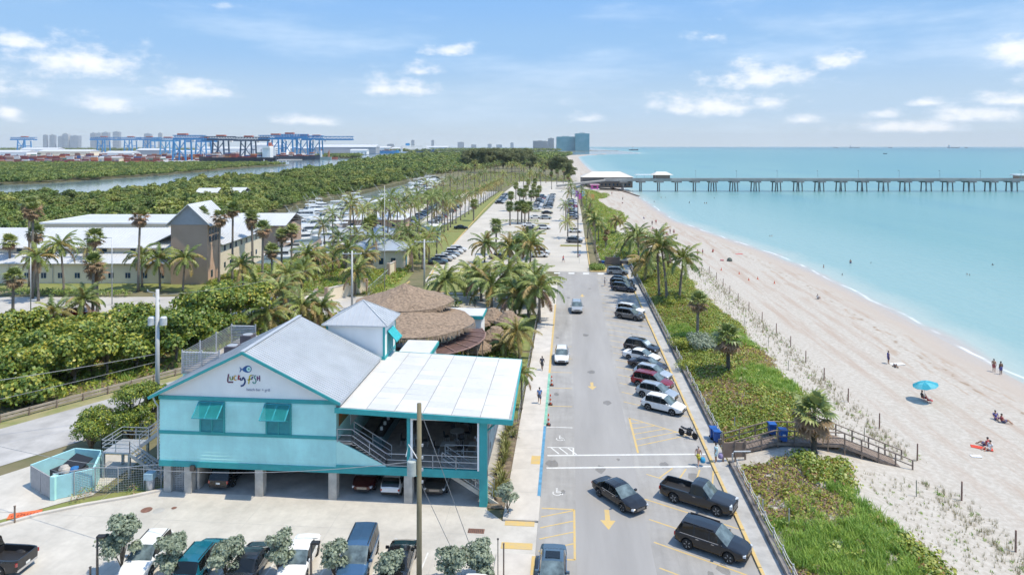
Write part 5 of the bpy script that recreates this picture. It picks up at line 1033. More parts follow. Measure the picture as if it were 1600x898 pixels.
# gable wall with the sign
b=MB(); b.add([(XL-.1,YF-.02,7.86),(XR+.2,YF-.02,7.86),(-25.9,YF-.02,11.5),(XL-.1,YF+.2,7.86),(XR+.2,YF+.2,7.86),(-25.9,YF+.2,11.5)],[(0,1,2),(3,5,4),(0,3,4,1),(1,4,5,2),(2,5,3,0)]); gable=sub(b,'gable_wall',whitep)
sign=MB(); 
def sg(px_,py_): 
    u=320+px_/13.2; v=560+py_/13.2; t=(u-800)/FPX; d=(YF-.05)/(t*SY+CY); x,_=wor(t*d,d); return (x,HCAM-(v-229)*d/FPX)
def stroke(pts,m,w=.085,nm='letter'):
    b=MB(); P=[Vector((sg(*p)[0],YF-.05,sg(*p)[1])) for p in pts]; n=len(P); Lq=[];Rq=[]
    for i in range(n):
        d=(P[min(i+1,n-1)]-P[max(i-1,0)]).normalized(); s=Vector((-d.z,0,d.x))*w/2; Lq.append(P[i]+s);Rq.append(P[i]-s)
    for i in range(n-1): b.quad(Lq[i],Rq[i],Rq[i+1],Lq[i+1])
    for i in range(n-1): b.quad(Lq[i]+Vector((0,.03,0)),Rq[i]+Vector((0,.03,0)),Rq[i+1]+Vector((0,.03,0)),Lq[i+1]+Vector((0,.03,0)))
    o=b.build(nm,m); o.parent=gable; return o
cL=mat('sign_plum',(.16,.05,.10),.6);cU=mat('sign_green',(.30,.42,.10),.6);cC=mat('sign_orange',(.75,.40,.06),.6);cK=mat('sign_rose',(.45,.08,.10),.6);cN=mat('sign_navy',(.01,.05,.17),.5);cF=mat('sign_yellow',(.62,.52,.05),.6);cS=mat('sign_sea_green',(.10,.33,.28),.6);cH=mat('sign_mauve',(.22,.10,.22),.6);cB=mat('fish_blue',(.008,.10,.30),.5);cA=mat('fish_eye',(.55,.85,.80),.5)
stroke([(490,318),(476,400),(470,470),(478,486),(582,486)],cL,.11); stroke([(518,368),(522,425),(545,440),(566,425),(574,362),(574,440)],cU); stroke([(648,362),(620,352),(600,395),(610,440),(652,440)],cC); stroke([(694,338),(684,440)],cK); stroke([(724,352),(690,395),(722,438)],cK)
stroke([(728,396),(742,450),(768,440),(786,384)],cN,.10); stroke([(786,384),(818,425),(830,470),(815,525),(785,556),(738,566)],cN,.13); stroke([(902,522),(916,430),(926,360),(950,344),(968,350)],cF,.10); stroke([(876,440),(952,424)],cF); stroke([(966,432),(984,368)],cN,.10); stroke([(990,350),(994,338)],cN,.10)
stroke([(1052,352),(1022,362),(1018,392),(1048,430),(1056,470),(1036,510),(1002,508),(986,474)],cS); stroke([(1080,362),(1086,452)],cH); stroke([(1126,350),(1132,464)],cH); stroke([(1086,410),(1126,404)],cH)
def flat(pts,m,nm,y=.05):
    b=MB(); P=[(sg(*p)[0],YF-y,sg(*p)[1]) for p in pts]; n=len(P); Q=[(p[0],p[1]+.02,p[2]) for p in P]; b.add(P+Q,[tuple(range(n)),tuple(range(n,2*n))[::-1]]+[(i,n+i,n+(i+1)%n,(i+1)%n) for i in range(n)]); o=b.build(nm,m); o.parent=gable; return o
flat([(718,170),(745,200),(766,222),(795,185),(840,155),(880,145),(920,150),(952,175),(966,212),(958,250),(930,278),(880,290),(830,278),(790,256),(766,222),(740,262),(716,292),(726,240),(738,226),(726,205)],cB,'fish_emblem')
flat([(905+48*math.cos(k*.5236),216+50*math.sin(k*.5236)) for k in range(12)],cA,'fish_eye',.056); flat([(905+20*math.cos(k*.7854),214+20*math.sin(k*.7854)) for k in range(8)],cS,'fish_pupil',.062)
def text(s,x,z,y,size,m,parent,nm,rot=(R(90),0,0)):
    c=bpy.data.curves.new(nm,'FONT'); c.body=s; c.size=size; c.extrude=.008; o=bpy.data.objects.new(nm,c); COL.objects.link(o); dg=bpy.context.evaluated_depsgraph_get(); me=bpy.data.meshes.new_from_object(o.evaluated_get(dg)); bpy.data.objects.remove(o); me.name=nm; me.materials.clear(); me.materials.append(m)
    q=link(nm,me,None,(x,y,z)); q.rotation_euler=rot
    if parent: q.parent=parent
    return q
tx,tz=sg(858,660); text('beach bar + grill',tx,tz,YF-.05,.30,mat('sign_lilac',(.34,.36,.46),.6),gable,'sign_lettering')
# main gabled roof: sheets with standing seams
RZ,EZ=11.66,7.84
for s,xe in ((1,-17.9),(-1,-33.75)):
    b=MB(); rx=-25.9; ez=EZ; y0,y1=51.95,63.6; n=Vector((-(ez-RZ),0,(xe-rx))); n=n.normalized()*(1 if n.z>0 else -1)*.1
    P=[Vector((rx,y0,RZ)),Vector((xe,y0,ez)),Vector((xe,y1,ez)),Vector((rx,y1,RZ))]; b.add(P+[p-n for p in P],[(0,1,2,3),(7,6,5,4),(0,4,5,1),(1,5,6,2),(2,6,7,3),(3,7,4,0)]); sl_=sub(b,'roof_slope',metalroof)
    b=MB(); k=34
    for i in range(k):
        y=lerp(y0+.1,y1-.1,i/(k-1)); b.beam(Vector((rx,y,RZ+.02)),Vector((xe,y,ez+.02)),.05,.06)
    subp(b,'standing_seam',metalroof,sl_)
    b=MB(); b.beam((rx,y0-.03,RZ-.07),(xe,y0-.03,ez-.07),.06,.22); subp(b,'gable_fascia',teal,sl_)
    b=MB(); b.beam((xe,y0,ez-.05),(xe,y1,ez-.05),.1,.16); subp(b,'gutter',galv if s>0 else teal,sl_)
b=MB(); b.beam((-25.9,51.95,RZ+.05),(-25.9,63.6,RZ+.05),.35,.06); sub(b,'ridge_cap',metalroof)
b=MB(); b.add([(-33.5,63.4,7.84),(-18.1,63.4,7.84),(-25.9,63.4,11.5)],[(0,2,1)]); sub(b,'rear_gable_wall',whitep,fix=False)
b=MB(); b.tube([(-33.55,52.3,7.75),(-33.4,52.35,7.3),(-33.2,52.4,7.0),(-33.2,52.4,2.7)],.06,6); sub(b,'downpipe',galv)
# Bahama shutters over two front windows
for x0 in (-29.62,-24.1):
    x1=x0+2.0; b=MB(); b.lo(x0,x1,YF-.11,YF+.01,5.05,7.5); w=sub(b,'window',tealglass)
    for a,c,z0,z1 in ((x0-.06,x0+.08,5.0,7.5),(x1-.08,x1+.06,5.0,7.5),(x0+.95,x0+1.05,5.05,7.5)): b=MB(); b.lo(a,c,YF-.15,YF-.04,z0,z1); subp(b,'window_frame',teal,w)
    b=MB(); b.lo(x0-.06,x1+.06,YF-.18,YF-.03,4.96,5.06); subp(b,'sill',teal,w)
    A=Vector((0,YF-.1,7.45)); Bq=Vector((0,YF-1.15,6.55)); sh_=MB(); xs0,xs1=x0-.12,x1-.05
    for xx in (xs0,(xs0+xs1)/2,xs1): sh_.beam((xx,A.y,A.z),(xx,Bq.y,Bq.z),.08,.05)
    for t in (0,1): p=A.lerp(Bq,t); sh_.beam((xs0,p.y,p.z),(xs1,p.y,p.z),.09,.07)
    shp=sub(sh_,'shutter',mat('teal_shutter_frame',(.03,.36,.42),.5))
    for k in range(14): 
        p=A.lerp(Bq,(k+.7)/15); b=MB(); b.lo(xs0+.04,xs1-.04,p.y-.05,p.y+.05,p.z-.012,p.z+.012); subp(b,'slat',teal,shp)
    for xx in (xs0+.1,xs1-.1): b=MB(); b.beam((xx,YF-.05,6.1),(xx,Bq.y+.05,Bq.z),.035); subp(b,'stay_rod',teal,shp)
# tower
TX0,TX1,TY0,TY1,TZ0,TZ1=-23.3,-17.7,64.0,68.0,7.0,10.85
b=MB(); b.lo(TX0,TX1,TY0,TY1,TZ0,TZ1); tw=sub(b,'tower_wall',whitep)
for x,y in ((TX1,TY0),(TX1,TY1),(TX0,TY0)): b=MB(); b.lo(x-.14,x+.04,y-.04,y+.14,TZ0,TZ1); subp(b,'corner_trim',teal,tw)
b=MB(); b.lo(TX0-.05,TX1+.07,TY0-.07,TY1+.07,7.5,7.8); subp(b,'base_trim',teal,tw)
b=MB(); b.lo(TX0-.03,TX1+.05,TY0-.05,TY1+.05,TZ1-.16,TZ1-.01); subp(b,'eave_trim',teal,tw)
ex=.45; E4=[(TX0-ex,TY0-ex),(TX1+ex,TY0-ex),(TX1+ex,TY1+ex),(TX0-ex,TY1+ex)]; ap=(-20.4,66.0,12.75)
b=MB(); b.add([(*p,TZ1) for p in E4]+[ap]+[(*p,TZ1-.1) for p in E4],[(0,1,4),(1,2,4),(2,3,4),(3,0,4),(8,7,6,5)]+[(i,5+i,5+(i+1)%4,(i+1)%4) for i in range(4)]); tr=sub(b,'tower_roof',metalroof)
b=MB()
for i in range(1,13):
    x=lerp(E4[0][0],E4[1][0],i/13); t=1-abs(x-ap[0])/((E4[1][0]-E4[0][0])/2+.2); t=max(.02,t); b.beam((x,E4[0][1],TZ1+.02),(x,lerp(E4[0][1],ap[1],t),lerp(TZ1,ap[2],t)+.02),.04,.04)
for i in range(1,10):
    y=lerp(E4[1][1],E4[2][1],i/10); t=max(.02,1-abs(y-ap[1])/2.55); b.beam((E4[1][0],y,TZ1+.02),(lerp(E4[1][0],ap[0],t),y,lerp(TZ1,ap[2],t)+.02),.04,.04)
for p in E4: b.beam((*p,TZ1+.03),(ap[0],ap[1],ap[2]+.03),.1,.05)
subp(b,'standing_seam',metalroof,tr)
b=MB(); b.lo(TX1,TX1+.04,65.0,67.0,7.9,9.9); tw_w=sub(b,'tower_window',tealglass); 
for y in (65,65.66,66.33,67): b=MB(); b.lo(TX1+.03,TX1+.07,y-.05,y+.05,7.85,9.95); subp(b,'window_frame',teal,tw_w)
b=MB(); b.add([(TX1+.05,64.95,10.05),(TX1+.05,67.05,10.05),(TX1+.95,67.05,9.05),(TX1+.95,64.95,9.05)],[(0,1,2,3)]); b.add([(TX1+.05,64.95,9.97),(TX1+.05,67.05,9.97),(TX1+.95,67.05,8.97),(TX1+.95,64.95,8.97)],[(3,2,1,0)]); b.beam((TX1+.95,64.95,9.02),(TX1+.95,67.05,9.02),.1,.14); subp(b,'shutter',mat('bright_teal_shutter',(.02,.42,.46),.5),tw_w)
# white roof over the dining deck: membrane panels on a frame
rz_=lambda x:lerp(7.52,7.02,(x+18.3)/13.9)
b=MB(); b.add([(-18.3,52.0,7.38),(-4.4,52.0,6.88),(-4.7,66.8,6.88),(-18.0,66.8,7.38),(-18.3,52.0,7.49),(-4.4,52.0,6.99),(-4.7,66.8,6.99),(-18.0,66.8,7.49)],[(0,1,2,3),(7,6,5,4),(0,4,5,1),(1,5,6,2),(2,6,7,3),(3,7,4,0)]); wr_=sub(b,'deck_roof',mat('roof_seam_grey',(.34,.34,.335),.7))
rp=random.Random(3); roof2=mat('roof_panel_grey',(.54,.545,.545),.6,var=.03); roof3=mat('roof_panel_offwhite',(.58,.575,.56),.6,var=.03)
for i in range(6):
    for j in range(12):
        x0=lerp(-18.1,-4.6,i/6)+.035; x1=lerp(-18.1,-4.6,(i+1)/6)-.035; y0=lerp(52.1,66.7,j/12)+.01; y1=lerp(52.1,66.7,(j+1)/12)-.01; dzz=rp.uniform(0,.02); b=MB()
        P=[(x0,y0,rz_(x0)-.01+dzz),(x1,y0,rz_(x1)-.01+dzz*.5),(x1,y1,rz_(x1)+.0+dzz),(x0,y1,rz_(x0)+.0)]; b.add(P+[(p[0],p[1],p[2]-.03) for p in P],[(0,1,2,3),(0,4,5,1),(1,5,6,2),(2,6,7,3),(3,7,4,0)]); subp(b,'roof_panel',whiteroof if (i in (0,5) or rp.random()<.45) else rp.choice([roof2,roof3]),wr_)
for p,q in (((-18.35,51.95,7.3),(-4.35,51.95,6.8)),((-4.35,51.95,6.8),(-4.65,66.85,6.8)),((-18.0,66.87,7.3),(-4.65,66.87,6.8))): b=MB(); b.beam(p,q,.1,.40); subp(b,'roof_fascia',teal,wr_)
# annex flat roof with louvre screen and air-conditioning units
b=MB(); b.lo(-34,-26.2,57.3,69,2.6,8.0); sub(b,'annex_wall',aqua)
b=MB(); b.lo(-34.1,-26,63.7,69,8.0,8.12); sub(b,'annex_flat_roof',mat('gravel_roof',(.45,.42,.38),.9,var=.15,scale=2)); b=MB(); b.lo(-34.1,-33.0,57.2,63.7,8.0,8.12); b.lo(-33.0,-29,60.0,63.7,8.0,8.1); sub(b,'annex_flat_roof',MATS['gravel_roof'])
scr=MB()
for (x,y) in ((-34,57.2),(-32.2,57.2),(-30.6,57.2),(-34,60.1),(-34,63),(-34,66),(-31.5,66)): scr.lo(x-.05,x+.05,y-.05,y+.05,8.0,10.1)
sc_=sub(scr,'louvre_screen_frame',galv)
for k in range(12):
    z=8.2+.155*k
    b=MB(); b.box((-32.3,57.2,z),(3.3,.11,.025),tilt=('X',R(35))); subp(b,'louvre_slat',galv,sc_)
    b=MB(); b.box((-34,61.6,z),(.11,8.7,.025),tilt=('Y',R(-35))); subp(b,'louvre_slat',galv,sc_)
    b=MB(); b.box((-32.7,66,z),(2.5,.11,.025),tilt=('X',R(35))); subp(b,'louvre_slat',galv,sc_)
acm=mat('ac_unit_dark',(.11,.10,.12),.6); 
for x,y,z in ((-31.6,61.5,8.12),(-31.9,65.2,8.12),(-29.6,65.4,8.12)):
    a=thing('air_conditioner','dark air-conditioning unit on the flat roof, '+('nearest the front gable' if y<62 else 'beside the louvre screen' if x<-31 else 'nearest the metal roof'),'air conditioner',(x,y,z)); b=MB(); b.lo(-.55,.55,-.55,.55,.05,1.15); b.build('casing',acm,a); b=MB(); b.lathe([(.48,1.15),(.48,1.2),(.05,1.22)],(0,0,0),14); b.build('fan_grille',galv,a); b=MB(); b.lo(-.6,.6,-.6,.6,0,.06); b.build('base',galv,a)
for x,y,r in ((-29.9,62.6,.3),(-30.6,63.4,.22)): tag(MB().lathe([(r*.7,0),(r*.7,.4),(r,.42),(r,.6),(.05,.68)],(x,y,8.1),12).build('roof_vent',galv),'mushroom roof vent on the flat roof, '+('larger' if r>.25 else 'smaller'),'vent')
# stilts, garage back wall, soffit
for x in (-32.45,-30.7,-24.75,-18.7,-12.6):
    b=MB(); w_=.3 if x<-30 else .33; b.lo(x-w_,x+w_,52.45,53.1,0,2.2); sub(b,'concrete_column',colc)
for x in (-24.75,-18.7,-12.6): b=MB(); b.lo(x-.25,x+.25,59.2,59.7,0,2.2); sub(b,'concrete_column',colc)
b=MB(); b.lo(-6.95,-6.35,52.35,52.9,0,6.9); sub(b,'corner_post',teal)
b=MB(); b.lo(-12.68,-12.42,52.36,52.7,2.75,7.05); sub(b,'deck_post',teal)
for x0,x1,z0,z1 in ((-12.38,-12.22,2.8,6.86),(-7.1,-6.96,2.8,6.86),(-12.22,-7.1,6.62,6.82)): b=MB(); b.lo(x0,x1,52.3,52.5,z0,z1); sub(b,'opening_frame',whitep)
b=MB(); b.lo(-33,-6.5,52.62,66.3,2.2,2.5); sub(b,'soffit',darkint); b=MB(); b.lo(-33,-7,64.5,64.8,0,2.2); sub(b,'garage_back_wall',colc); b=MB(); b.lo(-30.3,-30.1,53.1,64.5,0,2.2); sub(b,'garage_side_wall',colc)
g=MB()
for i in range(9): x=lerp(-32.1,-31.05,i/8); g.beam((x,52.75,.1),(x,52.75,2.15),.03)
for i in range(15): z=lerp(.1,2.15,i/14); g.beam((-32.12,52.75,z),(-31.02,52.75,z),.03)
sub(g,'lattice_gate',galv)
b=MB(); b.box((-30.2,52.3,2.15),(.35,.3,.4)); sub(b,'flood_lamp',mat('brown_lamp',(.14,.1,.08),.5))
# dining deck
b=MB(); b.lo(-18.4,-10.2,52.62,66.3,2.5,2.8); b.lo(-10.2,-6.5,54.4,66.3,2.5,2.8); sub(b,'deck_floor',deckf)
b=MB(); b.lo(-18.4,-6.5,66.3,66.45,2.8,7.0); sub(b,'deck_back_wall',mat('dim_wall',(.34,.32,.30),.8)); b=MB(); b.lo(-6.62,-6.45,54.6,66.3,2.8,4.6); b.lo(-6.6,-6.48,54.6,66.3,4.6,6.6,m=1); sub(b,'side_wall',[mat('grey_blue_panel',(.30,.42,.45),.6),mat('smoky_curtain',(.32,.36,.38),.3,alpha=.75)])
for y in (54.6,58.5,62.4,66.2): b=MB(); b.lo(-6.66,-6.42,y-.07,y+.07,2.8,6.7); sub(b,'side_post',galv)
b=MB(); b.beam((-6.6,52.6,5.6),(-5.0,53.8,6.75),.09); sub(b,'roof_brace',teal)
# artwork wall and bar
art=MB(); art.add([(-18.37,53.0,5.6),(-18.37,55.6,5.6),(-18.37,55.6,7.2),(-18.37,53.0,7.2)],[(0,1,2,3)]); sub(art,'mural',mat('mural_colours',(.55,.12,.03),.7,var=.2,scale=1.3,col2=(.06,.22,.10)))
b=MB(); b.lo(-18.36,-18.3,55.8,66,4.6,7.0); sub(b,'white_bar_wall',whitep)
for k in range(5): b=MB(); b.lo(-18.3,-18.25,57+1.7*k,58.1+1.7*k,5.0,6.4); sub(b,'bar_hatch',darkt)
barc=thing('bar_counter','dark bar counter along the inner wall of the open deck','bar',(-15.9,60.5,2.8)); b=MB(); b.lo(-.35,.35,-5,5,0,1.05); b.build('front',mat('bar_front',(.12,.2,.22),.6),barc); b=MB(); b.lo(-.5,.5,-5.1,5.1,1.05,1.12); b.build('counter_top',darkt,barc)
for k in range(4): tag(MB().lathe([(.12,0),(.14,.02),(.13,.25),(.05,.3)],(-15.9,56.6+1.1*k,3.92),8).build('bar_item',platem),'small pale container on the bar counter, %s from the railing'%ordn(k),'container','containers on the bar')
def tableset(x,y,lab,round_=True):
    t=thing('dining_table',lab,'table',(x,y,2.8)); tm=mat('table_top',(.36,.36,.35),.4,var=.08); b=MB()
    (b.lathe([(.02,.74),(.62,.74),(.62,.78),(.02,.79)],(0,0,0),14) if round_ else b.lo(-.6,.6,-.4,.4,.74,.78)); b.build('table_top',tm,t); b=MB(); b.lathe([(.28,0),(.28,.03),(.04,.06),(.04,.74)],(0,0,0),8); b.build('pedestal',galv,t)
def chair(x,y,rz,lab,c=(.05,.05,.055)):
    t=thing('dining_chair',lab,'chair',(x,y,2.8),rz,'chairs on the dining deck'); m=mat('chair_%s'%str(c),c,.5); b=MB(); b.box((0,0,.45),(.44,.44,.04)); b.build('seat',m,t); b=MB(); b.box((-.21,0,.72),(.04,.42,.36)); b.build('backrest',m,t)
    for i in (-1,1):
        for j in (-1,1): b=MB(); b.beam((i*.19,j*.19,0),(i*.18,j*.18,.44),.03); b.build('leg',galv,t)
TB=[(-9.3,61.2,1),(-9.6,57.8,1),(-9.9,55.2,0),(-13.0,56.4,0),(-12.6,62.5,1),(-7.6,55.4,0)]
TN=['far round table under the roof','middle round table on the dining deck','square table near the deck stairs','square table beside the teal post','round table deep in the shade by the bar','square table where the woman sits']
for (x,y,r),n_ in zip(TB,TN):
    tableset(x,y,n_,bool(r))
    for k in range(4 if r else 2): a=k*1.5708+.5 if r else k*math.pi; chair(x+.95*math.cos(a),y+.95*math.sin(a),a+math.pi,'chair at the '+n_+', %s one round it'%ordn(k))
person('chair',-7.6,56.2,2.82,R(-90),'dark-haired person in a pale top seated at a deck table',1,(.6,.55,.55),(.1,.1,.12),0)
# railings
def railing(pts,nm,par=None,h=1.05,posts=True,n=5,m=None,rails=(1.0,.55,.12),w=.05):
    m=m or galv
    for p,q in zip(pts,pts[1:]):
        P=Vector(p);Q=Vector(q)
        for f in rails: b=MB(); b.beam(P+Vector((0,0,h*f)),Q+Vector((0,0,h*f)),w,w); o=b.build(nm+'_rail',m); o.parent=par; o.location=(20,-52.5,0) if par is rest else (0,0,0)
        k=max(1,int((Q-P).length/1.5))
        for i in range(k+1): 
            r=P.lerp(Q,i/k); b=MB(); b.beam(r,r+Vector((0,0,h)),w,w); o=b.build(nm+'_post',m); o.parent=par; o.location=(20,-52.5,0) if par is rest else (0,0,0)
railing([(-14.3,52.42,2.8),(-6.95,52.42,2.8)],'deck',rest); railing([(-18.3,52.42,4.6),(-17.1,52.42,4.6),(-14.3,52.42,2.8)],'stair',rest); railing([(-17.4,53.9,4.6),(-14.3,53.9,2.8)],'stair',rest)
b=MB(); b.lo(-18.4,-17.1,52.5,53.95,4.4,4.58); st=sub(b,'stair_landing',deckf)
for k in range(10): b=MB(); x=-17.1+.28*k; z=4.58-.178*(k+1); b.lo(x,x+.3,52.5,53.9,z-.06,z); subp(b,'step',deckf,st)
railing([(-10.0,54.4,2.8),(-7.0,54.4,2.8)],'deck',rest); railing([(-10.0,54.3,2.8),(-6.0,54.3,.25)],'stair',rest); railing([(-10.0,53.0,2.8),(-6.0,53.0,.25)],'stair',rest)
ss=MB(); ss.beam((-10.2,52.95,2.65),(-5.6,52.95,-.1),.12,.32); ss.beam((-10.2,54.35,2.65),(-5.6,54.35,-.1),.12,.32); s2=sub(ss,'side_stair_stringer',colc)
for k in range(15): b=MB(); x=-10.1+.3*k; z=2.75-.183*(k+1); b.lo(x,x+.3,52.98,54.3,z-.05,z); subp(b,'step',colc,s2)
# ================================================================ steel staircase and enclosure west of the restaurant
sc=thing('steel_staircase','galvanised steel staircase climbing the inland side of the restaurant','staircase',(-37,55,0))
def sp_(b,nm,m=galv,par=None):
    o=b.build(nm,m); o.parent=par or sc
    if not par: o.location=(37,-55,0)
    return o
fl=MB(); fl.lo(-39.4,-36.9,54.3,57.0,2.05,2.15); lan=sp_(fl,'landing')
fl=MB(); fl.lo(-34.4,-33.2,55.6,57.0,3.95,4.05); sp_(fl,'landing')
for k in range(9): x=-36.9+.28*k; z=2.15+.2*(k+1); b=MB(); b.lo(x,x+.29,55.7,56.9,z-.03,z); sp_(b,'tread')
for k in range(11): x=-36.9+.28*k; z=2.1-.185*(k+1); b=MB(); b.lo(x,x+.29,54.3,55.5,z-.03,z); sp_(b,'tread')
for a,b_ in (((-36.9,55.65,2.1),(-34.4,55.65,4.0)),((-36.9,56.95,2.1),(-34.4,56.95,4.0)),((-36.9,54.28,2.05),(-33.8,54.28,.05)),((-36.9,55.52,2.05),(-33.8,55.52,.05))): m_=MB(); m_.beam(a,b_,.06,.26); sp_(m_,'stringer')
for x,y,z in ((-39.3,54.4,2.05),(-39.3,56.9,2.05),(-37,54.4,2.05),(-37,56.9,2.05),(-34.3,56.9,4.0),(-34.3,55.7,4.0)): m_=MB(); m_.lo(x-.09,x+.09,y-.09,y+.09,0,z); sp_(m_,'support_post')
def rail_sc(p,q):
    P=Vector(p);Q=Vector(q)
    for f in (1.0,.7,.4): m_=MB(); m_.beam(P+Vector((0,0,f*1.05)),Q+Vector((0,0,f*1.05)),.045); sp_(m_,'handrail')
    k=max(2,int((Q-P).length/1.0))
    for i in range(k+1): r=P.lerp(Q,i/k); m_=MB(); m_.beam(r,r+Vector((0,0,1.05)),.05); sp_(m_,'baluster')
for p,q in (((-39.4,54.3,2.15),(-36.9,54.3,2.15)),((-39.4,54.3,2.15),(-39.4,57,2.15)),((-39.4,57,2.15),(-36.9,57,2.15)),((-36.9,57,2.15),(-34.4,57,4.05)),((-36.9,55.6,2.15),(-34.4,55.6,4.05)),((-34.4,57,4.05),(-33.2,57,4.05)),((-36.9,54.3,2.1),(-33.8,54.3,.1))): rail_sc(p,q)
# wire fence with posts
wf=thing('wire_fence','grey wire mesh fence around the steel staircase and bin store','fence',(-37,52.5,0)); fp=[(-40.9,50.75),(-38.3,52.0),(-36.4,52.1),(-34.6,52.7),(-33.3,53.0)]
for p,q in zip(fp,fp[1:]):
    n_=max(2,int(math.hypot(q[0]-p[0],q[1]-p[1])/.18)); b=MB()
    for i in range(n_+1): t=i/n_; x,y=lerp(p[0],q[0],t),lerp(p[1],q[1],t); b.beam((x,y,.05),(x,y,1.95),.012)
    for k in range(11): b.beam((*p,.05+.19*k),(*q,.05+.19*k),.012)
    o=b.build('wire_mesh',galv,wf); o.location=(37,-52.5,0); o['kind']='stuff'
    b=MB(); b.beam((*p,2.0),(*q,2.0),.05); o=b.build('top_rail',galv,wf); o.location=(37,-52.5,0)
for p in fp+[(-39.6,51.35)]: b=MB(); b.tube([(*p,0),(*p,2.05)],.04,6); o=b.build('post',galv,wf); o.location=(37,-52.5,0)
# bin store
bs=thing('bin_store','pale aqua walled bin store with grey gates beside the side street','enclosure',(-41.5,53,0)); bp_=[(-44.2,52.4),(-40.9,50.6),(-38.6,52.2),(-40.2,55.4),(-42.8,55.6)]
for i,(p,q) in enumerate(zip(bp_,bp_[1:]+bp_[:1])):
    b=MB(); b.beam((*p,.9),(*q,.9),.16,1.8)
    if i==0:
        mid=(lerp(p[0],q[0],.5),lerp(p[1],q[1],.5))
        for a,c in ((p,mid),(mid,q)): 
            g=MB(); dd_=Vector((c[0]-a[0],c[1]-a[1],0)); a3=Vector((*a,.9))+dd_*.02; c3=Vector((*c,.9))-dd_*.02; g.beam(a3,c3,.08,1.7); o=g.build('gate_leaf',mat('grey_gate',(.36,.36,.37),.6,var=.08),bs); o.location=(41.5,-53,0)
    else: o=b.build('wall',mat('pale_aqua_render',(.36,.66,.70),.7,var=.06,scale=1),bs); o.location=(41.5,-53,0)
b=MB(); b.lo(-40.98,-40.6,50.5,50.95,0,1.86); o=b.build('gate_pillar',aqua,bs); o.location=(41.5,-53,0)
dm=thing('dumpster','dark open dumpster with rubbish bags inside the bin store','dumpster',(-41.3,53.0,0),R(-20)); b=MB(); b.lo(-1.1,1.1,-.9,-.8,.1,1.4); b.lo(-1.1,1.1,.8,.9,.1,1.4); b.lo(-1.1,-1.0,-.8,.8,.1,1.4); b.lo(1.0,1.1,-.8,.8,.1,1.4); b.lo(-1,1,-.8,.8,.1,.3); b.build('bin_body',mat('dumpster_grey',(.08,.09,.10),.6),dm); b=MB(); b.box((0,.75,1.62),(2.2,1.2,.05),tilt=('X',R(22))); b.build('lid',darkt,dm)
for k,(x,y,c) in enumerate(((-.5,-.1,(.45,.42,.38)),(.1,-.3,(.5,.46,.4)),(.55,.1,(.02,.16,.42)))): b=MB(); b.lathe([(.1,-.3),(.4,-.2),(.45,.05),(.3,.3),(.05,.38)],(x,y,1.2),8); tag(b.build('rubbish_bag' if k<2 else 'blue_box',mat('rubbish_%d'%k,c,.6)),'' ,'') if False else b.build('rubbish_bag',mat('rubbish_%d'%k,c,.6),dm)
rb=thing('barrel_bin','small steel drum with a pale blue hood behind the wire fence','bin',(*G(235,765),0)); b=MB(); b.lathe([(.33,0),(.35,.05),(.35,.9),(.33,.95)],(0,0,0),14); b.build('drum',galv,rb,smooth=40); b=MB(); b.lo(-.36,.36,-.36,.36,.95,1.45); b.build('hood',mat('pale_blue_plastic',(.35,.52,.60),.5),rb)
# ================================================================ THATCHED HUTS AND GARDEN
thatch=mat('palm_thatch',(0.31,0.225,0.16),0.95,var=0.25,scale=3.0,bump=0.9,bscale=14,stretch=(1,1,.5),detail=9); woodp=mat('weathered_wood',(0.25,0.19,0.15),0.85,var=0.2,scale=3,bump=.3); brownp=mat('brown_pergola',(0.13,0.075,0.065),0.7,var=0.15,scale=2)
def thatch_cone(name,R0,h,th,seed,apex_r=.25,sides=44,ridge=None,sq=1.0):
    rr=np.random.default_rng(seed); b=MB(); rings=9; P=[]
    for i in range(rings+1):
        t=i/rings; 
        for k in range(sides):
            a=6.2832*k/sides; r=lerp(apex_r,R0,t)*(1+.025*math.sin(a*6+seed)); P.append((math.cos(a)*r*(1+rr.normal()*.008),math.sin(a)*r*sq,h*(1-t)-.18*math.sin(t*3.14)+rr.normal()*.03+(.06 if i%3==0 else 0)))
    b.add(P,[(i*sides+k,i*sides+(k+1)%sides,(i+1)*sides+(k+1)%sides,(i+1)*sides+k) for i in range(rings) for k in range(sides)]+[tuple(range(sides))])
    for k in range(sides*5): # shaggy fringe
        a=6.2832*k/(sides*5); r=R0*(1+.025*math.sin(a*6+seed))-.05; w=.10; l_=th*rr.uniform(.6,1.3); c,s=math.cos(a),math.sin(a); b.add([(c*r-s*w,(s*r+c*w)*sq,.06),(c*r+s*w,(s*r-c*w)*sq,.06),(c*(r+.12)+s*w*.5,(s*(r+.12)-c*w*.5)*sq,-l_),(c*(r+.12)-s*w*.5,(s*(r+.12)+c*w*.5)*sq,-l_)],[(0,1,2,3)])
    return b.mesh(name,thatch,fix=False)
h1=thing('thatched_hut','large round thatched hut, the upper and farther of two overlapping roofs','hut',(-22.3,91,0)); o=link('thatch_roof',thatch_cone('thatch_roof',6.5,2.25,.5,1),h1,(0,0,7.0))
for k in range(8): a=k*.785; b=MB(); b.tube([(math.cos(a)*4.8,math.sin(a)*4.8,0),(math.cos(a)*4.8,math.sin(a)*4.8,7.4)],.12,6); b.build('post',woodp,h1)
h2=thing('thatched_hut','broad low thatched roof beneath and in front of the round one','hut',(-20.3,86.3,0)); link('thatch_roof',thatch_cone('thatch_roof',8.1,1.9,.55,2),h2,(0,0,5.45))
for k in range(10): a=k*.628; b=MB(); b.tube([(math.cos(a)*6.6,math.sin(a)*6.6,0),(math.cos(a)*6.6,math.sin(a)*6.6,5.6)],.12,6); b.build('post',woodp,h2)
b=MB(); b.lathe([(5.5,0),(5.5,1.2)],(0,0,0),20); b.build('bar_front',darkint,h2)
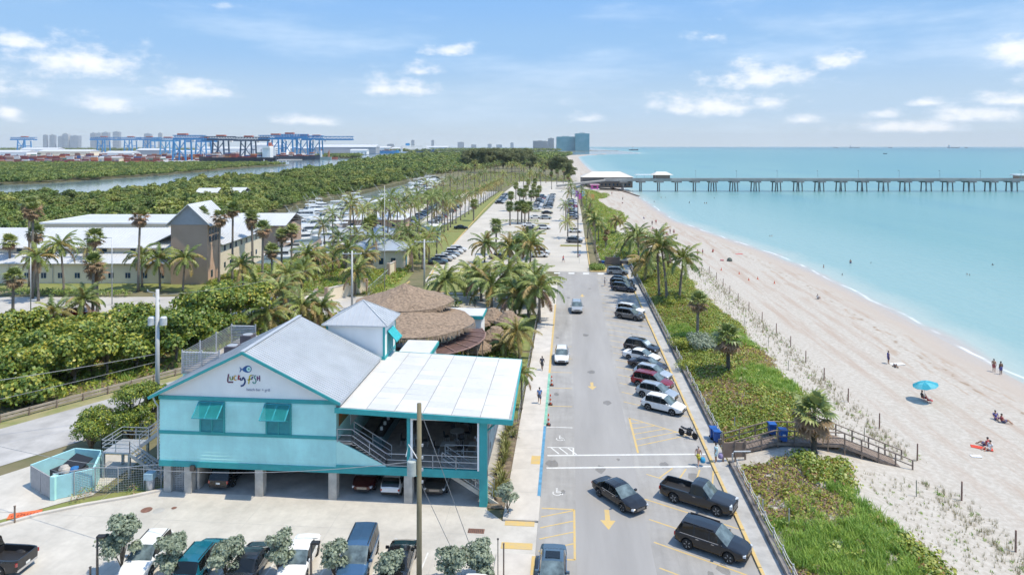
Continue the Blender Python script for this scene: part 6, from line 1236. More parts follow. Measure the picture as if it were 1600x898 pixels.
# slatted brown canopy in front of the lower hut
pg=thing('pergola_canopy','dark brown slatted canopy curving below the lower thatched roof','canopy',(-20.3,86.3,3.6)); fr_=MB()
for k in range(9):
    a0,a1=R(-100+14*k),R(-100+14*(k+1)); am=(a0+a1)/2; b=MB(); r0,r1=6.4,9.6; b.add([(math.cos(a)*r,math.sin(a)*r,z+(.35 if r==r0 else 0)) for z in (0,-.05) for a,r in ((a0+.01,r0),(a1-.01,r0),(a1-.01,r1),(a0+.01,r1))],[(0,1,2,3),(7,6,5,4),(0,4,5,1),(1,5,6,2),(2,6,7,3),(3,7,4,0)]); b.build('canopy_panel',brownp,pg)
    b=MB(); b.beam((math.cos(a0)*r0,math.sin(a0)*r0,.40),(math.cos(a0)*r1,math.sin(a0)*r1,.06),.09,.08); b.build('rafter',mat('pinkish_batten',(.35,.22,.19),.8),pg); b=MB(); b.beam((math.cos(a0)*r1,math.sin(a0)*r1,.02),(math.cos(a1)*r1,math.sin(a1)*r1,.02),.1,.12); b.build('edge_batten',MATS['pinkish_batten'],pg)
    b=MB(); b.tube([(math.cos(a0)*9.3,math.sin(a0)*9.3,-3.6),(math.cos(a0)*9.3,math.sin(a0)*9.3,0)],.07,6); b.build('post',woodp,pg)
kt=thing('flat_roofed_kitchen','white flat roof with teal edge behind the thatched huts','building',(-14.5,95,0)); b=MB(); b.lo(-3.2,2.4,-2,2,0,4.4); b.build('wall',whitep,kt); b=MB(); b.lo(-3.4,2.6,-2.2,2.2,4.62,4.7); b.build('roof',whiteroof,kt); b=MB(); b.lo(-3.5,2.7,-2.3,2.3,4.2,4.62); b.build('fascia',teal,kt)
lk=thing('link_roof','white flat link roof with teal edge between tower and thatch','roof',(-17,73,0)); b=MB(); b.lo(-1.2,2.2,-5.5,3,5.9,6.0); b.build('roof_sheet',whiteroof,lk); b=MB(); b.lo(-1.3,2.3,-5.6,3.1,5.5,5.9); b.build('fascia',teal,lk); b=MB(); b.lo(-1,2,-5,2.8,0,5.5); b.build('wall',whitep,lk)
for i,(u,v,r,hh) in enumerate([(745,560,2.0,2.6),(775,545,2.4,2.8),(795,520,2.3,3.0),(770,515,2.5,3.0),(745,520,2.2,2.7)]):
    x,y=G(u,v); t=thing('thatched_parasol','small thatched garden parasol, %s counted away from the white roof'%ordn(i),'parasol',(x,y,0),random.random(),'thatched garden parasols'); link('thatch_roof',thatch_cone('thatch_roof',r,1.15,.35,20+i,.7,20),t,(0,0,hh-1.0)); b=MB(); b.tube([(0,0,0),(0,0,hh-.1)],.09,6); b.build('post',woodp,t); b=MB(); b.beam((-.8,0,hh+.12),(.8,0,hh+.12),.3,.14); b.build('ridge_cap',thatch,t)
# curved garden walls by the pavement
for nm,cx,cy,r,a0,a1,lab in (('garden_wall',-8.6,74.5,2.6,-80,150,'curved pale garden wall beside the pavement behind the restaurant'),('garden_wall',-8.8,75.0,1.3,-80,140,'inner curved wall of the garden ramp')):
    b=MB(); n_=24; P=[]
    for k in range(n_+1): a=R(lerp(a0,a1,k/n_)); P.append((cx+math.cos(a)*r,cy+math.sin(a)*r*1.6))
    for p,q in zip(P,P[1:]): b.beam((*p,.45),(*q,.45),.24,.9)
    tag(b.build(nm,conc),lab,'wall')
fz=thing('garden_fence','dark timber and wire fence along the back edge of the pavement','fence',(-5.1,80,0))
for k in range(36): y=68+1.6*k; b=MB(); b.beam((0,y-80,0),(0.02*math.sin(k),y-80,1.15+.1*math.sin(k*2.1)),.08); b.build('post',woodp,fz)
for z in (.35,.75,1.1): b=MB(); b.beam((0,-12,z),(0,44,z),.025); b.build('wire',galv,fz)
# garden and verge undergrowth where the photo shows no bare soil
rr=np.random.default_rng(77); P=[];W=[];S=[]
AREAS=[([(-62,100),(-33,103),(-24,92),(-18,98),(-16,112),(-40,109.5),(-62,107)],900),([(-60,126),(-34,126),(-36,152),(-42,190),(-46,235),(-60,180),(-80,135)],3800),([(-24,70),(-7,70),(-7,112),(-24,112)],900),([(-160,88),(-62,100),(-60,106),(-110,103),(-160,98)],900),([(-62,66),(-54,73),(-42,92),(-40,104),(-75,99),(-95,80)],1700),([(-70,238),(-45,238),(-44,190),(-46,185),(-60,180)],400),([(-90,420),(-44,420),(-40,540),(4,540),(0,640),(-90,760)],2600),([(-76,300),(-62,300),(-62,430),(-90,430)],900),([(-170,128),(-64,134),(-64,142),(-170,138)],500)]
for poly,n_ in AREAS:
    A_=np.array(poly); q=A_.min(0)+rr.random((n_*3,2))*(A_.max(0)-A_.min(0)); q=q[inside(q,poly)][:n_]
    for x,y in q: P.append((x,y,-.08)); W.append(int(rr.choice([0,1,2,3,5],p=[.3,.3,.18,.07,.15]))); S.append(rr.uniform(.8,1.8))
scatter('garden_undergrowth',P,dune_src,S,rr.random(len(P))*6.28,W,'mixed green undergrowth between the palms, streets and huts','undergrowth')
# ================================================================ BEIGE HALL (stands square to this view; frame turned by YAW)
beige=mat('cream_render',(0.80,0.69,0.53),0.8,var=0.05,scale=.2); tan=mat('tan_render',(0.47,0.34,0.26),0.8,var=.05,scale=.2); tan_lit=mat('tan_render_lit',(0.60,0.40,0.28),0.8,var=.05,scale=.2); wroof=mat('white_standing_seam',(0.62,0.63,0.64),0.5,metal=.15,var=.04,scale=.15); winb=mat('dark_blue_pane',(0.012,0.05,0.10),.15,var=.1,coat=.3); greyg=mat('grey_gable_boards',(0.36,0.38,0.41),.7,var=.05)  # lighter tower tone is the tan wall with sunlight put into its colour
def rotthing(nm,lab,cat): 
    t=thing(nm,lab,cat,(0,0,0),YAW); return t
hall=rotthing('beige_hall','long cream hall with white metal roofs and small blue windows','building')
r0,r1=-120,-69.5
b=MB(); b.lo(r0,r1,139,160,0,4.25); b.lo(r0,r1,143.2,160,4.25,6.9); b.build('wall',beige,hall)
def slope(p,name,m,par,seam=None,th=.12):
    b=MB(); P=[Vector(q) for q in p]; n=(P[1]-P[0]).cross(P[3]-P[0]).normalized()*th; n=n if n.z>0 else -n; b.add(P+[q-n for q in P],[(0,1,2,3),(7,6,5,4),(0,4,5,1),(1,5,6,2),(2,6,7,3),(3,7,4,0)]); o=b.build(name,m,par)
    if seam:
        s=MB()
        for i in range(seam+1): t=i/seam; s.beam(P[0].lerp(P[1],t)+Vector((0,0,.03)),P[3].lerp(P[2],t)+Vector((0,0,.03)),.06,.07)
        s.build('standing_seam',m,o)
    return o
slope([(r0,138.3,4.15),(r1,138.3,4.15),(r1,143.2,5.7),(r0,143.2,5.7)],'lower_roof',wroof,hall,70); slope([(r0,142.4,6.75),(r1,142.4,6.75),(r1,151.5,9.9),(r0,151.5,9.9)],'upper_roof',wroof,hall,70); slope([(r0,151.5,9.9),(r1,151.5,9.9),(r1,160.5,6.75),(r0,160.5,6.75)],'upper_roof',wroof,hall)
for k in range(11):
    x=-71.8-3.45*k; b=MB(); b.lo(x-.5,x+.5,138.93,139.02,1.05,2.15); w=b.build('window',winb,hall); b=MB(); b.lo(x-.56,x+.56,138.9,138.99,.98,1.06); b.build('sill',whitep,w)
    b=MB(); b.lo(x-.02,x+.02,138.9,138.99,1.05,2.15); b.build('mullion',whitep,w)
for k in range(6): x=-74-6*k; b=MB(); b.lo(x-.5,x+.5,143.1,143.22,5.85,6.45); b.build('clerestory_window',winb,hall)
for k in range(5): x=-76-9*k; b=MB(); b.tube([(x,138.85,0),(x,138.85,4.1)],.06,6); b.build('downpipe',galv,hall)
fb=rotthing('flat_roofed_hall','low cream flat-roofed block rising behind the hall roof','building'); b=MB(); b.lo(-118,-86,170,190,0,8.6); b.build('wall',beige,fb); b=MB(); b.lo(-118.3,-85.7,169.7,190.3,8.6,9.0); b.build('parapet',whitep,fb); b=MB(); b.lo(-117.5,-86.5,170.5,189.5,9.0,9.05); b.build('roof',wroof,fb)
tw2=rotthing('tan_tower','tan and peach entrance tower with grey gable and blue windows','building'); b=MB(); b.lo(-69.4,-62,138,143.8,0,12.2); b.build('wall',tan,tw2); b=MB(); b.lo(-62.01,-61.93,138,143.8,0,12.2); b.build('sunlit_tint_wall',tan_lit,tw2)  # thin sheet on the sea face: same wall, sun painted into its tint
for zz in (9.1,10.7):
    for k in range(4): y=138.7+1.35*k; b=MB(); b.lo(-61.94,-61.86,y,y+1.0,zz-.6,zz+.6); w=b.build('window',winb,tw2)
b=MB(); b.lo(-68.0,-67.0,137.9,138.02,5.6,6.9); b.build('window',winb,tw2); b=MB(); b.lo(-61.94,-61.86,139.5,140.3,1.2,2.6); b.build('window',winb,tw2)
b=MB(); b.add([(-69.9,137.9,12.1),(-61.5,137.9,12.1),(-65.7,137.9,16.2),(-69.9,138.1,12.1),(-61.5,138.1,12.1),(-65.7,138.1,16.2)],[(0,1,2),(3,5,4),(0,3,4,1),(1,4,5,2),(2,5,3,0)]); b.build('gable',greyg,tw2)
slope([(-65.7,137.3,16.3),(-65.7,148,16.3),(-61.0,148,11.9),(-61.0,137.3,11.9)],'roof',wroof,tw2,12); slope([(-65.7,137.3,16.3),(-65.7,148,16.3),(-70.4,148,11.9),(-70.4,137.3,11.9)],'roof',wroof,tw2)
wg=rotthing('cream_wing','cream two-storey wing with small windows behind the tan tower','building'); b=MB(); b.lo(-76,-62,143.9,168,0,7.4); b.build('wall',beige,wg)
for zz in (2.0,5.6):
    for k in range(7): y=146+3.0*k; b=MB(); b.lo(-62.02,-61.93,y,y+.8,zz,zz+1.1); b.build('window',winb,wg)
slope([(-69,143.5,11.0),(-69,168.5,11.0),(-61.2,168.5,7.2),(-61.2,143.5,7.2)],'roof',wroof,wg,26); slope([(-69,143.5,11.0),(-69,168.5,11.0),(-76.8,168.5,7.2),(-76.8,143.5,7.2)],'roof',wroof,wg); b=MB(); b.add([(-76,168,7.4),(-62,168,7.4),(-69,168,11)],[(0,1,2)]); b.build('gable',tan,wg)
w3=rotthing('boat_shed','white-roofed marina shed between the wing and the boats','building'); b=MB(); b.lo(-80,-64,190,206,0,6); b.build('wall',tan,w3); slope([(-81,189,6),(-63,189,6),(-63,198,8.6),(-81,198,8.6)],'roof',wroof,w3,16); slope([(-81,207,6),(-63,207,6),(-63,198,8.6),(-81,198,8.6)],'roof',wroof,w3)
for i,(u,v,w,d_) in enumerate([(322,311,10,9),(357,310,14,10)]):
    dd=FPX*26/(v-229.0); r_=(u-800)/FPX*dd; t=rotthing('white_house','small white waterside house among the mangroves, the '+('lower' if i==0 else 'larger'),'house'); b=MB(); b.lo(r_-w/2,r_+w/2,dd,dd+d_,0,5.2); b.build('wall',whitep,t); slope([(r_-w/2-.6,dd-.6,5),(r_+w/2+.6,dd-.6,5),(r_+w/2+.6,dd+d_/2,7.2),(r_-w/2-.6,dd+d_/2,7.2)],'roof',wroof,t); slope([(r_-w/2-.6,dd+d_+.6,5),(r_+w/2+.6,dd+d_+.6,5),(r_+w/2+.6,dd+d_/2,7.2),(r_-w/2-.6,dd+d_/2,7.2)],'roof',wroof,t)
    for k in range(5): x=lerp(r_-w/2+1,r_+w/2-1,k/4); b=MB(); b.lo(x-.4,x+.4,dd-.06,dd+.02,3,4.3); b.build('window',winb,t)
# park offices with hipped metal roofs
def hip_house(name,lab,ra,rb,da,db,wall,eave,rise,wm,rm,ridge=.5,wins=4):
    t=rotthing(name,lab,'building'); b=MB(); b.lo(ra,rb,da,db,0,eave); b.build('wall',wm,t); o=.8; A=[(ra-o,da-o,eave-.1),(rb+o,da-o,eave-.1),(rb+o,db+o,eave-.1),(ra-o,db+o,eave-.1)]; m_=min(rb-ra,db-da)/2; 
    if rb-ra>db-da: P=(ra+m_,(da+db)/2,eave+rise);Q=(rb-m_,(da+db)/2,eave+rise); F=[(0,1,5,4),(1,2,5),(2,3,4,5),(3,0,4)]
    else: P=((ra+rb)/2,da+m_,eave+rise);Q=((ra+rb)/2,db-m_,eave+rise); F=[(0,1,4),(1,2,5,4),(2,3,5),(3,0,4,5)]
    b=MB(); b.add(A+[P,Q],F+[(3,2,1,0)]); rf=b.build('roof',rm,t); s=MB()
    for i,j in ((0,4),(3,4 if rb-ra>db-da else 5),(1,5 if rb-ra>db-da else 4),(2,5),(4,5)): 
        V=A+[P,Q]; s.beam(Vector(V[i])+Vector((0,0,.05)),Vector(V[j])+Vector((0,0,.05)),.18,.08)
    s.build('ridge_cap',rm,rf)
    for k in range(wins): x=lerp(ra+1,rb-1,(k+.5)/wins); b=MB(); b.lo(x-.5,x+.5,da-.06,da+.02,1.3,2.7); b.build('window',winb,t)
    return t
metb=mat('blue_grey_metal_roof',(0.40,0.45,0.50),.45,metal=.3,var=.05,scale=.3)
o1=hip_house('park_office','cream park office with a grey hipped metal roof by the lawn',-37.5,-24.6,154,163,0,4.6,2.0,beige,metb); b=MB(); b.lo(-24.62,-24.5,157,158.2,.4,3.0); b.build('blue_sign_panel',mat('bright_blue_panel',(.01,.28,.50),.5),o1)
hip_house('park_office','second grey-roofed office behind the first, nearer the marina',-45,-33,184,194,0,4.2,2.2,beige,metb); hip_house('pavilion','wide pale-roofed pavilion beyond the offices under the palms',-56,-36,224,240,0,4.0,2.2,tan,wroof); hip_house('kiosk_shelter','small pale-roofed shelter near the far boats',-62,-54,300,306,0,3.5,1.6,whitep,wroof)
mk=rotthing('mural_kiosk','blue and white painted kiosk at the edge of the parking lot','kiosk'); b=MB(); b.lo(-25.4,-21.4,199,203,0,4.6); b.build('wall',mat('sky_blue_mural',(.12,.48,.68),.6,var=.3,scale=.5,col2=(.6,.72,.75)),mk); b=MB(); b.lo(-25.8,-21.0,198.6,203.4,4.6,4.8); b.build('roof',whitep,mk)
# entrance walls, gates, sign
for lab,p,q,hh in (('beige entrance sign wall with a stone-framed panel',G(510,470),G(572,455),2.2),('short beige wall on the near side of the entrance gate',G(470,487),G(494,468),1.7),('beige gate pillar wall at the lawn corner',G(607,432),G(616,428),2.6)):
    t=thing('entrance_wall',lab,'wall',(*p,0)); v_=Vector((q[0]-p[0],q[1]-p[1],0)); b=MB(); b.beam(Vector((0,0,hh/2)),v_+Vector((0,0,hh/2)),.35,hh); b.build('wall_panel',beige,t); b=MB(); b.beam(Vector((0,0,hh+.06)),v_+Vector((0,0,hh+.06)),.5,.12); b.build('coping',walkc,t)
    for e in (Vector(),v_): b=MB(); b.box((e.x,e.y,hh/2+.1),(.6,.6,hh+.3)); b.build('pillar',tan,t)
for lab,p,q in (('grey-green sliding gate running up beside the lawn',G(575,462),G(607,432)),('steel gate panel between the two entrance walls',G(486,482),G(496,462))):
    t=thing('steel_gate',lab,'gate',(*p,0)); v_=Vector((q[0]-p[0],q[1]-p[1],0)); n_=14; gm_=mat('pale_green_steel',(.40,.47,.44),.6)
    for z in (.15,1.6): b=MB(); b.beam(Vector((0,0,z)),v_+Vector((0,0,z)),.06,.08); b.build('rail',gm_,t)
    for k in range(n_+1): e=v_*(k/n_); b=MB(); b.beam(e+Vector((0,0,.1)),e+Vector((0,0,1.75)),.05); b.build('bar',gm_,t)
# yellow kerbs of the drives
for lab,pts in (('kerb',[(-28.6,128.9),(-17.4,128.9),(-17.3,138.2)]),('kerb',[(-16.1,128.8),(-10.9,128.8),(-6.9,138)]),('kerb',[G(470,503),G(540,500)]),('kerb',[G(600,470),G(640,440)]),('kerb',[(-29.5,141),(-31.8,165),(-37.6,300),(-41,420)]),('kerb',[(4.8,153),(5.1,210)])):
    b=MB()
    for p,q in zip(pts,pts[1:]): b.beam((*p,.05),(*q,.05),.25,.2)
    struct(b.build(lab,yel))
for i,(x,y,w) in enumerate([(-12.5,183,9),(-12,200,9),(-11.8,218,9),(-11.5,246,9),(-11.5,272,9),(-11.5,292,9),(0.5,192,6),(-37,222,6)]): b=MB(); b.lo(x-w/2,x+w/2,y-1.2,y+1.2,0,.14); struct(b.build('island_kerb',yel)); b=MB(); b.lo(x-w/2+.2,x+w/2-.2,y-1,y+1,.1,.18); struct(b.build('island_bed',grassm))
# ================================================================ POLES, WIRES, LAMPS, GUARD RAIL
wirem=mat('grey_cable',(.30,.31,.32),.6); pw=mat('green_brown_timber',(.20,.175,.11),.9,var=.2,scale=2,bump=.4,stretch=(1,1,.2)); pc=mat('pale_concrete_pole',(.52,.53,.53),.7,var=.06,scale=1)
def pole(name,lab,u,vb,vt,r0,r1,m,cat='utility pole',arm=0):
    x,y=G(u,vb); d=D(x,y); h=(vb-vt)*d/FPX; t=thing(name,lab,cat,(x,y,0),YAW); b=MB(); b.tube([(0,0,-.1),(0,0,h)],[r0,r1],10); b.build('shaft',m,t,smooth=True)
    if arm:
        b=MB(); b.beam((-arm,0,h-.5),(arm,0,h-.5),.14); b.build('crossarm',m,t)
        for k in (-1,-.4,.4,1): b=MB(); b.lathe([(.05,0),(.09,.08),(.05,.2)],(k*arm*.92,0,h-.43),8); b.build('insulator',whitep,t)
    return t,h
t,h=pole('utility_pole','brown timber utility pole in front of the dining deck',655,990,630,.17,.13,pw); tr_=MB(); 
b=MB(); b.lathe([(.05,-.55),(.28,-.5),(.28,.3),(.2,.36)],(-.42,0,h-3.6),12); b.lathe([(.05,0),(.07,.1),(.03,.22)],(-.5,0,h-3.24),6); b.build('transformer',mat('pale_green_grey_can',(.42,.47,.45),.5),t,smooth=40)
for k in range(4): b=MB(); b.box((.16,0,h-2.4-.7*k),(.14,.1,.14)); b.build('bracket',galv,t)
b=MB(); b.tube([(-.1,-.1,h-3.1),(-.6,-.1,h-2.3),(-.75,-.1,h-3.0)],.03,5); b.build('bushing',whitep,t)
POLE1=t.location.copy(); H1=h
t,h=pole('utility_pole','tall pale concrete utility pole with two transformers beside the restaurant',246,655,452,.24,.17,pc)
for sx in (-1,1): b=MB(); b.lathe([(.1,-.5),(.34,-.45),(.34,.3),(.25,.4)],(sx*.62,0,h-3.2),12); b.build('transformer',mat('light_grey_can',(.58,.60,.60),.5),t,smooth=40); b=MB(); b.beam((0,0,h-3.3),(sx*.5,0,h-3.3),.1); b.build('bracket',galv,t)
for k in range(3): b=MB(); b.beam((0,0,h-.4-.5*k),(-1.0+.6*k,.0,h-.2-.5*k),.05); b.lathe([(.04,0),(.07,.1),(.04,.2)],(-1.0+.6*k,0,h-.2-.5*k),6); b.build('insulator_arm',galv,t)
POLE2=t.location.copy(); H2=h
t,h=pole('utility_pole','grey T-shaped utility pole near the entrance sign wall',550,482,392,.2,.15,pc,arm=1.7); POLE3=t.location.copy(); H3=h
t,h=pole('utility_pole','grey T-shaped utility pole beside the park lawn',663,447,374,.2,.15,pc,arm=2.0); POLE4=t.location.copy(); H4=h
pole('flag_pole','thin tall bare pole rising through the office roof',601,455,290,.09,.05,pc,'pole'); pole('utility_pole','leaning dark lamp pole at the sea edge of the park drive',903,402,300,.16,.1,mat('dark_timber',(.14,.12,.1),.9),arm=1.2)
def lamp(u,vb,vt,lab,m=None,sx=-1.1):
    t,h=pole('street_lamp',lab,u,vb,vt,.09,.06,m or galv,'street lamp'); b=MB(); b.beam((0,0,h),(sx,0,h+.05),.07); b.build('arm',m or galv,t); b=MB(); b.box((sx,0,h+.03),(.55,.3,.12)); b.build('lamp_head',darkt,t)
lamp(48,497,402,'silver street lamp nearest the photo edge on the cross street'); lamp(175,476,372,'dark-headed street lamp before the hall beside the tall palm'); lamp(152,912,838,'brown lot lamp post beside the two-tiered buttonwood',mat('bronze_post',(.11,.09,.075),.6),.28); lamp(486,925,848,'brown lot lamp post beside the white saloon',MATS['bronze_post'],.28); lamp(880,345,318,'white street lamp with two heads on the park drive')
for i,(u,v,hh,lab) in enumerate([(141,908,.9,'short timber bollard by the lot lamp'),(113,915,.5,'stub timber bollard near the black pickup'),(23,816,1.2,'timber stake beside the orange barrier'),(787,905,2.3,'brown sign post beside the front silvery trees'),(778,905,2.6,'thin dark pole beside the front silvery trees')]):
    x,y=G(u,v); tag(MB().beam((x,y,0),(x,y,hh),.09 if i<4 else .05).box((x,y,hh+.03),(.12,.12,.06)).build('timber_post',woodp if i<4 else darkt),lab,'post')
x,y=G(30,808); ob=thing('orange_barrier','orange plastic barrier lying flat on the grass','barrier',(x+.2,y+.3,0),R(22)); ob.scale=(.68,.68,.68); b=MB(); b.box((0,0,.1),(3.2,.9,.12),tilt=('X',R(9))); b.build('panel',mat('safety_orange',(.75,.16,.05),.5),ob)
for k in range(9): b=MB(); b.box((-1.2+.3*k,-.1,.19),(.12,.3,.03)); b.build('slot',mat('dark_orange',(.45,.07,.03),.6),ob)
def wire(p,q,sag,r=.018,lab='',nm='overhead_wire'):
    P=Vector(p);Q=Vector(q); pts=[P.lerp(Q,k/14)-Vector((0,0,sag*4*(k/14)*(1-k/14))) for k in range(15)]; b=MB(); b.tube(pts,r,4); return tag(b.build(nm,wirem),lab,'cable')
wire((POLE1.x,POLE1.y,H1-3.3),(-46,50,4.6),1.4,.02,'overhead wire crossing the front of the restaurant from the timber pole'); wire((POLE2.x,POLE2.y,H2-6.6),(-75,50,5.5),.6,.03,'upper overhead wire running inland from the concrete pole'); wire((POLE2.x,POLE2.y,H2-7.4),(-75,42,3.4),.6,.02,'lower overhead wire running inland from the concrete pole')
wire((POLE2.x,POLE2.y,H2-.6),(POLE3.x,POLE3.y,H3-.4),1.2,.015,'thin wire between the concrete pole and first T pole'); wire((POLE3.x,POLE3.y,H3-.4),(POLE4.x,POLE4.y,H4-.4),.6,.015,'thin wire between the two T poles')
wire((POLE1.x+.1,POLE1.y,H1-.5),(-6.3,45.5,.05),0,.025,'longer pale guy wire staying the timber pole','guy_wire'); wire((POLE1.x+.1,POLE1.y,H1-4.6),(-7.3,44.9,.05),0,.022,'shorter pale guy wire staying the timber pole','guy_wire')
for k,(x,y) in enumerate(((-5.9,39.0),(-5.3,39.3))): tag(MB().tube([(x,y,0),(x-.5,y+.2,2.6)],.05,6).build('guy_guard',mat('yellow_plastic',(.75,.55,.05),.5)),'yellow plastic guy guard among the silvery trees, '+('inland' if k==0 else 'seaward')+' one','guy guard')
gp=[(-79,30),(-66,51),(-57.6,64.3),(-49.4,77.1),(-41,90)]; gr=thing('guard_rail','long pale timber guard rail along the side street','guard rail',(-57.6,64.3,0))
for p,q in zip(gp,gp[1:]):
    n_=max(1,int(math.hypot(q[0]-p[0],q[1]-p[1])/2.2)); 
    for z in (.35,.7): b=MB(); b.beam((p[0]+57.6,p[1]-64.3,z),(q[0]+57.6,q[1]-64.3,z),.09,.22); b.build('rail',mat('pale_timber',(.40,.34,.28),.85,var=.15,scale=1),gr)
    for k in range(n_): t=k/n_; b=MB(); b.box((lerp(p[0],q[0],t)+57.6,lerp(p[1],q[1],t)-64.3,.38),(.16,.16,.85)); b.build('post',woodp,gr)
# ================================================================ ROPE FENCE, LOW WALL, BOARDWALK
ropem=mat('pale_rope',(.55,.54,.52),.9); darkw=mat('stained_wall',(.20,.18,.165),.9,var=.3,scale=.8,bump=.2)
for y0,y1,lab in ((20,61.0,'stained low wall below the boardwalk entrance'),(65.2,163,'long stained low wall along the parking spaces')): b=MB(); b.lo(14.0,14.32,y0,y1,-.2,.5); tag(b.build('low_wall',darkw),lab,'wall')
b=MB(); b.lo(7.0,14.0,162.6,163,-.2,.9); tag(b.build('low_wall',darkw),'stained low wall across the end of the parking road','wall')
for y0,y1,lab in ((22,60.6,'rope fence with short posts on the low wall nearest us'),(65.6,162,'rope fence with short posts along the dune edge')):
    rf=thing('rope_fence',lab,'fence',(14.42,y0,0)); n_=int((y1-y0)/2.1)
    for k in range(n_+1): y=k*2.1; b=MB(); b.tube([(0,y,.2),(0,y,1.12)],.06,6); b.build('post',galv,rf)
    for z in (1.02,.7):
        for k in range(n_): b=MB(); b.tube([(0,k*2.1+2.1*t,z-.14*4*t*(1-t)) for t in (0,.25,.5,.75,1)],.03,5); b.build('rope',ropem,rf)
bw=thing('dune_boardwalk','grey-brown timber boardwalk ramping over the dune to the beach','boardwalk',(14.4,63.9,0)); bm_=mat('boardwalk_timber',(.24,.185,.15),.85,var=.2,scale=2.5,bump=.2)
prof=[(0,0.12),(4.1,1.4),(10.0,1.4),(16.0,-.85)]
def bz(x): return interp(prof,x)
x=0.0
while x<16: 
    b=MB(); x2=x+.28; b.add([(x,-1,bz(x)),(x2-.03,-1,bz(x2-.03)),(x2-.03,1,bz(x2-.03)),(x,1,bz(x))]+[(x,-1,bz(x)-.06),(x2-.03,-1,bz(x2-.03)-.06),(x2-.03,1,bz(x2-.03)-.06),(x,1,bz(x)-.06)],[(0,1,2,3),(7,6,5,4),(0,4,5,1),(1,5,6,2),(2,6,7,3),(3,7,4,0)]); b.build('plank',bm_,bw); x=x2
for s in (-1,1):
    for (xa,za),(xb,zb_) in zip(prof,prof[1:]):
        for hh,w in ((1.05,.13),(.55,.09)): b=MB(); b.beam((xa,s*1.02,za+hh),(xb,s*1.02,zb_+hh),w,.07); b.build('handrail',bm_,bw)
        b=MB(); b.beam((xa,s*1.02,za-.15),(xb,s*1.02,zb_-.15),.08,.22); b.build('joist',bm_,bw)
    x=0
    while x<=16: b=MB(); b.lo(x-.05,x+.05,s*1.02-.05,s*1.02+.05,min(bz(x)-1.6,-.2),bz(x)+1.05); b.build('post',bm_,bw); x+=1.45
blueb=mat('blue_bin_plastic',(.008,.09,.34),.45)
for x,y,z,lab in ((13.75,66.3,.1,'blue wheeled bin beside the dune road, nearest the motorcycle'),(13.9,65.6,.1,'second blue bin against the boardwalk handrail'),(18.7,64.5,1.4,'blue bin at the top of the ramp on the far handrail'),(19.3,63.2,1.4,'blue bin with a white recycling mark on the near handrail'),(8.0,161.2,0,'blue bin at the far end of the road by the entrance')):
    t=thing('blue_bin',lab,'bin',(x,y,z)); b=MB(); b.add([(sx*.26,sy*.3,.08) for sx,sy in((-1,-1),(1,-1),(1,1),(-1,1))]+[(sx*.32,sy*.37,1.0) for sx,sy in((-1,-1),(1,-1),(1,1),(-1,1))],[(3,2,1,0),(4,5,6,7)]+[(i,(i+1)%4,4+(i+1)%4,4+i) for i in range(4)]); b.build('bin_body',blueb,t); b=MB(); b.box((0,0,1.04),(.7,.8,.08)); b.box((-.3,0,1.1),(.08,.5,.06)); b.build('lid',blueb,t)
    for s in(-1,1): b=MB(); b.lathe([(.1,-.03),(.1,.03)],(-.25,s*.3,.1),8,0,'Y'); b.build('wheel',darkt,t)
    if 'recycling' in lab: b=MB(); b.box((0,-.345,.62),(.26,.02,.2)); b.build('recycling_mark',wht,t)
sb=thing('notice_board','brown wooden notice board at the boardwalk entrance seen from behind','sign',(14.6,61.7,0),R(8)); b=MB(); b.lo(-1.05,1.05,-.06,.06,.45,1.75); b.build('board',mat('brown_board',(.23,.165,.13),.8,var=.12,scale=1),sb)
for s in(-1,.1,1): b=MB(); b.lo(s-.07,s+.07,-.12,-.02,0,1.95); b.build('post',woodp,sb)
t=thing('pipe_rail','grey pipe handrail ending beside the notice board','railing',(14.2,60.5,0)); b=MB(); b.tube([(0,0,0),(0,0,1.3),(.15,.1,1.42),(1.6,.25,1.42)],.07,8); b.build('pipe',galv,t)
for k,(u,v,vt) in enumerate([(1148,672,645),(1192,800,780),(1233,822,798)]): x,y=G(u,v,.4); tag(MB().tube([(x,y,hgt(x,y)-.1),(x,y,hgt(x,y)+1.4)],.05,6).build('dune_stake',galv),'thin grey stake in the dune plants, %s counted towards us'%ordn(k),'stake')
# posts on the sand
for k in range(17):
    y=51+7.1*k; x=31.6+.3*math.sin(k); z=hgt(x,y); tag(MB().tube([(x,y,z-.2),(x+.03,y,z+1.55)],[.07,.06],6).build('beach_post',mat('red_brown_post',(.24,.15,.12),.85)),'reddish timber post on the outer sand line, %s from the photo bottom'%ordn(k),'post','outer line of beach posts')
for k in range(9):
    y=57+10.5*k; x=27.8+.4*math.sin(k*2); z=hgt(x,y); tag(MB().tube([(x,y,z-.2),(x,y,z+1.3)],.035,6).build('beach_stake',mat('grey_green_stake',(.22,.24,.19),.85)),'thin grey stake among the sea oats, %s from the photo bottom'%ordn(k),'stake','stakes among the sea oats')
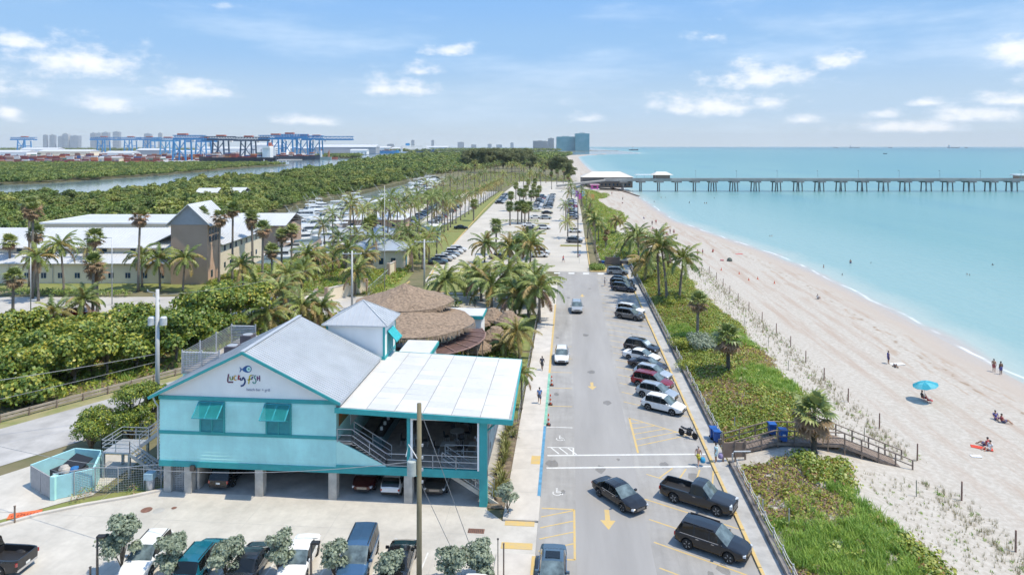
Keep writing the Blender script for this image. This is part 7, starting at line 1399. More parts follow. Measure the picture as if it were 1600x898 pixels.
# traffic posts
for k,(u,v) in enumerate(((862,602),(860,632),(857,664))):
    x,y=G(u,v); t=thing('traffic_delineator','orange and white striped traffic post by the green kerb, %s from us'%ordn(2-k),'traffic cone',(x,y,0),0,'traffic posts by the green kerb'); b=MB(); b.box((0,0,.04),(.45,.45,.08)); b.build('base',darkt,t)
    for i in range(5): b=MB(); b.lathe([(.12-.012*i,.08+.21*i),(.115-.012*i,.29+.21*i)],(0,0,0),10); b.build('band',mat('cone_orange',(.70,.11,.04),.5) if i%2==0 else wht,t)
x,y=G(905,412); st=thing('road_sign','small white and red road sign on the planted corner island','sign',(x,y,0)); b=MB(); b.tube([(0,0,0),(0,0,2.4)],.04,6); b.build('post',galv,st); b=MB(); b.lathe([(.38,-.02),(.38,.02)],(0,-.06,2.1),14,0,'Y'); b.build('disc',wht,st); b=MB(); b.beam((-.3,-.1,2.1),(.3,-.1,2.1),.02,.12); b.build('red_bar',mat('sign_red',(.55,.03,.03),.5),st)
b=MB(); b.lo(4.8,8.6,152.5,158,0,.16); struct(b.build('corner_island',yel)); o=link('corner_hedge',leaf_cloud('corner_hedge',[(5.2+.5*i,153.5+.6*j,.6,.6,.6,.6) for i in range(6) for j in range(7)],240,.13,lf_hedge,901,nmat=2)); tag(o,'boxy green planting on the yellow-kerbed corner island','hedge')
t=thing('notice_board','brown double notice board at the far beach entrance','sign',(10.2,160.5,0)); b=MB(); b.lo(-1.6,1.6,-.08,.08,.5,2.1); b.build('board',MATS['brown_board'],t); b=MB(); b.lo(-1.7,-1.55,-.1,.1,0,2.2); b.lo(1.55,1.7,-.1,.1,0,2.2); b.build('post',woodp,t)
nf=thing('park_fence','low post and rail fence along the sea edge of the park drive','fence',(0,0,0))
for k in range(60): y=167+4*k; b=MB(); b.beam((fence(y)-.3,y,0),(fence(y)-.3,y,1.0),.12); b.build('post',woodp,nf)
for z in (.5,.95):
    for k in range(6): ya,yb=167+40*k,207+40*k; b=MB(); b.beam((fence(ya)-.3,ya,z),(fence(yb)-.3,yb,z),.07); b.build('rail',woodp,nf)
# ================================================================ MARINA
boatw=mat('white_gelcoat',(.82,.82,.81),.3,var=.03,coat=.3); boatg=mat('smoked_boat_glass',(.03,.04,.05),.12); boatn=mat('navy_hull',(.03,.05,.10),.3,coat=.3); canv=mat('canvas_top',(.10,.20,.28),.8); teakm=mat('cockpit_deck',(.40,.33,.25),.8)
def boat_meshes(L_,fly):
    w=L_*.15; b=MB(); st=[(-.5,.86),(-.3,.98),(0,1.0),(.22,.86),(.38,.52),(.5,.03)]; P=[]
    for s,k in st:
        sh=.055*L_*(1+.9*max(0,s)*1.6); y=w*k; x=s*L_; P.append([(x*(.94 if s>.3 else 1),0,-.5),(x*.96,y*.72,-.25),(x,y,sh*.55),(x,y*1.02,sh),(x,y*.9,sh),(x,0,sh+.04)])
    for i in range(len(P)-1):
        for j in range(5):
            for sg_ in (1,-1):
                q=[P[i][j],P[i+1][j],P[i+1][j+1],P[i][j+1]]; q=[(a,sg_*c,e) for a,c,e in q]; b.add(q if sg_>0 else q[::-1],[(0,1,2,3)])
    q=[(a,c,e) for a,c,e in P[0]]+[(a,-c,e) for a,c,e in P[0][-2:0:-1]]; b.add(q,[tuple(range(len(q)))])
    hull=b.mesh('hull',boatw,smooth=40,fix=True); z0=.055*L_
    def wedge(x0,x1,ww,z0_,z1_,rf,rb=.1):
        m=MB(); m.add([(x0,-ww,z0_),(x1,-ww*.75,z0_),(x1,ww*.75,z0_),(x0,ww,z0_),(x0+rb,-ww*.88,z1_),(x1-rf,-ww*.66,z1_),(x1-rf,ww*.66,z1_),(x0+rb,ww*.88,z1_)],[(3,2,1,0),(4,5,6,7),(0,1,5,4),(1,2,6,5),(2,3,7,6),(3,0,4,7)]); return m
    parts=[('hull',hull)]; h1_=L_*.105
    parts.append(('cabin',wedge(-.18*L_,.30*L_,w*.8,z0,z0+h1_,.12*L_).mesh('cabin',boatw))); parts.append(('cabin_window',wedge(-.15*L_,.285*L_,w*.815,z0+h1_*.42,z0+h1_*.8,.06*L_).mesh('cabin_window',boatg)))
    parts.append(('cockpit',MB().lo(-.47*L_,-.2*L_,-w*.7,w*.7,z0+.02,z0+.08).mesh('cockpit',teakm)))
    if fly:
        parts.append(('flybridge',wedge(-.2*L_,.10*L_,w*.72,z0+h1_,z0+h1_*1.45,.03*L_).mesh('flybridge',boatw))); parts.append(('bridge_window',wedge(-.02*L_,.105*L_,w*.6,z0+h1_*1.45,z0+h1_*1.75,.05*L_).mesh('bridge_window',boatg)))
        t=MB(); t.lo(-.2*L_,.05*L_,-w*.62,w*.62,z0+h1_*2.35,z0+h1_*2.42)
        for x in (-.19,.03):
            for s in (-1,1): t.beam((x*L_,s*w*.58,z0+h1_*1.4),(x*L_,s*w*.58,z0+h1_*2.36),.06)
        parts.append(('hard_top',t.mesh('hard_top',boatw))); a=MB(); a.beam((-.1*L_,0,z0+h1_*2.4),(-.14*L_,0,z0+h1_*3.6),.05); a.beam((-.05*L_,w*.5,z0+h1_*1.4),(-.3*L_,w*.9,z0+h1_*4.6),.04); a.beam((-.05*L_,-w*.5,z0+h1_*1.4),(-.3*L_,-w*.9,z0+h1_*4.6),.04); a.lathe([(.05,0),(.3,.08),(.05,.2)],(-.06*L_,0,z0+h1_*2.42),8); parts.append(('antenna_mast',a.mesh('antenna_mast',boatw)))
    else:
        t=MB(); t.lo(-.22*L_,.02*L_,-w*.6,w*.6,z0+h1_*1.5,z0+h1_*1.56)
        for x in (-.2,.0):
            for s in (-1,1): t.beam((x*L_,s*w*.5,z0+h1_*.6),(x*L_,s*w*.5,z0+h1_*1.5),.05)
        parts.append(('t_top',t.mesh('t_top',canv)))
    r=MB(); r.tube([(.18*L_,w*.8,z0+.7),(.36*L_,w*.48,z0+.85),(.48*L_,0,z0+.95),(.36*L_,-w*.48,z0+.85),(.18*L_,-w*.8,z0+.7)],.03,4); parts.append(('bow_rail',r.mesh('bow_rail',galv)))
    return parts
BM=[boat_meshes(15,True),boat_meshes(12,True),boat_meshes(9,False),boat_meshes(18,True)]
rb_=random.Random(11); nb=0
def boat(k,x,y,rz,lab,group):
    t=thing('motor_yacht' if k!=2 else 'motor_boat',lab,'boat',(x,y,-2.0),R(rz),group); t.scale=(1.15,1.15,1.2)
    for nm,me in BM[k]: link(nm,me,t)
    return t
for row,(p,q,n_,off) in enumerate((((392,398),(505,322),10,0),((425,412),(560,312),12,0),((480,408),(612,318),11,0),((540,392),(650,300),10,0),((640,302),(676,284),7,0),((655,306),(690,287),6,0))):
    for i in range(n_):
        t=(i+.5)/n_; x0,y0=G(*p,-2); x1,y1=G(*q,-2); x=lerp(x0,x1,t); y=lerp(y0,y1,t); k=rb_.choice([0,0,1,1,2,3]) if row<4 else rb_.choice([0,3])
        boat(k,x+rb_.uniform(-1,1),y,rb_.choice([20,200])+rb_.uniform(-6,6),'white %s moored in the %s marina row, %s from the near end'%('open motor boat' if k==2 else 'flybridge motor yacht',ordn(row),ordn(i)),'boats moored in the marina')
dk=thing('floating_dock','grey timber docks between the moored boats','dock',(0,0,0))
for p,q in (((405,405),(530,318)),((455,412),(590,315)),((520,402),(635,308))): b=MB(); x0,y0=G(*p,-2); x1,y1=G(*q,-2); b.beam((x0,y0,-1.5),(x1,y1,-1.5),2.0,.3); b.build('walkway',woodp,dk)
# ================================================================ PIER (square to this view)
pr=thing('fishing_pier','long concrete fishing pier on paired raking piles reaching out to sea','pier',(0,0,0),YAW); pcn=mat('pier_concrete',(.40,.38,.35),.9,var=.15,scale=.1); pcd=mat('pier_pile',(.30,.285,.27),.9,var=.2,scale=.3)
b=MB(); b.lo(62,470,450,457.5,4.9,5.7); b.build('deck',pcn,pr); b=MB(); b.lo(62,470,449.9,450.2,5.7,6.7); b.lo(62,470,457.3,457.6,5.7,6.7); b.build('parapet',mat('pier_parapet',(.40,.385,.36),.9,var=.15,scale=.1),pr)
for k in range(34):
    r_=74+ (12 if k<5 else 14.3)*k - (0 if k<5 else 11.5)
    if r_>470: break
    b=MB(); b.lo(r_-2.6,r_+2.6,449.6,457.9,4.0,4.9); cp=b.build('pile_cap',pcd,pr)
    for sx in ((-1,1) if k>=5 else (0,)):
        for yy in (451,456.5): b=MB(); b.tube([(r_+sx*1.5,yy,4.1),(r_+sx*1.9,yy,-3)],.42,8); b.build('pile',pcd,cp)
for k in range(15): r_=95+27*k; b=MB(); b.tube([(r_,450.3,5.7),(r_,450.3,12)],.12,5); b.box((r_,451,12),(.5,1.6,.3)); b.build('lamp_post',galv,pr)
b=MB(); b.add([(30,450,1.0),(62,450,4.9),(62,457.5,4.9),(30,457.5,1.0),(30,450,2.4),(62,450,5.7),(62,457.5,5.7),(30,457.5,2.4)],[(3,2,1,0),(4,5,6,7),(0,1,5,4),(1,2,6,5),(2,3,7,6),(3,0,4,7)]); b.build('ramp',pcn,pr)
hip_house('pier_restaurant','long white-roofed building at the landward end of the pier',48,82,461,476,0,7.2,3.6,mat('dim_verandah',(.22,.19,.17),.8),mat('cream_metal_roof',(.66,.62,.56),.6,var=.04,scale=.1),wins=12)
pv_=rotthing('pier_pavilion','small hip-roofed pavilion on the pier deck','pavilion'); b=MB(); b.lo(95,105,450.6,457,5.7,9.2); b.build('wall',mat('pavilion_brown',(.28,.2,.16),.8),pv_); b=MB(); b.add([(93,449.5,9.1),(107,449.5,9.1),(107,458,9.1),(93,458,9.1),(97,453.7,11.2),(103,453.7,11.2)],[(0,1,5,4),(1,2,5),(2,3,4,5),(3,0,4),(3,2,1,0)]); b.build('roof',MATS['cream_metal_roof'],pv_)
cn=rotthing('white_canopy','pale canopy between the pier buildings','canopy'); b=MB(); b.lo(82.5,93,451,457,9.0,9.3); b.build('canopy_top',whitep,cn)
for x in (83,88,92.5): b=MB(); b.tube([(x,451.3,5.7),(x,451.3,9)],.1,5); b.build('post',galv,cn)
kk=rotthing('pier_kiosk','white-roofed kiosk far out on the pier','kiosk'); b=MB(); b.lo(337,344,451,456.5,5.7,8.6); b.build('wall',tan,kk); b=MB(); b.lo(335.5,345.5,450.4,457.2,8.6,9.4); b.build('roof',whitep,kk)
bl=thing('beach_groyne','dark line of old timbers lying on the sand by the pier','groyne',(0,0,0))
for k in range(9): u=948+k*5.6; v=291+k*1.5; x,y=G(u,v,-1); x2,y2=G(u+6,v+1.6,-1); b=MB(); b.beam((x,y,hgt(x,y)+.2),(x2,y2,hgt(x2,y2)+.2),.8,.9); b.build('timber',woodp,bl)
x,y=G(929,300,-1); lg=thing('lifeguard_tower','pink and purple lifeguard hut on the sand near the pier','lifeguard hut',(x,y,hgt(x,y)),YAW); b=MB(); b.lo(-2.2,2.2,-2,2,1.2,3.8); b.build('cabin',mat('hot_pink',(.62,.10,.36),.6),lg); b=MB(); b.lo(-3,3,-2.6,2.6,3.8,4.2); b.build('roof',mat('pale_pink',(.72,.42,.52),.6),lg); b=MB(); b.lo(-3,3,-2.8,2.6,1.0,1.2); b.build('deck',whitep,lg)
for sx in(-1,1):
    for sy in(-1,1): b=MB(); b.lo(sx*2-.1,sx*2+.1,sy*1.8-.1,sy*1.8+.1,0,1.0); b.build('leg',whitep,lg)
b=MB(); b.lo(-1.2,1.2,-2.06,-1.98,2.0,3.2); b.build('window',boatg,lg)
for k,(u,v,c,nm) in enumerate([(893,299,(.7,.7,.7),'white'),(899,302,(.45,.2,.55),'violet'),(904,306,(.75,.15,.45),'pink'),(909,301,(.2,.6,.65),'turquoise'),(917,304,(.8,.6,.2),'golden'),(923,308,(.85,.45,.15),'orange')]):
    x,y=G(u,v+12); t=thing('beach_flag',nm+' feather banner by the drive near the lifeguard hut','banner',(x,y,0),YAW); b=MB(); b.tube([(0,0,0),(0,0,5.2),(.4,0,5.6)],.04,5); b.build('pole',galv,t); b=MB(); b.add([(0.03,.01,2),(1.9,.03,2.4),(1.7,.02,5.1),(.1,.01,5.3),(0.03,-.02,2),(1.9,-.0,2.4),(1.7,-.01,5.1),(.1,-.02,5.3)],[(0,1,2,3),(7,6,5,4),(0,4,5,1),(1,5,6,2),(2,6,7,3),(3,7,4,0)]); b.build('cloth',mat('banner_'+nm,c,.8),t)
# ================================================================ BEACH AND STREET PEOPLE
def ppx(ps,u,v,lab,z=None,rz=0,**k):
    zz=-1.2 if z is None else z
    if z is None:
        for _ in range(5): x,y=G(u,v,zz); zz=hgt(x,y)
    x,y=G(u,v,zz); return person(ps,x,y,zz,R(rz),lab,**k)
p=ppx('walk',1091,727,'shirtless man in yellow shorts carrying a blue bag over the crossing',0.0,60,skin=0,top=None,shorts=(.62,.55,.06),hair=1)
def bag(x,y,z,c,lab): t=thing('beach_bag',lab,'bag',(x,y,z)); b=MB(); b.lathe([(.05,0),(.2,.03),(.24,.2),(.19,.42),(.12,.45)],(0,0,0),10); b.build('sack',cloth(c),t,smooth=True); b=MB(); b.tube([(-.12,0,.44),(-.06,0,.6),(.06,0,.6),(.12,0,.44)],.015,5); b.build('handle',cloth(c),t)
x,y=G(1091,727); bag(x+.38,y-.05,.3,(.02,.30,.55),'blue beach bag held by the shirtless man')
ppx('stand',1119,722,'person in a pale blue dress beside the notice board',0.1,150,skin=1,top=(.45,.65,.72),shorts=(.45,.65,.72)); x,y=G(1126,722); bag(x,y,.35,(.30,.25,.45),'purple bag held beside the notice board')
ppx('walk',843,630,'person in a blue shirt walking along the pavement past the cones',.12,90,skin=1,top=(.10,.22,.50),shorts=(.08,.10,.16)); ppx('walk',847,578,'dark-clothed person farther along the pavement',.12,80,skin=2,top=(.05,.06,.09),shorts=(.05,.05,.06))
ppx('stand',945,447,'person in pale clothes loading a car in the far cluster',0.0,0,skin=0,top=(.6,.6,.6),shorts=(.35,.35,.36)); person('stand',22.4,64.5,1.41,R(80),'person in a white shirt standing on the boardwalk',2,(.75,.77,.8),(.02,.02,.03),0)
# umbrella, chairs, towels
ux,uy=40.6,81.5; uz=hgt(ux,uy); um=thing('beach_umbrella','turquoise beach umbrella tilted over a red chair','umbrella',(ux,uy,uz)); b=MB(); b.tube([(0,0,-.2),(.05,0,2.2)],.025,6); b.build('pole',galv,um)
tq=mat('turquoise_canopy',(.03,.42,.55),.7,trans=.3); tq2=mat('pale_turquoise_canopy',(.12,.55,.66),.7,trans=.3); 
for k in range(8):
    b=MB(); a0,a1=k*.7854,(k+1)*.7854; c=Vector((.05,0,2.3)); T=Matrix.Rotation(R(-12),3,'Y'); f=lambda a,r,z:c+T@Vector((math.cos(a)*r,math.sin(a)*r,z)); b.add([f(0,0,.0),f(a0,.7,-.12),f(a1,.7,-.12),f(a0,1.35,-.42),f(a1,1.35,-.42),f((a0+a1)/2,1.3,-.5)],[(0,1,2),(1,3,5,4,2)]); b.build('canopy_gore',tq if k%2 else tq2,um)
def chair_b(x,y,c,lab,rz=0): t=thing('beach_chair',lab,'chair',(x,y,hgt(x,y)),rz); b=MB(); b.box((0,0,.3),(.5,.52,.04)); b.build('seat',cloth(c),t); b=MB(); b.box((-.32,0,.62),(.06,.52,.62),tilt=('Y',R(-24))); b.build('backrest',cloth(c),t); b=MB(); [b.beam((sx*.22,sy*.25,0),(-sx*.2,sy*.25,.55),.03) for sx in(-1,1) for sy in(-1,1)]; b.build('frame',galv,t)
chair_b(ux+.5,uy-.3,(.55,.02,.02),'red folding chair under the turquoise umbrella',R(-20)); person('chair',ux+.1,uy+.55,uz-.2,R(-20),'person sitting in the shade of the turquoise umbrella',1,(.05,.05,.06),(.4,.03,.03))
def towel(u,v,c,lab,w=1.9,l_=.9,rz=15): 
    zz=-1.3
    for _ in range(4): x,y=G(u,v,zz); zz=hgt(x,y)
    b=MB(); b.box((0,0,.03),(w,l_,.04)); o=b.build('beach_towel',cloth(c)); o.location=(x,y,zz+.02); o.rotation_euler[2]=R(rz); tag(o,lab,'towel')
towel(1402,569,(.75,.75,.74),'white towel near the person with a blue umbrella pole'); towel(1534,700,(.6,.06,.03),'red towel beside the seated person low on the beach',1.8,.7,-25); towel(1525,713,(.75,.75,.75),'small white towel below the red one',.9,.5,0); towel(1155,397,(.6,.1,.1),'flat red towel near the beach tent')
BP=[('stand',1388,568,'person in blue standing by a white towel',1,(.08,.09,.3),(.05,.05,.2)),('lie',1399,572,'dark figure lying on a white towel',2,None,(.05,.05,.06)),('sit',1541,697,'person in red seated on a red towel low on the beach',1,(.5,.08,.1),(.1,.1,.2)),('sit',1546,703,'person in a white wrap sitting by the red towel',0,(.7,.7,.7),(.6,.6,.6)),('sit',1556,655,'person sitting by a purple chair at the right edge',1,(.1,.1,.3),(.2,.1,.3)),('sit',1567,660,'second person sitting near the purple chair at the edge',1,(.3,.05,.06),(.1,.1,.2)),('sit',1278,467,'lone person sitting mid-beach with folded knees',0,(.65,.65,.65),(.05,.05,.07)),('stand',1090,400,'standing bather nearer the palms in the pair by the tent',1,None,(.3,.05,.05)),('stand',1098,399,'standing bather nearer the sea in the pair by the tent',1,(.5,.1,.1),(.1,.1,.1)),('sit',1114,394,'person in red sitting near the standing pair',1,(.6,.1,.1),(.3,.05,.05)),('sit',1042,367,'person at the palm side of the beach party',1,(.4,.05,.1),(.2,.05,.05)),('stand',1047,365,'standing figure of the beach party in dark red',2,(.3,.03,.05),(.1,.05,.05)),('stand',1053,366,'standing figure of the beach party nearest the sea',1,(.6,.3,.3),(.3,.05,.05)),('sit',1057,374,'person sitting below the beach party',1,(.2,.3,.2),(.1,.1,.1)),('stand',1019,352,'darker person of the pair beyond the palms',2,(.1,.05,.1),(.1,.05,.05)),('stand',1025,350,'person in red of the pair beyond the palms',1,(.6,.05,.08),(.2,.05,.05)),('sit',1020,358,'person sitting below the pair beyond the palms',1,(.6,.1,.2),(.1,.1,.1)),('sit',1006,342,'person sitting alone beyond the palms',0,(.2,.2,.4),(.1,.1,.2)),('stand',973,313,'person standing alone on the wide sand',2,(.1,.1,.1),(.1,.1,.1)),('sit',973,318,'person sitting alone on the wide sand',1,(.5,.1,.1),(.1,.1,.1)),('stand',956,304,'person in red near the pier',1,(.5,.05,.05),(.1,.1,.1)),('lie',1076,388,'bather lying between the party and the tent',1,None,(.1,.1,.2)),('stand',1553,581,'bather at the water edge, nearer one of two',1,None,(.4,.1,.1)),('stand',1564,585,'bather at the water edge, farther one of two',2,None,(.1,.1,.3)),('walk',961,297,'person walking by the groyne',1,(.6,.6,.6),(.1,.1,.2)),('sit',988,300,'person sitting by the groyne timbers',1,(.1,.1,.3),(.1,.1,.1)),('walk',880,410,'person walking at the park crossing',1,(.7,.2,.2),(.1,.1,.2))]
for i,(ps,u,v,lab,sk,tp,sh_) in enumerate(BP): ppx(ps,u,v,lab,skin=sk,top=tp,shorts=sh_,rz=(i*67)%360,z=(0.0 if 'crossing' in lab else None))
SW=[(1287,418,1.0,'nearer bather standing waist-deep'),(1329,411,.75,'bather standing thigh-deep off the beach'),(1316,430,1.3,'swimmer close in beside the waist-deep bather'),(1511,429,1.4,'swimmer far to the right, first of two'),(1515,430,1.45,'swimmer far to the right, second of two'),(1551,414,1.35,'lone swimmer farthest right'),(1206,369,1.35,'swimmer off the bend in the shoreline'),(1203,369,1.4,'second swimmer off the bend'),(1077,317,.9,'bather standing off the sandbar, palm side'),(1101,318,.95,'bather standing off the sandbar, middle'),(1104,318,1.0,'bather standing off the sandbar, sea side'),(1022,316,.9,'bather standing just off the sand tip'),(1033,309,1.2,'swimmer by the pier piles, first'),(1040,309,1.25,'swimmer by the pier piles, second'),(1116,310,1.3,'swimmer by the pier piles, farthest out'),(1361,411,1.5,'swimmer with only a head showing')]
for i,(u,v,sk_,lab) in enumerate(SW): ppx('stand',u,v,lab,z=-2.0,rz=(i*83)%360,skin=i%3,top=None,shorts=(.05,.05,.2)).location.z=-2.0-sk_
for k,(u,v) in enumerate([(1210,443),(1155,428),(1170,438),(1184,436),(1127,422)]):
    zz=-1.3
    for _ in range(4): x,y=G(u,v,zz); zz=hgt(x,y)
    t=thing('marker_cone','small orange beach marker cone, %s from the palms'%ordn([4,1,2,3,0][k]),'cone',(x,y,zz),0,'orange beach markers'); b=MB(); b.lathe([(.22,0),(.22,.05),(.12,.06),(.04,.6)],(0,0,0),10); b.build('cone_body',MATS['cone_orange'],t)
zz=hgt(*G(1140,408,-1.4)); x,y=G(1140,408,zz); tt=thing('beach_tent','small dark beach tent with a pink side by the seated group','tent',(x,y,zz)); b=MB(); b.lathe([(.7,0),(.66,.4),(.45,.75),(.1,.95)],(0,0,0),9); b.build('tent_shell',mat('tent_grey',(.10,.12,.10),.8),tt); b=MB(); b.box((-1.9,0,.25),(.8,.6,.3)); b.build('pink_mat',mat('tent_pink',(.65,.25,.25),.8),tt)
# ================================================================ PORT: cranes, containers, ships, sheds
crb=mat('crane_blue',(.04,.27,.55),.5); crd=mat('crane_dark_blue',(.03,.07,.13),.6); crl=mat('crane_pale_blue',(.10,.36,.60),.5); orr=mat('crane_red_house',(.55,.16,.10),.6)
def crane(u,d,zt,m,lab,s=1.0,boom=(-45,75)):
    r_=(u-800)/FPX*d; t=thing('harbour_crane',lab,'crane',wor(r_,d)+(0,),YAW,'ship-to-shore cranes at the port'); k=s
    for sx in (-1,1):
        for sy in (-1,1): b=MB(); b.beam((sx*13*k,sy*13*k,0),(sx*11*k,sy*13*k,zt*.8),2.6*k); b.build('leg',m,t)
        b=MB(); b.beam((sx*12*k,-13*k,zt*.42),(sx*12*k,13*k,zt*.42),2.2*k); b.build('cross_beam',m,t)
        b=MB(); b.beam((sx*12.5*k,-13*k,4),(-sx*11.5*k,-13*k,zt*.75),1.4*k); b.build('brace',m,t)
    for z,h_ in ((zt*.84,5*k),(zt*.98,2.2*k)): b=MB(); b.beam((boom[0]*k,-6*k,z),(boom[1]*k,-6*k,z),2.4*k,h_*.7); b.beam((boom[0]*k,6*k,z),(boom[1]*k,6*k,z),2.4*k,h_*.7); b.build('girder',m,t)
    n_=12; b=MB()
    for i in range(n_): xa=lerp(boom[0],boom[1],i/n_)*k; xb=lerp(boom[0],boom[1],(i+1)/n_)*k; b.beam((xa,-6*k,zt*.84),(xb,-6*k,zt*.98),1.0*k); b.beam((xb,-6*k,zt*.84),(xb,-6*k,zt*.98),.9*k)
    b.build('truss_web',m,t); b=MB(); b.lo(-8*k,10*k,-5*k,5*k,zt*.98,zt*1.06); b.build('machine_house',orr,t); b=MB(); b.lo(20*k,25*k,-3*k,3*k,zt*.74,zt*.82); b.build('operator_cab',whitep,t)
CR=[(285,1360,51,crb,'bright blue harbour crane standing nearest with feet on the quay',1.0,(-16,45)),(345,1520,51,crd,'dark steel harbour crane inland of its twin behind the black ship',1.05,(-38,30)),(388,1560,50,crd,'second dark steel harbour crane above the black ship',1.05,(-30,45)),(430,1600,55,crb,'blue harbour crane above the white ship bridge',1.1,(-34,36)),(452,1630,58,crb,'tallest blue harbour crane in the middle of the quay',1.1,(-30,40)),(475,1670,55,crb,'blue harbour crane second from the quay end',1.05,(-30,45)),(494,1700,54,crb,'blue harbour crane at the quay end with its boom outstretched',1.05,(-35,88)),(262,1900,52,crl,'paler blue crane half behind the nearest one',1.1,(-40,30)),(318,1750,49,crb,'blue crane between the nearest and the dark pair',1.1,(-40,30)),(38,3200,72,crb,'lone distant blue crane at the inland edge of the port',1.5,(-40,36)),(162,3200,72,crb,'distant blue crane below the city towers',1.5,(-40,36)),(204,3200,72,crb,'distant blue crane second from the city towers',1.5,(-40,36)),(233,3250,72,crb,'distant blue crane third from the city towers',1.5,(-40,36))]
for a in CR: crane(*a)
conm={n:mat('container_'+n,c,.6,var=.1,scale=.3) for n,c in (('rust red',(.30,.06,.045)),('maroon',(.20,.045,.05)),('brown',(.24,.12,.08)),('pale pink',(.50,.34,.30)),('white',(.62,.61,.6)),('blue',(.05,.12,.28)),('orange',(.55,.2,.08)),('green',(.06,.2,.14)))}
cb=MB(); cb.box((0,0,1.3),(12.2,2.44,2.6)); [cb.box((-6+k*.8,-1.23,1.3),(.3,.06,2.3)) for k in range(16)]; CM=cb.mesh('shipping_container',conm['rust red']); rcx=random.Random(9); nn=0; SX=MB()
keys=list(conm); wts=[6,5,3,3,3,2,2,1]; STK=[]
for rowd in (1225,1250,1290,1330,1390,1460,1560,1700,1900):
    u=-30
    while u<(255 if rowd<1340 else 320):
        r_=(u-800)/FPX*rowd; hh=rcx.randint(1,4); 
        if rcx.random()<.82: STK.append((r_,rowd,hh))
        u+=13.5*FPX/rowd*1.0
rowds=sorted(set(s[1] for s in STK)); cnt_={}
for r_,d_,hh in STK:
    x,y=wor(r_,d_); cnt_[d_]=cnt_.get(d_,-1)+1
    for k in range(hh):
        c=rcx.choices(keys,wts)[0]
        if nn<300 and k==hh-1:
            o=link('shipping_container',CM,None,(x,y,-.4+2.62*k),YAW); setmat(o,0,conm[c]); tag(o,'%s shipping container topping the %s stack of the %s port yard row'%(c,ordn(cnt_[d_]),ordn(rowds.index(d_))),'container','containers stacked in the port yard'); nn+=1
        else: SX.box((x,y,-.4+2.62*k+1.3),(12.2,2.44,2.6),YAW,keys.index(c))
stuff(SX.build('container_stacks',[conm[k] for k in keys]),'distant stacks of mixed shipping containers in the port yard','containers')
for i,(u,d_,w,dp_,h_,c) in enumerate([(15,1800,90,40,14,whitep),(100,2100,160,50,13,beige),(185,1750,70,40,12,whitep),(170,1235,38,16,8,beige),(300,2000,110,40,13,whitep),(240,2300,120,50,16,greyg),(540,2700,240,80,26,greyg),(590,3300,120,60,22,whitep),(640,3400,180,60,18,beige),(560,2450,60,40,14,whitep),(680,4100,150,60,24,whitep),(60,2600,140,50,18,whitep),(350,2500,200,60,20,whitep),(420,2500,120,60,34,whitep),(480,2900,150,60,20,greyg)]):
    r_=(u-800)/FPX*d_; t=thing('port_warehouse','pale port warehouse, %s counted inland to sea'%ordn(sorted([0,100,185,170,300,240,540,590,640,560,680,60,350,420,480]).index([0,100,185,170,300,240,540,590,640,560,680,60,350,420,480][i])),'warehouse',wor(r_,d_)+(-.4,),YAW,'warehouses at the port'); b=MB(); b.lo(-w/2,w/2,0,dp_,0,h_); b.build('wall',c,t); b=MB(); b.extr([(-1,h_),(dp_+1,h_),(dp_/2,h_+dp_*.12)],'x',-w/2-1,w/2+1); b.build('roof',wroof,t)
    for k in range(5): x=lerp(-w/2+4,w/2-4,k/4); b=MB(); b.lo(x-2,x+2,-.15,.05,.2,h_*.55); b.build('door',greyg,t)
def ship(name,lab,u,d,L_,hh,hm,rz,boxes=True,house=-.36,z=-2.0,hs=1.0,hw=None):
    r_=(u-800)/FPX*d; t=thing(name,lab,'ship',wor(r_,d)+(z,),YAW+R(rz)); w=L_*.07; st=[(-.5,.75),(-.46,.95),(-.3,1),(.3,1),(.42,.7),(.5,.05)]; b=MB(); P=[[(s*L_*(1.0),k*w,hh*(1+.25*max(0,(s-.3)*5))),(s*L_*.985,k*w*.85,-1),(s*L_*.985,-k*w*.85,-1),(s*L_,-k*w,hh*(1+.25*max(0,(s-.3)*5)))] for s,k in st]
    for i in range(5):
        for j in range(4): b.add([P[i][j],P[i+1][j],P[i+1][(j+1)%4],P[i][(j+1)%4]],[(0,1,2,3)])
    b.add(P[0],[(0,1,2,3)]); b.add(P[-1],[(3,2,1,0)]); b.build('hull',hm,t)
    b=MB(); x=house*L_; b.lo(x-L_*.05,x+L_*.05,-w*.8,w*.8,hh,hh+L_*.13*hs); b.lo(x-L_*.045,x+L_*.045,-w*1.05,w*1.05,hh+L_*.12*hs,hh+L_*.145*hs); b.build('bridge_house',hw or whitep,t)
    for k in range(4): b=MB(); b.lo(x+L_*.05,x+L_*.052,-w*.7,w*.7,hh+L_*(.025+.03*k)*hs,hh+L_*(.035+.03*k)*hs); b.build('window_row',boatg,t)
    b=MB(); b.lo(x-L_*.045,x-L_*.015,-w*.3,w*.3,hh+L_*.145*hs,hh+L_*.19*hs); b.build('funnel',orr,t); b=MB(); b.tube([(L_*.44,0,hh),(L_*.44,0,hh+L_*.09)],L_*.003,5); b.build('mast',whitep,t)
    if boxes:
        for i in range(9):
            xx=lerp(house+.09,.36,i/8)*L_; kk_=rcx.randint(1,4)
            for k in range(kk_): c=rcx.choices(keys,wts)[0]; b=MB(); b.lo(xx-L_*.028,xx+L_*.028,-w*.85,w*.85,hh+L_*.016*k,hh+L_*.0155*(k+1)); b.build('container_block',conm[c],t)
    return t
blackh=mat('black_hull',(.018,.025,.04),.5); ship('container_ship','black-hulled container ship lying across the quay below the cranes',372,1300,150,9,blackh,180,True,-.38)
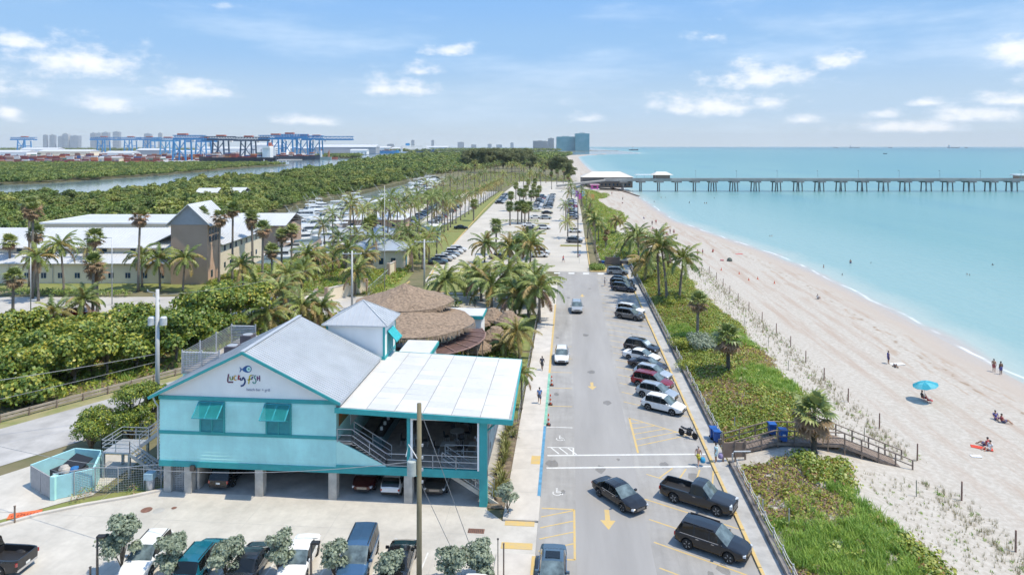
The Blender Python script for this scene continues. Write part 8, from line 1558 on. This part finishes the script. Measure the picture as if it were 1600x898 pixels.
ship('container_ship','dark ship with white bridge berthed beyond the black one',455,1520,130,9,mat('dark_blue_hull',(.03,.05,.08),.5),0,True,-.30); ship('tugboat','pale green workboat at the quay end',503,1560,44,6,mat('pale_green_hull',(.35,.45,.42),.6),180,False,.05,hs=2.2); ship('tugboat','orange and white tug at the end of the quay',516,1600,34,5,orr,180,False,.1,hs=2.6,hw=mat('tug_orange',(.55,.25,.12),.6)); ship('tugboat','small blue launch below the cranes',414,1240,16,2.5,crb,10,False,-.1,hs=1.6); ship('tugboat','small white launch moored before the black ship',432,1270,14,2,boatw,190,False,-.1,hs=1.6); ship('tugboat','tiny white launch moored nearest the mangrove island',446,1235,12,2,boatw,190,False,-.1,hs=1.6)
def cruise(u,d,L_):
    r_=(u-800)/FPX*d; t=thing('cruise_ship','white cruise ship moored far off beyond the woods','ship',wor(r_,d)+(-2,),YAW+R(20)); b=MB(); w=L_*.06
    st=[(-.5,.9),(.3,1),(.42,.7),(.5,.05)]; P=[[(s*L_,k*w,14+max(0,s-.3)*20),(s*L_*.98,k*w*.9,0),(s*L_*.98,-k*w*.9,0),(s*L_,-k*w,14+max(0,s-.3)*20)] for s,k in st]
    for i in range(3):
        for j in range(4): b.add([P[i][j],P[i+1][j],P[i+1][(j+1)%4],P[i][(j+1)%4]],[(0,1,2,3)])
    b.add(P[0],[(0,1,2,3)]); b.add(P[-1],[(3,2,1,0)]); b.build('hull',mat('cruise_blue',(.05,.13,.25),.5),t)
    for k in range(6): b=MB(); b.lo(-L_*(.47-.015*k),L_*(.36-.03*k),-w*.95,w*.95,14+3.4*k,14+3.4*k+2.6); b.build('deck_level',whitep,t)
    b=MB(); b.lo(-L_*.3,-L_*.2,-4,4,34,46); b.build('funnel',crb,t)
cruise(652,3300,190); ship('container_ship','blue-hulled freighter moored far beyond the channel',598,2900,140,12,crb,10,True,-.3); ship('tugboat','white yacht moored far beyond the channel',625,3050,70,7,boatw,180,False,-.1,hs=1.4)
# ================================================================ FAR SHORE: condominiums, city, ships at sea
cgl=mat('teal_glass_tower',(.10,.34,.40),.25,var=.2,scale=.02,col2=(.22,.46,.52)); cwh=mat('pale_tower',(.55,.55,.53),.7,var=.06,scale=.01); cgr=mat('grey_tower',(.30,.33,.38),.6,var=.1,scale=.01)
def tower(u,d,wpx,vtop,m,lab,cat='tower block',floors=12,name='tower_block',dp=.6,band=None):
    r_=(u-800)/FPX*d; w=wpx*d/FPX; h_=HCAM-(vtop-229)*d/FPX; t=thing(name,lab,cat,wor(r_,d)+(-.8,),YAW); b=MB(); b.lo(-w/2,w/2,0,w*dp,0,h_); b.build('facade',m,t)
    for k in range(floors): z=h_*(k+.5)/floors; b=MB(); b.lo(-w/2-.6,w/2+.6,-1.2,0.1,z,z+h_/floors*.35); b.build('balcony_band',band or (cwh if m is not cwh else cgr),t)
    b=MB(); b.lo(-w*.2,w*.2,w*.1,w*dp*.7,h_,h_+h_*.05); b.build('plant_room',cwh,t)
tower(884,4300,28,213.5,cgl,'lower and wider of two teal glass towers across the inlet',band=cgl,floors=16); tower(910,4250,22,208.5,cgl,'taller of two teal glass towers across the inlet',band=cgl,floors=18); tower(843,4600,20,220,cwh,'pale apartment block inland of the teal towers, wider one'); tower(861,4700,9,216,cwh,'slim pale apartment block beside the teal towers'); tower(855,5200,10,221,cgr,'grey block behind the pale apartments')
for i,(u,w,vt,m) in enumerate([(70,6,211,cgr),(81,8,211,cgr),(95,9,213,cwh),(102,9,209,cwh),(116,13,212,cgr),(145,8,208,cgr),(154,6,208,cwh),(164,10,207,cgr),(181,10,206,cgr),(230,10,209,cgr),(250,6,208,cwh),(330,8,216,cwh),(720,10,222,cwh),(740,8,226,cwh),(765,6,225,cwh),(780,9,226,cwh),(800,5,223,cwh),(610,10,225,cgr),(645,5,219,cwh),(676,4,219,cgr)]): tower(u,13000,w,vt,m,'hazy city tower on the skyline, %s counted inland to sea'%ordn(sorted([70,81,95,102,116,145,154,164,181,230,250,330,720,740,765,780,800,610,645,676]).index(u)),floors=10,name='city_tower')
for u,d,L_,lab in ((1306,15000,110,'small ship on the horizon, leftmost of the row out at sea'),(1335,14000,220,'long ship on the horizon, second out at sea'),(1391,14000,90,'small ship on the horizon, third out at sea'),(1490,13500,250,'largest freighter on the horizon out at sea'),(1510,13500,70,'smallest vessel beside the largest freighter on the horizon')): ship('cargo_ship',lab,u,d,L_,14,blackh,0,False,-.36)
ship('tugboat','dark workboat steaming past the inlet jetty',990,5200,70,7,blackh,0,False,0.0,hs=1.6); ship('speedboat','speedboat drawing a white wake off the pier',1383,2700,16,2.5,blackh,0,False,-.1,hs=1.2)
x,y=wor((1366-800)/FPX*2700,2700); b=MB(); b.add([(0,-.5,0),(0,.5,0),(-75,2.5,0),(-75,-2.5,0)],[(0,1,2,3)]); o=b.build('boat_wake',mat('wake_foam',(.75,.78,.78),.6)); o.location=(x+38,y,-1.97); o.rotation_euler[2]=YAW; struct(o)
b=MB(); P=[wd_(u,d) for u,d in ((918,4300),(935,4350),(966,4500),(966,4540),(930,4420))]; b.prism(P,-3,.8); tag(b.build('inlet_jetty',mat('jetty_rock',(.40,.38,.36),.9,var=.2,scale=.05)),'pale rock jetty at the harbour inlet below the glass towers','jetty')
# ================================================================ HAZE
hzb=MB(); hzb.lo(-15000,16500,-50,17000,-6,300); hz_o=hzb.build('haze',None if False else []); hm=bpy.data.materials.new('sea_haze'); hm.use_nodes=True; n=hm.node_tree.nodes; n.clear(); mo=n.new('ShaderNodeOutputMaterial'); pvn=n.new('ShaderNodeVolumePrincipled'); pvn.inputs['Color'].default_value=(.86,.93,1,1); pvn.inputs['Density'].default_value=HAZE_D; pvn.inputs['Anisotropy'].default_value=.0; hm.node_tree.links.new(pvn.outputs[0],mo.inputs['Volume']); hz_o.data.materials.append(hm); stuff(hz_o)
